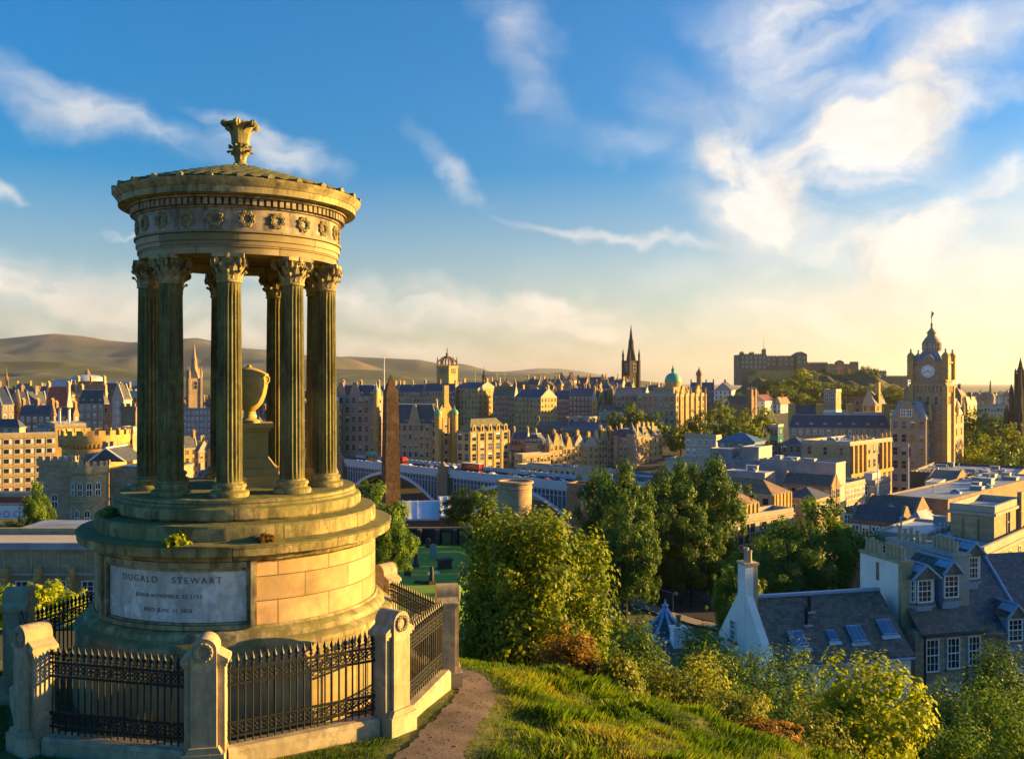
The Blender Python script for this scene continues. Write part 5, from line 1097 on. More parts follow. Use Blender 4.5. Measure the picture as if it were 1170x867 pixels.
t = B('blue_roof_pavilion', 'blue roofed plant block left of the buff pilastered block',893,916,925,507,305,36,'metal_blue','hip',2,'slate_blue',1,3,1,0,cat='building')
t = B('green_glass_tower', 'dark green netted block between the blue roofs',880,889,895,488,312,34,'glass_teal','flat',.5,'lead',3,2,1,0,cat='building',cornice=False)
t = B('low_grey_deck', 'wide grey flat roof deck around the plant boxes',806,892,914,531,252,36,'metal_grey','flat',.8,'lead',1,6,1,0,cat='building')
t = B('pale_low_block', 'pale yellowish low block left of the blue roofs',783,818,824,500,330,34,'concrete','flat',.8,'lead',2,5,1,0,cat='building',win='pale')
t = B('pink_box', 'plain pinkish white box building beside the dark park trees',760,795,808,528,300,36,'concrete','flat',.5,'lead_pale',0,1,1,0,cat='building',cornice=False)
t = B('glass_canopy', 'long low station roof with rows of small panes, right of the bridge',590,706,748,541,372,40,'concrete','flat',.6,'lead',2,18,3,0,cat='station',fh=3.2,dep=9)
t = B('glass_canopy', 'long shallow blue station roof behind the trees',700,772,800,550,350,40,'metal_blue','flat',.4,'lead',1,6,2,0,cat='station',dep=14)
t = B('white_flat_roof', 'bright bluish white flat roof below the plant boxes',828,874,886,541,232,40,'metal_grey','flat',.3,'lead_pale',0,1,1,0,cat='building',cornice=False,par=.2)
t = B('columned_terrace', 'long stone terrace with orange hipped roof beside the big dark trees',800,882,902,565,196,42,'stone_buff','hip',2.6,'tile_orange',3,6,6,0,cat='terrace',fh=4.6,ww=1.4,wh=3)
s,r,h = dims(t)
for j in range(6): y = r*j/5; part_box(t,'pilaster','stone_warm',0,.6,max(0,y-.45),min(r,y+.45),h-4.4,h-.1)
t = B('columned_terrace', 'near stone terrace pavilion with orange hipped roof, rising from the dark trees',795,846,865,577,178,42,'stone_buff','hip',2.4,'tile_orange',2,4,5,0,cat='terrace',fh=4.6,ww=1.3,wh=3)
s,r,h = dims(t)
for j in range(5): y = r*j/4; part_box(t,'pilaster','stone_warm',0,.5,max(0,y-.4),min(r,y+.4),h-4,h-.1)
t = B('columned_terrace', 'tall windowed lower front of the stone terrace above the green tree',812,836,906,596,171,50,'stone_buff','flat',.6,'lead',3,3,11,0,cat='terrace',fh=5.2,ww=1.5,wh=3.6)
t = B('street_block', 'grey stone block with white sash windows and small hipped corner roof',896,932,949,570,205,40,'stone_grey','hip',2.0,'slate',3,2,4,0,win='sash',cat='building',fh=5,ww=1.9,wh=2.4)
t = B('street_block', 'grey stone range behind the sash windowed block, with a brown slate roof',893,950,960,556,222,40,'stone_dark','gx',2.5,'slate_brown',2,6,2,0,cat='building')
t = B('street_block', 'colonnaded stone street front running towards the clock tower hotel',940,966,988,556,245,40,'stone_buff','flat',.8,'lead',3,3,7,0,win='pale',cat='building',fh=4.4,wh=2.8)
t = B('street_block', 'stone street front with rooftop cabin, nearest the clock tower hotel',978,1000,1017,552,270,40,'stone_buff','flat',.8,'lead',3,3,6,0,win='pale',cat='building',fh=4.4,wh=2.8); s,r,h = dims(t); part_box(t,'roof_cabin','lead_pale',-s*.7,-1.5,2,r*.7,h+.2,h+2.6)
t = B('flat_roof_block', 'wide flat lead roofed block with four blue skylights, right middle ground',1013,1083,1190,573,165,44,'stone_dark','flat',.35,'lead',0,1,1,0,cat='building',cornice=False,par=.4)
s,r,h = dims(t)
for j in range(4): b = MB(); b.box(.002,.08,4.2+j*2.0,5.2+j*2.0,h-2.6,h-1.2,1); b.box(.0,.05,4.1+j*2.0,5.3+j*2.0,h-2.7,h-1.1,0); b.build('skylight',['lead_pale','skylight'],t)
t = B('brown_clad_block', 'dark brown clad box building with gold right edge, below the park trees',1040,1158,1174,548,262,34,'brown_clad','flat',.6,'lead',0,1,1,0,cat='building',cornice=False); s,r,h = dims(t); b = MB(); [b.torus(.5,.14,10,5,0,Matrix.Translation((-s*(i+.5)/22,.4,h+1.1)) @ Matrix.Rotation(math.pi/2,4,'X')) for i in range(22)]; b.build('roof_railing','concrete',t)
t = B('white_plant_box', 'small white plant box on the flat roofs below the clock tower hotel',1057,1072,1080,552,240,34,'white_paint','flat',.3,'lead_pale',0,1,1,0,cat='plant room',cornice=False,par=.2)
t = B('brown_low_range', 'low brown roof range with a gold end beside the white plant box',1058,1092,1106,549,255,36,'stone_brown','gx',2,'slate_brown',1,4,2,0,cat='building')
for i,(L_,C_,R_,y_,d_,rk,rm_,lb) in enumerate(((972,1030,1042,598,150,'gx','slate','long low dark roof with pale ridge behind the chimneyed houses'),(985,1046,1062,587,158,'gx','slate_brown','low brown roof range just below the wide flat lead roof'),(1030,1056,1075,603,145,'hip','lead','hipped glass and lead roof with white ribs, middle right'),(965,1000,1015,585,178,'flat','lead_pale','low roof with glazed lantern in front of the colonnade'),(1000,1080,1120,618,112,'flat','lead_pale','pale lead flat roof behind the two white chimney walls'))):
    t = B('low_roof', lb, L_,C_,R_,y_,d_,42,'stone_dark' if i<4 else 'stone_grey',rk,2.2,rm_,1,5,3,0,cat='building',win='pale',par=.4)
t = thing('glass_pyramid', 'small pale blue glass pyramid rooflight among the flat roofs', 'rooflight', (X(1018,160),160,Z(592,160)), R(20)); b = MB(); b.add([(-2.1,-2.1,0),(2.1,-2.1,0),(2.1,2.1,0),(-2.1,2.1,0),(0,0,2.4)],[(0,1,4),(1,2,4),(2,3,4),(3,0,4),(3,2,1,0)],0); b.build('glazing','lead_pale',t); b = MB(); [b.tube((sx*2.1,sy*2.1,0),(0,0,2.42),.09,.09,5) for sx in (-1,1) for sy in (-1,1)]; b.box(-2.3,2.3,-2.3,2.3,-1.6,-.02); b.build('frame','lead',t)
t = B('buff_corner_tower', 'buff stone corner block with projecting parapet, behind the slate roofed houses',1086,1136,1166,586,112,42,'stone_buff','flat',.9,'lead',1,0,1,0,cat='building',fh=3.4,ww=1.1,wh=2.6,par=.8)
s,r,h = dims(t); part_box(t,'corner_pier','stone_buff',.0,.5,r-1.6,r+.2,0,h+1.6); part_box(t,'drain_pipe','stone_dark',-1.9,-1.7,-.16,0,h-4.5,h-.9); part_box(t,'drain_pipe','stone_dark',-s+1.3,-s+1.5,-.16,0,h-4.5,h-.9)
t = B('buff_lower_wing', 'buff stone lower wing with white sash windows beside the right chimney wall',1040,1124,1180,634,104,42,'stone_buff','flat',.5,'lead',2,6,5,0,win='sash',cat='building',fh=3.6,ww=1.1,wh=2.1)
for px, d in ((1003,245),(1038,228)):
    t = thing('flagpole', '%s of the two white flagpoles with limp red flags by the hotel' % ('left' if px < 1010 else 'right'), 'flagpole', (X(px,d),d,Z(592,d)-6)); hh = Z(516 if px<1010 else 508,d)-t.location.z
    b = MB(); b.tube((0,0,0),(0,0,hh),.2,.12,8); b.lathe([(.02,hh),(.2,hh+.15),(.02,hh+.35)],8); b.build('pole','white_paint',t)
    b = MB(); n = 7; vs = []; [vs.append((.14+.9*i/n*.55, .25*math.sin(i*1.3), hh-.4-k*(2.3+.4*math.sin(i))-.5*i/n)) for i in range(n+1) for k in (0,1)]; b.add(vs,[(2*i,2*i+2,2*i+3,2*i+1) for i in range(n)],0,True); b.build('flag','flag_red',t)

# ------------------------------------------------------------------ the iron bridge
A0 = Vector((X(390,430),430,0)); B0 = Vector((X(664,327),327,0)); blen = (B0-A0).length; bang = math.atan2(B0.y-A0.y, B0.x-A0.x)
ZD = Z(533,405)                                # road level
br = thing('iron_bridge', 'long pale blue iron arch bridge with stone piers crossing the valley', 'bridge', (A0.x,A0.y,ZD), bang)
half = blen*.5; W_ = 18.0; DEP = 15.0
b = MB(); b.box(-14,blen+16,0,W_,-1.3,0); b.build('deck','asphalt',br)
b = MB()
for y in (-.35, W_+.0):
    b.box(-14,blen+16,y,y+.35,.35,1.25); b.box(-14,blen+16,y-.1,y+.45,1.252,1.5); b.box(-14,blen+16,y-.25,y+.5,-.2,.348); b.box(-14,blen+16,y-.05,y+.4,-1.7,-.202)
    n = int(blen/3.2)
    for i in range(n+1): b.box(i*3.2-.2,i*3.2+.2,y-.16,y+.51,.349,1.62)
b.build('parapet','bridge_blue',br)
for k in range(2):
    x0, x1 = k*half+3.0, (k+1)*half-3.0
    if k == 1: x1 = blen-1
    b = MB(); N_ = 28
    def az_(u): return -DEP + (DEP-2.6)*(1-(2*u-1)**2)
    for y in (-.2, 5.6, 11.6, W_-.5):
        pr = None
        for i in range(N_+1):
            u = i/N_; q = (x0+(x1-x0)*u, az_(u))
            if pr: b.prism([(pr[0],pr[1]-.65),(q[0],q[1]-.65),(q[0],q[1]+.65),(pr[0],pr[1]+.65)],y,y+.7,'y')
            pr = q
    b.build('arch_rib','arch_paint',br)
    b = MB(); n2 = 34
    for i in range(1,n2):
        u = i/n2; x = x0+(x1-x0)*u; z = az_(u)
        if -1.7-z > .9:
            b.box(x-.14,x+.14,.0,.3,z+.5,-1.7)
            if i < n2-1: xm = x+(x1-x0)/n2/2; b.torus((x1-x0)/n2/2,.14,14,4,0,Matrix.Translation((xm,.15,-2.9)) @ Matrix.Rotation(math.pi/2,4,'X') @ Matrix.Diagonal((1,1,1,1)))
    b.build('spandrel_column','bridge_blue',br)
    b = MB(); vs = []
    for i in range(N_+1): u = i/N_; vs += [(x0+(x1-x0)*u, 1.2, az_(u)), (x0+(x1-x0)*u, 1.2, -1.32)]
    b.add(vs,[(2*i,2*i+2,2*i+3,2*i+1) for i in range(N_)]); b.build('spandrel_web','bridge_teal',br)
for x in (0, half, blen):
    b = MB(); b.box(x-3,x+3,-1.4,W_+1.4,-26,-1.0); b.box(x-3.4,x+3.4,-1.8,W_+1.8,-1.0,-.3); b.box(x-2.4,x+2.4,-1.5,-.3,-.3,2.2); b.box(x-2.7,x+2.7,-1.7,-.2,2.2,2.7); b.prism([(x-1.6,2.7),(x+1.6,2.7),(x+.5,4.4),(x-.5,4.4)],-1.4,-.5,'y'); b.build('stone_pier','stone_dark',br)
# vehicles and people on the bridge
def car_parts(root, col, bus=False):
    if bus:
        b = MB(); b.box(-5.3,5.3,-1.25,1.25,.45,3.9); b.box(-5.1,5.1,-1.15,1.15,3.9,4.15); b.build('body',col,root)
        for z in (1.5,2.9):
            for y in (-1.27,1.255): part_box(root,'window_band','glass',-5.0,5.0,y,y+.015,z,z+.75)
        part_box(root,'windscreen','glass',5.302,5.32,-1.1,1.1,1.4,2.4)
    else:
        b = MB(); b.prism([(-2.1,.35),(2.1,.35),(2.12,.75),(1.95,.88),(1.05,.95),(.45,1.42),(-.95,1.46),(-1.75,1.0),(-2.08,.92)],-.85,.85,'y'); b.build('body',col,root)
        b = MB(); b.prism([(.95,.97),(.42,1.36),(-.9,1.40),(-1.6,1.0)],-.86,.86,'y'); b.build('window_band','glass',root)
    for x in ((-1.3,1.3) if not bus else (-3.2,3.4)):
        for y in (-.82,.82) if not bus else (-1.15,1.15): b = MB(); r_=.33 if not bus else .5; b.lathe([(r_,-.1),(r_,.1)],14,0,True,mtx=Matrix.Translation((x,y,r_)) @ Matrix.Rotation(math.pi/2,4,'X')); b.build('wheel','tyre',root)
CARS = [(.30,5.0,'car_white','white car on the bridge just left of the obelisk'),(.45,4.2,'car_black','black car on the bridge just right of the obelisk'),(.50,9.5,'car_silver','silver car on the bridge before the middle stone pier'),(.66,4.4,'car_white','white car on the bridge right of the red coach'),(.70,9.2,'car_black','black car on the far lane of the bridge behind a white car'),(.745,4.6,'car_silver','silver car on the near lane, middle of the right bridge span'),(.80,4.4,'car_black','black car on the near lane behind the red car'),(.86,4.4,'car_red','bright red car near the right end of the bridge'),(.91,4.8,'car_silver','silver car following the bright red car on the bridge'),(.84,10,'car_blue','blue car on the far lane level with the red car'),(.96,4.6,'car_black','black car at the right end of the bridge'),(.77,9.4,'car_white','white car on the far lane of the right bridge span'),(.35,9.8,'car_blue','blue car on the far lane left of the obelisk')]
bx = Vector((math.cos(bang),math.sin(bang),0)); by_ = Vector((-math.sin(bang),math.cos(bang),0)); proto = {}
for f, y, col, lb in CARS:
    if col not in proto: t = thing('parked_car', lb, 'car', group='vehicles on the bridge'); car_parts(t, col); proto[col] = t
    else: t = copy_tree(proto[col]); t['label'] = lb
    t.name = 'car'; p = A0 + bx*blen*f + by_*y; t.location = (p.x,p.y,ZD+.004); t.rotation_euler = (0,0,bang + (math.pi if y > 7 else 0))
for i in range(26):
    f, y, col = random.uniform(.1,.98), random.choice([3.2,6.6,8.2,11.4,13.2]), random.choice(['car_white','car_black','car_silver','car_blue','car_black'])
    t = copy_tree(proto[col]); t.name = 'car'; t['label'] = 'small %s car in the dense traffic along the bridge' % col[4:]; p = A0 + bx*blen*f + by_*y; t.location = (p.x,p.y,ZD+.004); t.rotation_euler = (0,0,bang + (math.pi if y > 7 else 0))
for f, y, col, lb in ((.575,5.0,'car_red','red double deck coach with pale roof behind the middle bridge pier'),(.24,5.2,'car_red','dark red double deck bus on the bridge left of the obelisk')):
    t = thing('bus', lb, 'bus', group='vehicles on the bridge'); car_parts(t, col, True); p = A0 + bx*blen*f + by_*y; t.location = (p.x,p.y,ZD+.004); t.rotation_euler = (0,0,bang)
    if f > .5: part_box(t,'roof_panel','white_paint',-5.2,5.2,-1.2,1.2,4.152,4.3)
def person_mesh(c1, c2):
    b = MB()
    for s_ in (-1,1): b.lathe([(.05,0),(.07,.08),(.06,.45),(.09,.85)],8,1,c=(s_*.1,0,0)); b.lathe([(.035,.78),(.05,1.05),(.06,1.38)],6,0,c=(s_*.25,0,0))
    b.lathe([(.17,.8),(.18,.95),(.15,1.1),(.21,1.38),(.12,1.48),(.06,1.52)],10,0); b.lathe([(.05,1.5),(.10,1.58),(.11,1.68),(.07,1.78),(.01,1.8)],10,2)
    return b.data('person',[c1,c2,'skin'])
PMS = [person_mesh(a,c) for a,c in (('cloth_red','cloth_dark'),('cloth_blue','cloth_dark'),('cloth_pale','cloth_blue'),('cloth_dark','cloth_dark'),('cloth_pale','cloth_dark'))]
for i in range(46):
    f = random.choice([random.uniform(.05,.3), random.uniform(.28,.5), random.uniform(.3,.95)]); y = random.choice([.9,1.4,2.0,15.5,16.4]); p = A0 + bx*blen*f + by_*y
    tag(obj('person', random.choice(PMS), None, (p.x,p.y,ZD+.004), (0,0,bang+random.uniform(0,6))), 'tiny pedestrian in the crowd walking along the bridge pavement', 'person', 'pedestrians on the bridge')
t = B('kiosk', 'small teal roofed kiosk at the left end of the bridge', 417,428,432,519,425,20,'stone_brown','hip',1.2,'copper',1,2,1,0,cat='kiosk',zb=ZD-2,cornice=False)

# ------------------------------------------------------------------ burial ground: obelisk, round mausoleum, stones
t = thing('obelisk', 'tall dark brown weathered stone obelisk standing in front of the bridge', 'obelisk', (X(446.5,180),180,gz(X(446.5,180),180)-.5), R(24)); zt = Z(427,180)-t.location.z; zs_ = zt-3.6
b = MB(); w0, w1 = 1.62, 1.18
b.add([(-w0,-w0,2.4),(w0,-w0,2.4),(w0,w0,2.4),(-w0,w0,2.4),(-w1,-w1,zs_),(w1,-w1,zs_),(w1,w1,zs_),(-w1,w1,zs_),(0,0,zt)],[(0,1,5,4),(1,2,6,5),(2,3,7,6),(3,0,4,7),(4,5,8),(5,6,8),(6,7,8),(7,4,8),(3,2,1,0)])
stone('obelisk_stone', (.16,.09,.048), .75, .5, .9, courses=.8, stain=.9, drip=1, moss=.05); b.build('shaft','obelisk_stone',t)
b = MB(); b.box(-2.6,2.6,-2.6,2.6,-1,1.6); b.box(-2.3,2.3,-2.3,2.3,1.602,2.4); b.build('pedestal','stone_dark',t)
t = thing('round_mausoleum', 'squat round stone mausoleum with a moulded rim, above the big bush', 'mausoleum', (X(588,150),150,gz(X(588,150),150)-3)); h = Z(549,150)-t.location.z
b = MB(); r = 2.75; b.lathe([(r+.1,0),(r+.1,3),(r,3.1),(r,h-1.25),(r+.12,h-1.2),(r+.12,h-1.0),(r+.02,h-.95),(r+.02,h-.5),(r+.3,h-.35),(r+.32,h-.05),(r+.2,h),(r-.3,h),(r-.35,h-.3)],40); b.build('wall','stone_grey',t)
t = B('stone_lodge', 'small stone block with white framed opening beside the dark trees, end of bridge', 648,676,682,556,155,30,'stone_dark','flat',.4,'stone_black',0,1,0,0,cat='building',cornice=False,par=.4); s,r,h = dims(t); o = obj('window',WIN['pale'],t,(-.9,-.01,h-3.4)); o.scale=(1.6,1,2.8)
# tombs along the far wall of the graveyard
t = thing('graveyard_wall', 'dark stone wall of tomb enclosures along the back of the graveyard', 'wall', (X(440,172),172,0), 0); z0 = gz(X(500,172),172)
b = MB(); L_ = X(560,172)-X(440,172); b.box(0,L_,0,.8,z0-2,z0+2.8); 
for i in range(7): x = L_*i/6; b.box(x-.35,x+.35,-2.8,-.02,z0-2,z0+3.0)
b.build('wall','stone_black',t); b = MB(); b.box(-.3,L_+.3,-.2,1.0,z0+2.802,z0+3.05); b.build('coping','stone_dark',t)
for i in (1,3,4): part_box(t,'tomb_panel','stone_dark' if i!=3 else 'stone_warm',L_*(i+.5)/6-.8,L_*(i+.5)/6+.8,-.25,-.001,z0,z0+2.1)
# pale shed roofs behind the graveyard
t = thing('pale_shed', 'low shed with broad bluish white stepped roof behind the graveyard', 'shed', (X(462,215),215,0), R(6)); zr = Z(590,215); L_ = X(582,215)-X(462,215)
b = MB(); b.box(0,L_,0,12,zr-9,zr-.4); b.build('wall','stone_brown',t); b = MB(); b.prism([(-.6,zr-.9),(12.4,zr+1.6),(12.4,zr+2.0),(-.6,zr-.5)],-1,8,'x'); b.prism([(-1.5,zr-.2),(12.4,zr+2.6),(12.4,zr+3.0),(-1.5,zr+.2)],8.02,L_+1,'x')
for i in range(14): x=-.6+i*(L_+1)/14; b.prism([(-.8,zr-.45),(12,zr+2.1),(12,zr+2.25),(-.8,zr-.3)],x,x+.12,'x') if x < 7.6 else b.prism([(-1.5,zr+.2),(12,zr+2.95),(12,zr+3.1),(-1.5,zr+.36)],x,x+.12,'x')
b.build('roof','shed_roof',t)
t = thing('timber_stall_row', 'row of low golden boarded sheds with parked vans, under the left bridge arch', 'shed', (X(455,290),290,0), R(3)); zr = Z(580,290); b = MB(); b.box(0,16,0,4,zr-8,zr); b.prism([(-.5,zr),(4.5,zr+1.2),(4.5,zr+1.4),(-.5,zr+.2)],-.5,16.5,'x'); b.build('shed','stone_warm',t)
for px_, lb in ((459,'white van parked beneath the left bridge arch, beside the obelisk'),(472,'white van parked beneath the left bridge arch, farther from the obelisk')):
    v = thing('van', lb, 'van', (X(px_,300),300,Z(576,300)-2.2), R(8)); b = MB(); b.prism([(-2.5,.4),(2.5,.4),(2.5,1.2),(1.9,1.4),(1.4,2.3),(-2.5,2.4)],-1,1,'y'); b.build('body','white_paint',v); b = MB(); b.prism([(1.85,1.42),(1.42,2.1),(.6,2.1),(.6,1.42)],-1.01,1.01,'y'); b.build('window','glass',v)
    for x in (-1.5,1.6): 
        for y in (-.95,.95): b = MB(); b.lathe([(.36,-.12),(.36,.12)],12,0,True,mtx=Matrix.Translation((x,y,.36)) @ Matrix.Rotation(math.pi/2,4,'X')); b.build('wheel','tyre',v)
v0 = t
GRV = [(494,611,'round','dark round topped gravestone at the back of the lawn',1.9,'stone_black'),(507,612,'slab','pale square gravestone in the middle of the back row',1.7,'stone_grey'),(518,616,'slab','tall bluish white gravestone, brightest on the lawn',2.4,'harl'),(512,620,'slab','dark slab leaning against the bluish white gravestone',1.6,'stone_black'),(526,622,'table','low dark tomb right of the bluish white gravestone',1.1,'stone_black'),(489,626,'round','thin dark gravestone left of the white faced stone',1.8,'stone_black'),(495,637,'slab','dark gravestone with one white face in the middle of the lawn',2.0,'harl_grey'),(475,648,'obelisk','small pointed dark monument left on the lawn',2.0,'stone_black'),(466,658,'round','short dark gravestone nearest the two left trees',1.4,'stone_black'),(508,650,'table','large dark table tomb with flat top',2.0,'stone_black'),(495,656,'ledger','pale flat ledger slab lying on the lawn',.35,'harl'),(493,668,'obelisk','slim dark pillar stone just above the railing spears',2.2,'stone_black'),(481,667,'ledger','dark flat grave slab near the graveyard edge',.4,'stone_black'),(503,621,'slab','small brown gravestone between the pale ones',1.3,'stone_brown'),(457,636,'round','round gravestone under the left trees',1.4,'stone_dark'),(535,632,'round','grey round gravestone beside the right bush, far side',1.6,'stone_dark'),(530,660,'slab','grey slab gravestone beside the right bush, near side',1.6,'stone_dark')]
for px, py, kd, lb, hh_, mt_ in GRV:
    dd_ = np.linspace(75,178,400); d = float(dd_[np.argmin(np.abs(HZ-ground(X(px,dd_),dd_)/dd_*F-py))])
    b = MB(); w = .75 if kd != 'ledger' else 2.0
    if kd == 'round': b.prism([(-.5,-.4),(.5,-.4),(.5,hh_-.5)]+[(.5*math.cos(u),hh_-.5+.5*math.sin(u)) for u in np.linspace(.3,2.84,7)]+[(-.5,hh_-.5)],-.12,.12,'y')
    elif kd == 'slab': b.box(-.55,.55,-.12,.12,-.4,hh_); b.box(-.7,.7,-.2,.2,-.4,.3); b.prism([(-.62,hh_+.001),(.62,hh_+.001),(0,hh_+.3)],-.15,.15,'y')
    elif kd == 'obelisk': b.box(-.5,.5,-.5,.5,-.4,.5); b.lathe([(.38,.5),(.26,hh_),(.03,hh_+.3)],4,0,False)
    elif kd == 'table': b.box(-1.3,1.3,-.6,.6,-.4,hh_-.25); b.box(-1.6,1.6,-.85,.85,hh_-.248,hh_); b.box(-1.45,1.45,-.72,.72,-.4,.25)
    else: b.box(-1.1,1.1,-.55,.55,-.3,hh_); b.box(-1.0,1.0,-.45,.45,hh_+.002,hh_+.08)
    o = b.build('gravestone', mt_, None, (X(px,d),d,gz(X(px,d),d)+.06), (random.uniform(-.05,.05),0,random.uniform(-.5,.5))); o.scale=(.72,.72,.72) if kd in ('table','ledger') else (.95,.95,.95); tag(o, lb, 'gravestone', 'gravestones on the graveyard lawn')
t = thing('boundary_wall', 'low grey stone wall along the near edge of the graveyard', 'wall', (0,0,0)); b = MB(); pts_ = [(X(444,76),76),(X(462,86),86),(X(482,92),92),(X(500,98),98),(X(520,105),105)]
for (x0_,y0_),(x1_,y1_) in zip(pts_,pts_[1:]):
    mt = Matrix.Translation((x0_,y0_,0)) @ Matrix.Rotation(math.atan2(y1_-y0_,x1_-x0_),4,'Z'); b.box(0,math.hypot(x1_-x0_,y1_-y0_),-.25,.25,gz(x0_,y0_)-3,gz((x0_+x1_)/2,(y0_+y1_)/2)+.9,0,mt)
b.build('wall','stone_grey',t)

# ------------------------------------------------------------------ slate-roofed houses just below the hill
HB = R(14)
def local(K): return Matrix.Translation(K) @ Matrix.Rotation(HB,4,'Z')
def near_window(parent, x, y, z, w, h, lit=0):
    f = MB()
    for x0,x1,z0,z1 in ((-w/2,-w/2+.07,0,h),(w/2-.07,w/2,0,h),(-w/2+.07,w/2-.07,h-.07,h),(-w/2+.07,w/2-.07,0,.08),(-w/2+.07,w/2-.07,h*.49,h*.49+.06)): f.box(x0,x1,-.09,-.005,z0,z1)
    o = f.build('window','white_paint',parent,(x,y,z))
    g = MB(); g.box(-w/2+.05,w/2-.05,-.03,-.004,.04,h-.04); g.build('pane','glass',o)
    g = MB(); 
    for q in (-1,1): g.box(q*w/6-.016,q*w/6+.016,-.065,-.03,.08,h-.07)
    for q in (.25,.74): g.box(-w/2+.07,w/2-.07,-.06,-.03,h*q-.014,h*q+.014)
    g.build('glazing_bar','white_paint',o)
    g = MB(); g.box(-w/2-.12,w/2+.12,-.16,.0,-.14,-.002); g.build('sill','stone_dark',o); return o
def pots(parent, xs, y0, y1, z, n):
    for i in range(n):
        hgt = .75+.25*((i*37)%5)/5; b = MB(); b.lathe([(.16,0),(.13,hgt-.12),(.17,hgt-.1),(.17,hgt),(.11,hgt),(.11,hgt-.25)],12,0,True); o = b.build('chimney_pot','chimney_pot',parent,(xs,y0+(y1-y0)*(i+.5)/n,z))
# white gabled house
K1 = Vector((X(877,55.8),55.8,0)); h1 = thing('white_gable_house', 'white harled house with a gable chimney and long dark slate roof with skylights', 'house', K1, HB)
ze, zr, dp, ln = Z(757,55.8), -13.72, 6.4, 9.85; zg = -24.5
b = MB(); b.prism([(0,zg),(dp,zg),(dp,ze+.1),(dp/2+.55,zr+.15),(dp/2+.55,zr+.2),(dp/2-.55,zr+.2),(dp/2-.55,zr+.15),(0,ze+.1)],0,.5,'x'); b.box(.5,ln,0,dp,zg,ze); b.build('wall','harl',h1)
b = MB(); b.prism([(-.35,ze-.15),(dp/2,zr),(dp/2,zr-.25),(-.35,ze-.4)],.502,ln,'x'); b.prism([(dp+.35,ze-.15),(dp/2,zr),(dp/2,zr-.25),(dp+.35,ze-.4)],.502,ln,'x'); rf_ = b.build('roof','slate_brown',h1)
b = MB(); b.box(.5,ln,dp/2-.16,dp/2+.16,zr-.05,zr+.12); b.build('ridge','blue_trim',rf_)
sl = math.atan2(zr-ze+.15, dp/2+.35)
def on_roof(parent, name, mats, x, t_, w, hgt, kind):
    y = -.35+(dp/2+.35)*t_; z = ze-.15+(zr-ze+.15)*t_; mt = Matrix.Translation((x,y,z)) @ Matrix.Rotation(sl,4,'X'); b = MB()
    if kind == 'sky':
        b.box(-w/2,w/2,-hgt/2,hgt/2,.02,.14,0,mt); [b.box(-w/2+w*(i+.12)/3,-w/2+w*(i+.88)/3,-hgt/2+.08,hgt/2-.08,.142,.16,1,mt) for i in range(3)]; b.box(-w/2-.15,w/2+.15,-hgt/2-.28,-hgt/2-.02,.02,.06,2,mt)
    else: mt = Matrix.Translation((x,y,z)); b.lathe([(.11,-.1),(.11,hgt),(.14,hgt+.02),(.14,hgt+.1)],10,0,True,mtx=mt); b.box(-.3,.3,-.28,.0,-.14,-.05,1,mt)
    return b.build(name, mats, parent)
for x,t_,w,hg in ((2.5,.34,1.05,1.15),(4.9,.36,.55,.75),(6.6,.36,1.0,1.15),(8.9,.42,1.0,1.1)): on_roof(rf_,'skylight',['blue_trim','skylight','lead_pale'],x,t_,w,hg,'sky')
for x,t_,hg in ((4.2,.75,.85),(3.6,.56,.95)): on_roof(rf_,'vent_pipe',['iron','lead_pale'],x,t_,.2,hg,'pipe')
b = MB(); b.box(-.02,.55,dp/2-.48,dp/2+.48,zr-1.8,zr+2.1); b.build('chimney','harl',h1); b = MB(); b.box(.552,.85,dp/2-.48,dp/2+.48,zr-.8,zr+2.1); b.box(-.09,.92,dp/2-.55,dp/2+.55,zr+2.102,zr+2.25); cst = b.build('chimney_side','ochre_stack',h1); pots(cst,.42,dp/2-.42,dp/2+.42,zr+2.25,2)
for y,z,w,hg in ((4.3,ze+.2,.75,1.3),(2.0,ze-1.0,.7,1.2)):
    o = near_window(h1,0,0,0,w,hg); o.matrix_local = Matrix.Translation((-.003,y,z)) @ Matrix.Rotation(-math.pi/2,4,'Z')
b = MB(); b.tube((.25,-.2,ze-.2),(.25,-.2,zg),.06,.06,8); b.tube((.5,-.42,ze-.3),(ln,-.42,ze-.3),.08,.08,8); b.build('gutter','blue_trim',h1)
# stone house with two dormers
K2 = Vector((X(1046,59),59,0)); h2 = thing('stone_house', 'rubble stone house with two blue dormers and a tall white chimney gable', 'house', K2, HB)
ze2, zr2, dp2, ln2 = Z(722,59), -12.45, 8.2, 5.0
b = MB(); b.box(0,ln2,0,dp2,zg,ze2); b.prism([(0,ze2),(dp2,ze2),(dp2/2,zr2-.25)],.9,ln2,'x'); b.build('wall','rubble',h2)
b = MB(); b.prism([(-.3,ze2-.1),(dp2/2,zr2),(dp2/2,zr2-.22),(-.3,ze2-.32)],.3,ln2,'x'); b.prism([(dp2+.3,ze2-.1),(dp2/2,zr2),(dp2/2,zr2-.22),(dp2+.3,ze2-.32)],.3,ln2,'x'); rf2 = b.build('roof','slate_brown',h2)
b = MB(); b.box(1.2,ln2,dp2/2-.16,dp2/2+.16,zr2-.05,zr2+.14); b.build('ridge','blue_trim',rf2)
b = MB(); b.prism([(1.6,zg),(5.7,zg),(5.7,-11.9),(1.6,-11.9)],-.06,.28,'x'); gb = b.build('chimney_gable','harl',h2)
b = MB(); b.box(-.07,.70,1.25,1.598,ze2-.5,-11.9); b.box(.285,.70,1.6,5.7,ze2,-11.9); b.box(-.14,.78,1.17,5.77,-11.898,-11.7); st_ = b.build('chimney_stack','ochre_stack',h2); pots(st_,.3,1.4,3.4,-11.7,5); pots(st_,.3,3.7,5.6,-11.7,4)
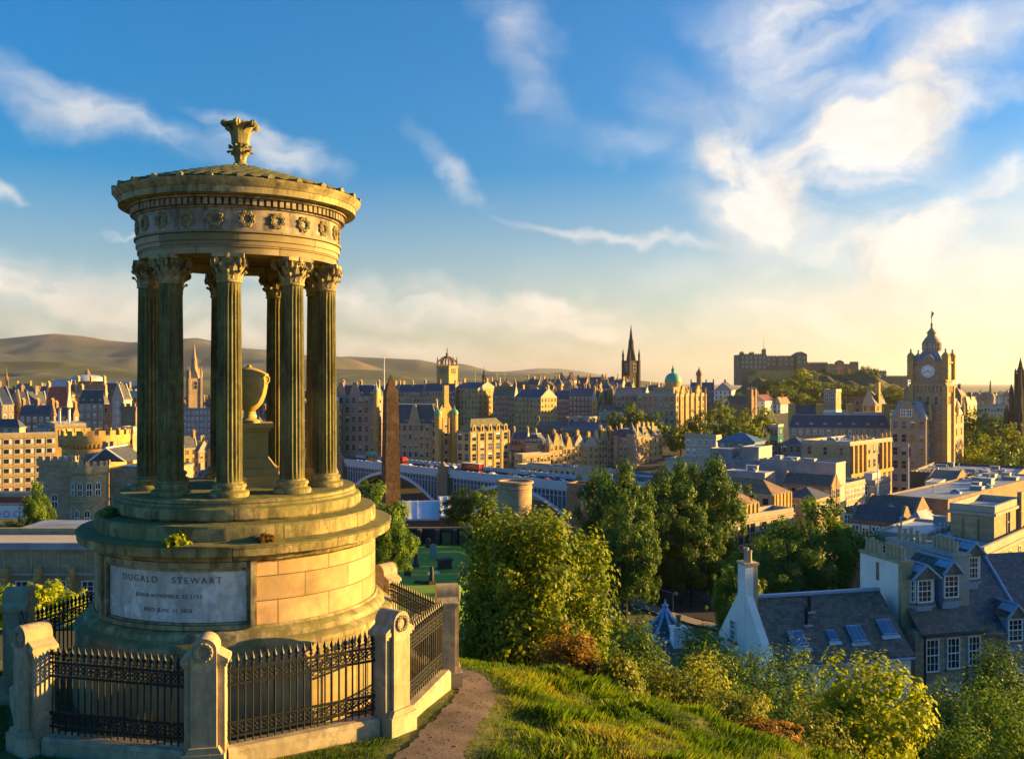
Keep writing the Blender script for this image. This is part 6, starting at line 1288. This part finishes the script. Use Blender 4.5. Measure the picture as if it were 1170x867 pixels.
b = MB(); b.box(-.09,-.062,3.6,3.9,-13.4,-12.2); b.build('vent_slot','stone_brown',gb)
def bay_dormer(parent, x, y, z, w, nw, rx=1.0):
    d_ = thing('x','', ''); bpy.data.objects.remove(d_)
    b = MB(); c = .32 if nw > 1 else 0; pl = [(-w/2,1.5),(-w/2,c),(-w/2+c,0),(w/2-c,0),(w/2,c),(w/2,1.5)] if c else [(-w/2,1.8),(-w/2,0),(w/2,0),(w/2,1.8)]
    b.prism(pl,-.5,1.75,'z',0); o = b.build('dormer','blue_trim',parent,(x,y,z))
    b = MB(); b.prism([(-w/2-.15,1.752),(w/2+.15,1.752),(0,2.6)],-.25,3.4,'y'); r_ = b.build('dormer_roof','slate_brown',o)
    b = MB(); b.tube((0,-.28,2.62),(0,3.3,2.62),.10,.10,8); [b.tube((sx*(w/2+.17),-.27,1.74),(0,-.27,2.62),.09,.09,8) for sx in (-1,1)]; [b.prism([(-.28,0),(.28,0),(.28,.05),(-.28,.05)],-.26,.9,'y',0,Matrix.Translation((sx*.32,0,2.34)) @ Matrix.Rotation(sx*.7,4,'Y')) for sx in (-1,1)]; b.build('lead_flashing','blue_trim',o)
    near_window(o,0,-.003,.2,min(1.15,w-2*c-.1),1.45)
    if c:
        for sx in (-1,1): q = near_window(o,0,0,0,.40,1.45); q.matrix_local = Matrix.Translation((sx*(w/2-c/2+.003),c/2-.003,.2)) @ Matrix.Rotation(sx*math.pi/4,4,'Z')
    b = MB(); b.prism([(p[0]*1.12,p[1]-.14) for p in pl],-.12,.0,'z'); b.build('apron','blue_trim',o); return o
bay_dormer(h2,1.45,1.05,ze2+1.35,1.8,3); bay_dormer(h2,3.45,1.05,ze2+1.55,1.2,1)
for x,z,w,hg in ((1.2,ze2-2.6,.95,2.1),(2.75,ze2-2.5,.95,2.0),(1.2,ze2-5.5,.95,1.6),(2.75,ze2-5.2,.95,1.4),(4.3,ze2-2.4,.9,1.9),(4.3,ze2-5.5,.95,1.8)):
    near_window(h2,x,-.003,z,w,hg); b = MB(); b.box(x-w/2-.25,x+w/2+.25,-.05,0,z+hg+.002,z+hg+.34); b.build('lintel','trim',h2)
b = MB(); b.tube((.5,-.25,ze2-.2),(.5,-.25,zg),.07,.07,8); b.tube((.3,-.36,ze2-.2),(ln2,-.36,ze2-.2),.09,.09,8); b.build('gutter','iron',h2)
# right-hand slate house
K3 = K2 + Matrix.Rotation(HB,3,'Z') @ Vector((ln2+.1,0,0)); h3 = thing('slate_house', 'blue-grey slate roofed house with side dormers, cut by the right edge', 'house', K3, HB)
zr3 = -12.1; ze3 = ze2-.35; ln3 = 9.0
b = MB(); b.box(0.05,ln3,0.25,dp2,zg,ze3); b.prism([(.25,ze3),(dp2,ze3),(dp2/2+.1,zr3-.25)],.05,ln3,'x'); b.build('wall','rubble',h3)
b = MB(); b.prism([(-.1,ze3-.1),(dp2/2,zr3),(dp2/2,zr3-.22),(-.1,ze3-.32)],.05,ln3,'x'); b.prism([(dp2+.3,ze3-.1),(dp2/2,zr3),(dp2/2,zr3-.22),(dp2+.3,ze3-.32)],.05,ln3,'x'); rf3 = b.build('roof','slate',h3)
b = MB(); b.tube((3.4,dp2/2,zr3+.06),(3.4,.2,ze3+.15),.12,.12,8); b.build('lead_valley','blue_trim',rf3)
b = MB(); b.prism([(1.2,zg),(dp2-.2,zg),(dp2-.2,-11.6),(1.2,-11.6)],-1.35,-.102,'x'); b.box(-1.45,0,1.1,dp2-.1,-11.598,-11.4); gs = b.build('chimney_gable','harl_grey',h3); pots(gs,-.72,1.5,4.0,-11.4,6); pots(gs,-.72,4.6,dp2-.4,-11.4,5)
bay_dormer(h3,1.0,2.2,ze3+2.75,1.5,3); bay_dormer(h3,2.3,-.05,ze3-.9,1.2,1)
for x,z in ((4.8,ze3-2.4),(6.6,ze3-2.4),(1.0,ze3-4.6),(3.0,ze3-4.6),(4.8,ze3-5.6)): near_window(h3,x,.247,z,1.1,1.9)
# ogee roofed pavilion and its small chimney
t = thing('ogee_pavilion', 'eight sided pavilion with blue lead ribs on a swept slate roof', 'pavilion', (X(760,76),76,0), R(10)); zt_ = Z(688,76); zb_ = Z(738,76)
b = MB(); pr = [(3.1,zb_),(2.6,zb_+.5),(1.9,zb_+1.1),(1.1,zb_+1.8),(.5,zb_+2.4),(.22,zb_+2.9)]; b.lathe(pr,8,0,False); b.build('roof','slate',t)
b = MB()
for i in range(8):
    a = i*math.pi/4
    for (r0_,z0_),(r1_,z1_) in zip(pr,pr[1:]): b.tube((r0_*math.cos(a),r0_*math.sin(a),z0_+.03),(r1_*math.cos(a),r1_*math.sin(a),z1_+.03),.14,.12,6)
b.lathe([(.3,zb_+2.7),(.34,zb_+2.95),(.2,zb_+3.1),(.28,zb_+3.3),(.1,zb_+3.5),(.03,zt_+.3)],10); b.build('lead_rib','blue_trim',t)
b = MB(); b.lathe([(2.8,zb_-6),(2.8,zb_-.3),(3.25,zb_-.2),(3.2,zb_+.02)],8,0,False); b.build('wall','stone_grey',t)
t = thing('small_chimney', 'short white chimney with one orange pot in front of the swept lead roof', 'chimney', (X(775,70),70,0), R(12)); zc = Z(717,70); b = MB(); b.box(-.5,.5,-.4,.4,zc-5,zc); b.box(-.58,.58,-.48,.48,zc+.001,zc+.12); b.build('stack','harl',t); b = MB(); b.lathe([(.2,zc+.12),(.16,zc+.8),(.22,zc+.82),(.22,zc+.95),(.14,zc+.95)],12); b.build('chimney_pot','tile_orange',t)
t = thing('lean_to', 'low dark slate lean-to roof with pale blue ridge, left of the white gable', 'outbuilding', (X(765,66),66,0), R(10)); zc = Z(752,66); b = MB(); b.box(0,6.5,0,4,zc-5,zc-1.3); b.build('wall','stone_dark',t); b = MB(); b.prism([(-.3,zc-1.6),(4.2,zc),(4.2,zc-.2),(-.3,zc-1.8)],-.2,6.7,'x'); r_ = b.build('roof','slate_brown',t); b = MB(); b.tube((-.2,4.1,zc+.02),(6.7,4.1,zc+.02),.13,.13,8); b.build('ridge','blue_trim',r_)
# street lamp and walkers on the road
t = thing('street_lamp', 'twin armed street lamp at the kerb under the dark trees', 'street lamp', (X(769,140),140,gz(X(769,140),140)), R(-12)); zl = Z(677,140)-t.location.z
b = MB(); b.tube((0,0,0),(0,0,zl),.11,.07,8); b.tube((-3.0,0,zl+.6),(.3,0,zl-.1),.06,.06,6); b.build('post','lead',t)
for x,z in ((-3.0,zl+.6),(.4,zl-.05)): b = MB(); b.lathe([(.05,.25),(.28,.1),(.34,-.15),(.2,-.3)],10,0,True,(x,0,z)); b.build('lamp_head','lead_pale',t)
for px,py,i,lb in ((812,683,3,'dark clad person walking on the road below the big trees'),(777,692,1,'person in blue walking near the twin armed street lamp')):
    d = 140.; 
    for _ in range(6): d = -gz(X(px,d),d)*F/(py-HZ)
    tag(obj('person',PMS[i],None,(X(px,d),d,gz(X(px,d),d)+.2)),lb,'person')
# tall stone wall along the road under the trees
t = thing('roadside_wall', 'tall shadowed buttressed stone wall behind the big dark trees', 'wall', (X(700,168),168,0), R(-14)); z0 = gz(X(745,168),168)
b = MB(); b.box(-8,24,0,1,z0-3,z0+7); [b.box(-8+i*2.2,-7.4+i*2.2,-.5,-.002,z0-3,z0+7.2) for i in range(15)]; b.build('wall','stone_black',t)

# ------------------------------------------------------------------ vegetation
def crown_arrays(r, nclump, per, R3, leaf, seed_shell=(.55,1.0), sig=.17, lobes=5, up=.3, bottom=-.75):
    rx, ry, rz = R3
    dirs = r.normal(size=(nclump*3,3)); dirs /= np.linalg.norm(dirs,axis=1)[:,None]; dirs = dirs[dirs[:,2] > bottom][:nclump]
    ph = r.uniform(0,6.28,(lobes,3)); fq = r.uniform(1.5,4,(lobes,3))
    wob = 1 + .10*sum(np.sin(dirs[:,0]*fq[k,0]*2+ph[k,0])*np.cos(dirs[:,1]*fq[k,1]*2+ph[k,1]+dirs[:,2]*fq[k,2]) for k in range(lobes))/1.2
    rad = r.uniform(seed_shell[0]**2, seed_shell[1]**2, len(dirs))**.5 * wob
    C = dirs*rad[:,None]
    ksz = r.uniform(.6,1.4,len(C)); sp = r.random(len(C)) < .16; C[sp] = dirs[sp]*(r.uniform(1.0,1.17,sp.sum())*wob[sp])[:,None]; ksz[sp] = r.uniform(.35,.6,sp.sum()); n = (per*ksz**2).astype(int)+3
    idx = np.repeat(np.arange(len(C)), n)
    off = r.normal(size=(len(idx),3)); ln_ = np.linalg.norm(off,axis=1)[:,None]; off = off/ln_*(r.random((len(idx),1))**.5)*1.6
    Pn = (C[idx] + off*sig*ksz[idx][:,None]) * np.array([rx,ry,rz])
    N = off + dirs[idx]*.7 + r.normal(size=off.shape)*.55 + np.array([0,0,up]); N /= np.linalg.norm(N,axis=1)[:,None]
    tint = np.clip(.5 + .27*r.normal(size=len(C))[idx] + .2*r.normal(size=len(idx)), 0, 1)
    return Pn, N, tint, C*np.array([rx,ry,rz])
def leaves_mesh(name, Pn, N, tint, leaf, mat, r, aspect=.62):
    n = len(Pn); T = np.cross(N, r.normal(size=N.shape)); T /= np.linalg.norm(T,axis=1)[:,None]; S = np.cross(N,T)
    L = (leaf*r.uniform(.6,1.35,n))[:,None]; W = L*aspect
    V = np.empty((n,4,3)); V[:,0] = Pn-T*L*.5; V[:,1] = Pn+S*W*.5+N*L*.08; V[:,2] = Pn+T*L*.5-N*L*.05; V[:,3] = Pn-S*W*.5+N*L*.08
    return arrmesh(name, V.reshape(-1,3), np.arange(4*n).reshape(n,4), mat, np.repeat(tint,4))
def trunk_mesh(R3, h_trunk, r0, C, r, nlimb=7, lean=0):
    b = MB(); top = Vector((lean*.3,0,h_trunk)); b.tube((0,0,-.6),(0,0,h_trunk*.35),r0*1.25,r0*.95,9); b.tube((0,0,h_trunk*.35),top,r0*.95,r0*.75,9)
    cz = h_trunk + R3[2]*.75
    for i in r.choice(len(C), min(nlimb,len(C)), replace=False):
        e = Vector(C[i])*.8 + Vector((0,0,cz)); m_ = top.lerp(e,.5) + Vector((r.normal()*.06*R3[0],r.normal()*.06*R3[1],.08*R3[2])); b.tube(top,m_,r0*.5,r0*.3,6); b.tube(m_,e,r0*.3,r0*.07,5)
    return b.data('trunk','bark')
def make_tree(label, cat, loc, R3, h_trunk, leaf, mat, ncl, per, seed, name='tree', r0=.25, sig=.17, shell=(.45,1.0), group=None, bottom=-.75, nlimb=7, aspect=.62, up=.3):
    r = np.random.default_rng(seed); Pn,N,tint,C = crown_arrays(r,ncl,per,R3,leaf,shell,sig,bottom=bottom,up=up)
    t = thing(name, label, cat, loc, 0, group); cz = h_trunk + R3[2]*.75
    obj('crown', leaves_mesh('crown',Pn,N,tint,leaf,mat,r,aspect), t, (0,0,cz)); obj('trunk', trunk_mesh(R3,h_trunk,r0,C,r,nlimb), t); return t
def place(px, ytop, d, wpx, zbase=None, lift=0):
    x = X(px,d); z0 = gz(x,d) if zbase is None else zbase; return Vector((x,d,z0)), wpx/F*d/2, Z(ytop,d)-z0
def near_tree(label, px, ytop, d, wpx, leaf, mat, ncl, per, seed, trunk=.12, cat='tree', name='tree', r0=.12, sig=.17, zbase=None, squash=1, **k):
    L, rr, hh = place(px,ytop,d,wpx,zbase); ht = hh*trunk; rz = (hh-ht)/1.85
    return make_tree(label,cat,L,(rr*.92,rr*.92*squash,rz),ht,leaf,mat,ncl,per,seed,name,r0,sig,**k)
near_tree('big round golden green bush just right of the monument, on the slope edge',610,572,27,176,.15,'leaf_gold',300,150,1,.06,cat='bush',name='bush',r0=.10,shell=(.3,1.03),sig=.15)
near_tree('bright yellow green leafy tree at the bottom, in front of the slate roof',988,738,33,150,.20,'leaf_lime',170,110,2,.15,name='leafy_tree',r0=.14,shell=(.3,1.02),sig=.15)
NB = [('russet and green shrub at the foot of the big round bush',648,722,24,80,.10,'leaf_russet',3),('olive shrub on the crest of the grass slope, right of the russet shrub',705,752,23.5,64,.09,'leaf_olive',4),('wide olive shrub in the middle of the grass slope crest',775,748,25,140,.10,'leaf_olive',5),
 ('low olive shrub below the wide one, running down the slope',835,796,23,100,.09,'leaf_olive',6),('low straw coloured shrub at the lower end of the slope crest',880,826,21.5,70,.08,'leaf_russet',7),('dark green bush between the big round bush and the swept lead roof',722,706,36,96,.14,'leaf_dark',8),
 ('dark green shrub in front of the lean-to roof',812,728,46,110,.16,'leaf_dark',9),('mid green bush in front of the white gable',862,738,43,80,.15,'leaf_mid',10),('round mid green bush below the left skylight',905,742,41,84,.15,'leaf_mid',11),
 ('olive bush left of the bright yellow green tree',925,806,31,120,.12,'leaf_olive',12),('dark green tree covering the stone house corner at right',1143,728,50,84,.17,'leaf_dark',13),('dark bush right of the bright tree, under the lower house windows',1084,784,47,90,.16,'leaf_dark',14),
 ('large green bush in the bottom right corner',1148,772,40,120,.16,'leaf_mid',15),('green bush at the bottom, right of the bright yellow green tree',1098,822,34,100,.14,'leaf_mid',16),('dark bush at the foot of the white gable, left side',838,770,40,90,.15,'leaf_dark',17),('green shrub low at the bottom right, nearest the corner',1160,826,31,90,.13,'leaf_mid',18),
 ('small green shrub against the right of the swept lead roof',805,712,60,70,.18,'leaf_mid',19),('small dark shrub under the straw coloured shrub at the bottom',905,852,24,90,.10,'leaf_dark',20),('dark shrub filling below the wide olive shrub',800,775,28,120,.11,'leaf_dark',21),('dark green shrub behind the russet shrub',690,735,29,80,.11,'leaf_dark',22),('dim green shrub below the round mid green bush',880,785,36,110,.14,'leaf_dark',23),('rounded dark shrub low on the right below the stone house',1050,818,38,90,.14,'leaf_dark',24)]
for lb,px,yt_,d,w,lf,mt_,sd in NB:
    near_tree(lb,px,yt_,d,w,lf,mt_,170,95,sd,.05,cat='shrub',name='shrub',r0=.05,shell=(.25,1.0),sig=.2,group='shrubs on the hill slope')
# prototypes for the middle distance
def proto_tree(seed, leaf, mat, ncl, per, shape=(1,1,1.0), sig=.15):
    r = np.random.default_rng(seed); Pn,N,tint,C = crown_arrays(r,ncl,per,shape,leaf,(.5,1.0),sig,bottom=-.8)
    return leaves_mesh('crown',Pn,N,tint,leaf,mat,r), trunk_mesh((1,1,1),.55,.055,C,r,8)
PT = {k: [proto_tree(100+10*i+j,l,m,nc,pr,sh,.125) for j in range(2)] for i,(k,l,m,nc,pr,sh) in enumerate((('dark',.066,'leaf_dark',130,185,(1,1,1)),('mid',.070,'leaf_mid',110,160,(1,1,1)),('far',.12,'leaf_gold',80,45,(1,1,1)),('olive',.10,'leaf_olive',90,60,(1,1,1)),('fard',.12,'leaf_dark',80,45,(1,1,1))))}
NT = 0
def mid_tree(label, px, ytop, d, wpx, kind, trunk=.2, zbase=None, group=None, hmax=None, name='tree'):
    global NT; NT += 1
    L, rr, hh = place(px,ytop,d,wpx,zbase); 
    if hmax and hh > hmax: L.z += hh-hmax; hh = hmax
    rz = hh*(1-trunk)/1.85; cm_, tm_ = PT[kind][NT%2]; t = thing(name,label,'tree',L,random.uniform(0,6),group)
    c = obj('crown',cm_,t,(0,0,hh*trunk+rz*.85)); c.scale=(rr,rr,rz); k = obj('trunk',tm_,t); k.scale=(rr*.9,rr*.9,(hh*trunk+rz*.3)/.55*.8 if False else (hh*.5)/.9); return t
for a in (('tall dark tree at the left of the big tree group by the road',706,540,138,92,'dark',.16),('dark tree rounding out the middle of the big tree group',757,548,150,92,'dark',.16),('tallest dark tree at the right of the big tree group',812,532,158,88,'dark',.18),('lower front tree of the big dark group, left of centre',715,575,128,84,'dark',.14),('lower front tree of the big dark group, toward the road',790,590,146,84,'dark',.14),('dark tree peeping behind the big tree group at its left',684,566,160,56,'dark',.15),('back tree between the two tallest of the big tree group',775,536,170,70,'dark',.18),
 ('broad green tree in front of the columned terrace, behind the slate roof',938,574,118,112,'mid',.2),('green tree left of the broad one, beside the white chimney gable',872,612,112,84,'mid',.15),('lower green tree at the foot of the broad tree',905,622,108,90,'dark',.12),('round green tree beside the road, left of the white gable',842,642,98,62,'mid',.12),
 ('golden green tree against the right edge of the drum, upper one',424,556,112,78,'mid',.25),('green tree right of the drum with dark trunk on the graveyard lawn',443,594,102,64,'mid',.34),('dim green tree in front of the pale shed roof',541,557,205,66,'dark',.2),('small dark tree at the far end of the graveyard',568,588,172,40,'dark',.15)):
    mid_tree(*a, group='broadleaf trees below the hill')
t = mid_tree('conical ivy covered tree against the castellated house',43,553,158,34,'mid',.05); t = mid_tree('low green shrubbery left of the conical tree',10,596,160,60,'mid',.05,hmax=3.0)
near_tree('yellow flowering bush behind the left railing, below the white windows',62,664,48,66,.20,'leaf_lime',70,60,41,.06,cat='bush',name='bush',r0=.06,zbase=Z(712,48)); near_tree('yellow bush at the left edge behind the railing pier',18,668,46,70,.20,'leaf_lime',60,60,42,.06,cat='bush',name='bush',r0=.06,zbase=Z(712,46))
for a in ((300,585,150,60,'mid','tree on the graveyard side behind the monument drum'),(360,575,170,60,'mid','tree between the monument and the obelisk, behind the drum'),(250,580,190,60,'dark','dark tree behind the monument steps'),(395,590,130,50,'mid','tree just behind the right edge of the drum')): mid_tree(a[5],*a[:5],.2,hmax=14,group='broadleaf trees below the hill')
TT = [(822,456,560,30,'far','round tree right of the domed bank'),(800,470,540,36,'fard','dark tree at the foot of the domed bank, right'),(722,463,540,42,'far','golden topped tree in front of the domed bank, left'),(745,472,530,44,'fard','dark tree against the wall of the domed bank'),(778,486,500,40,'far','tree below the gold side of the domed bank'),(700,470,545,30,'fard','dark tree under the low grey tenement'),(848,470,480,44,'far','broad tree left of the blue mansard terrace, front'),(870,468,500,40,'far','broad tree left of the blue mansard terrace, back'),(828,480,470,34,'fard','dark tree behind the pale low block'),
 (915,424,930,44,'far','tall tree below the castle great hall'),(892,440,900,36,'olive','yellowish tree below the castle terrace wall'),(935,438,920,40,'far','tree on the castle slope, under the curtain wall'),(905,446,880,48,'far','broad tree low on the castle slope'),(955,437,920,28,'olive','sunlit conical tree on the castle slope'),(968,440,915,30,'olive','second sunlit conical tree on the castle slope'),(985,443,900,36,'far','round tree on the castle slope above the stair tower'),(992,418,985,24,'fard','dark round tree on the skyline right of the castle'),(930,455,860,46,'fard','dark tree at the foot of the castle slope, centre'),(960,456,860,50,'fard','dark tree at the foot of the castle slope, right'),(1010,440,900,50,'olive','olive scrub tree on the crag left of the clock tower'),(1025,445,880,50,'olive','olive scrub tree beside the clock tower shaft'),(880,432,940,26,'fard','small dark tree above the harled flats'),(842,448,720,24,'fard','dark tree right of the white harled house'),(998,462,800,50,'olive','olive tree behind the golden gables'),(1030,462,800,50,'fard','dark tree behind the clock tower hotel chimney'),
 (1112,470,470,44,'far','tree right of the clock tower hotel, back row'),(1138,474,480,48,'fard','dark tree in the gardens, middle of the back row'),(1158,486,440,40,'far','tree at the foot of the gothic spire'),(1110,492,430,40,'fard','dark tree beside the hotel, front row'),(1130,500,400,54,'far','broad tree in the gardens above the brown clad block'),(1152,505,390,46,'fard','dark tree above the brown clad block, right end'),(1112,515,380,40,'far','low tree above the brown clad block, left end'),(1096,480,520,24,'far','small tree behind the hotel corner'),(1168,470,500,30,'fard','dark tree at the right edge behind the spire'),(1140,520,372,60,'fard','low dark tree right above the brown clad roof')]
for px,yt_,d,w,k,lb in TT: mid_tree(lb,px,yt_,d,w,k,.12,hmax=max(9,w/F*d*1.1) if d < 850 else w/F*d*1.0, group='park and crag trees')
for i in range(170):
    d = random.uniform(900,2600); px = random.uniform(-30,700) if i < 140 else random.uniform(1090,1180); x = X(px,d); rr = random.uniform(5,9); cm_,tm_ = PT['fard' if i%3 else 'far'][i%2]
    tag(obj('distant_tree',cm_,None,(x,d,gz(x,d)+rr*.8),(0,0,random.uniform(0,6)),(rr*1.3,rr,rr*.9)),'small dark tree far off among the suburbs below the hills','tree','distant suburban trees')
# weeds on the monument steps
def weed(label, ang, rad, z, w, seed, mat):
    r = np.random.default_rng(seed); Pn,N,tint,C = crown_arrays(r,26,26,(w,w,w*.62),.05,(.3,1),.25); a = R(ang)
    x,y = rad*math.sin(a), -rad*math.cos(a); c, s_ = math.cos(FACE), math.sin(FACE); L = (AX+x*c-y*s_, AY+x*s_+y*c, z)
    t = thing('weed_plant',label,'weed',L); obj('foliage',leaves_mesh('foliage',Pn,N,tint,.075,mat,r),t,(0,0,w*.4)); b = MB(); [b.tube((0,0,-.03),Vector(C[i])+Vector((0,0,w*.4)),.006,.003,5) for i in range(8)]; b.build('stem','bark',t)
weed('bright yellow green weed growing from the monument steps at front left',-21.5,2.50,-2.56,.20,51,'leaf_lime'); weed('thin dry weed on the monument cornice at front right',9,2.55,-2.55,.11,52,'leaf_russet'); weed('small green tuft on the step edge at far left of the monument',-68,2.28,-2.28,.12,53,'leaf_mid')
# grass
def blades():
    r = np.random.default_rng(77); n = 620000
    y = 10.8 + 19*r.random(n)**.9; x = -12 + 23*r.random(n); 
    keep = (x > -.62*y-.5) & (x < .36*y+1.5)
    # keep off the path and the railed enclosure
    pp = np.array(PATH); pd = np.full(n, 9.)
    for i in range(len(pp)-1):
        a0, b0 = pp[i,:2], pp[i+1,:2]; ab = b0-a0; t = np.clip(((x-a0[0])*ab[0]+(y-a0[1])*ab[1])/(ab@ab),0,1); dd = np.hypot(x-a0[0]-ab[0]*t, y-a0[1]-ab[1]*t); pd = np.minimum(pd, dd-(pp[i,2]*(1-t)+pp[i+1,2]*t)*.5)
    keep &= pd > r.normal(-.03,.10,n)
    ex, ey = x-AX, y-AY; ap = np.full(n,-9.)
    for k in range(8): am = R(9+22.5+45*k); ap = np.maximum(ap, ex*math.sin(am)-ey*math.cos(am))
    keep &= ~((ap < RF*math.cos(R(22.5))+.25))
    pv = [vert(k)[0] for k in range(8)]
    for p in pv: keep &= np.hypot(x-p.x,y-p.y) > .45
    pt = hsh(x*1.0+2,y*1.0,.9)+.6*hsh(x+9,y-4,2.3)+.4*hsh(x,y+3,4.1); keep &= r.random(n) < .45+.4*np.clip(pt+.6,0,1)
    x, y, pt, pd = x[keep], y[keep], pt[keep], pd[keep]; n = len(x)
    near_path = np.clip((pd)/.35,0.5,1); slope = np.clip((x+.6)/1.2,.0,1)
    tuft = np.clip(.5+.5*hsh(x*1.3,y*1.3+2,2.1)+.35*hsh(x+1,y*.9,5.3),0,1.5)
    h = (.05+.19*tuft**1.4*slope+.03*(1-slope))*r.uniform(.5,1.4,n)*near_path; w = r.uniform(.0035,.0085,n)*(1+.03*y)
    a = r.uniform(0,6.28,n); bend = r.uniform(.15,.8,n)*h; ba = -.9+1.2*hsh(x+4,y,1.1)+r.normal(0,.7,n)
    z = ground(x,y)-.015; dx,dy = np.cos(a)*w, np.sin(a)*w; bx_,by__ = np.cos(ba)*bend, np.sin(ba)*bend
    V = np.empty((n,4,3)); V[:,0] = np.stack([x-dx,y-dy,z],-1); V[:,1] = np.stack([x+dx,y+dy,z],-1); V[:,2] = np.stack([x+dx*.5+bx_*.45,y+dy*.5+by__*.45,z+h*.62],-1); V[:,3] = np.stack([x+bx_,y+by__,z+h],-1)
    tint = np.clip(.40+.26*hsh(x-5,y+7,.9)+.22*hsh(x+2,y-3,2.6)+.12*(1-tuft)+.13*r.normal(size=n),0,1)-.12*(x<-.4)
    tint = np.clip(tint,0,1)
    k = 420; cx_g = r.uniform(-.2,7.5,90); cy_g = r.uniform(12.5,21,90); i_ = r.integers(0,90,k); gx = cx_g[i_]+r.normal(0,.22,k); gy = cy_g[i_]+r.normal(0,.22,k)   # long dry stalks in clumps
    gh = r.uniform(.15,.38,k); gw = .003; ga = r.uniform(0,6.28,k); gzz = ground(gx,gy)-.02; lean = r.normal(0,.06,(k,2)) + np.array([-.05,.02]); V2 = np.empty((k,4,3))
    V2[:,0] = np.stack([gx-gw*np.cos(ga),gy-gw*np.sin(ga),gzz],-1); V2[:,1] = np.stack([gx+gw*np.cos(ga),gy+gw*np.sin(ga),gzz],-1)
    V2[:,2] = np.stack([gx+gw*np.cos(ga)+lean[:,0]*.55,gy+gw*np.sin(ga)+lean[:,1]*.55,gzz+gh*.7],-1); V2[:,3] = np.stack([gx+lean[:,0]*.85,gy+lean[:,1]*.85,gzz+gh],-1)
    V = np.concatenate([V,V2]); tint = np.concatenate([tint, np.clip(r.normal(.85,.12,k),.6,1)]); n += k
    return arrmesh('grass', V.reshape(-1,3), np.arange(4*n).reshape(n,4), 'grass_blade', np.repeat(tint,4))
tag(obj('grass', blades()), 'tufted golden green grass covering the hillside around the path', 'grass', kind='stuff')

# ------------------------------------------------------------------ evening air
hz, nt, bs = newmat('haze'); nt.nodes.remove(bs); pv_ = nd(nt,'ShaderNodeVolumePrincipled'); pv_.inputs['Color'].default_value = (.84,.88,.98,1); pv_.inputs['Density'].default_value = 3.4e-5; pv_.inputs['Anisotropy'].default_value = .45
nt.links.new(pv_.outputs[0], nt.nodes['Material Output'].inputs['Volume'])
b = MB(); b.box(-52000,52000,-70,41000,-320,720); tag(b.build('haze','haze'),'pale evening haze over the town and hills','haze',kind='stuff')

# loose grit along the trodden path
def grit():
    r = np.random.default_rng(5); pp = np.array(PATH); n = 1100; t = r.random(n)*(len(pp)-1.001); i = t.astype(int); f = (t-i)[:,None]; q = pp[i]*(1-f)+pp[i+1]*f; d = pp[i+1,:2]-pp[i,:2]; d /= np.linalg.norm(d,axis=1)[:,None]
    o = r.normal(0,.36,n)*q[:,2]; x = q[:,0]-d[:,1]*o; y = q[:,1]+d[:,0]*o; z = ground(x,y)+.03; sz = .006+.016*r.random(n)**3; V = np.empty((n,6,3)); base = np.array([[1,0,0],[0,1,0],[-1,0,0],[0,-1,0],[0,0,.8],[0,0,-.6]])
    V[:] = base[None]*sz[:,None,None]*r.uniform(.6,1.4,(n,6,1)); V += np.stack([x,y,z],-1)[:,None,:]; T = np.array([[0,1,4],[1,2,4],[2,3,4],[3,0,4],[1,0,5],[2,1,5],[3,2,5],[0,3,5]]); Q = (T[None]+6*np.arange(n)[:,None,None]).reshape(-1,3)
    return arrmesh('grit', V.reshape(-1,3), Q, 'gravel_path')
tag(obj('grit', grit()), 'loose grit and small stones scattered on the trodden path', 'grit', kind='stuff')
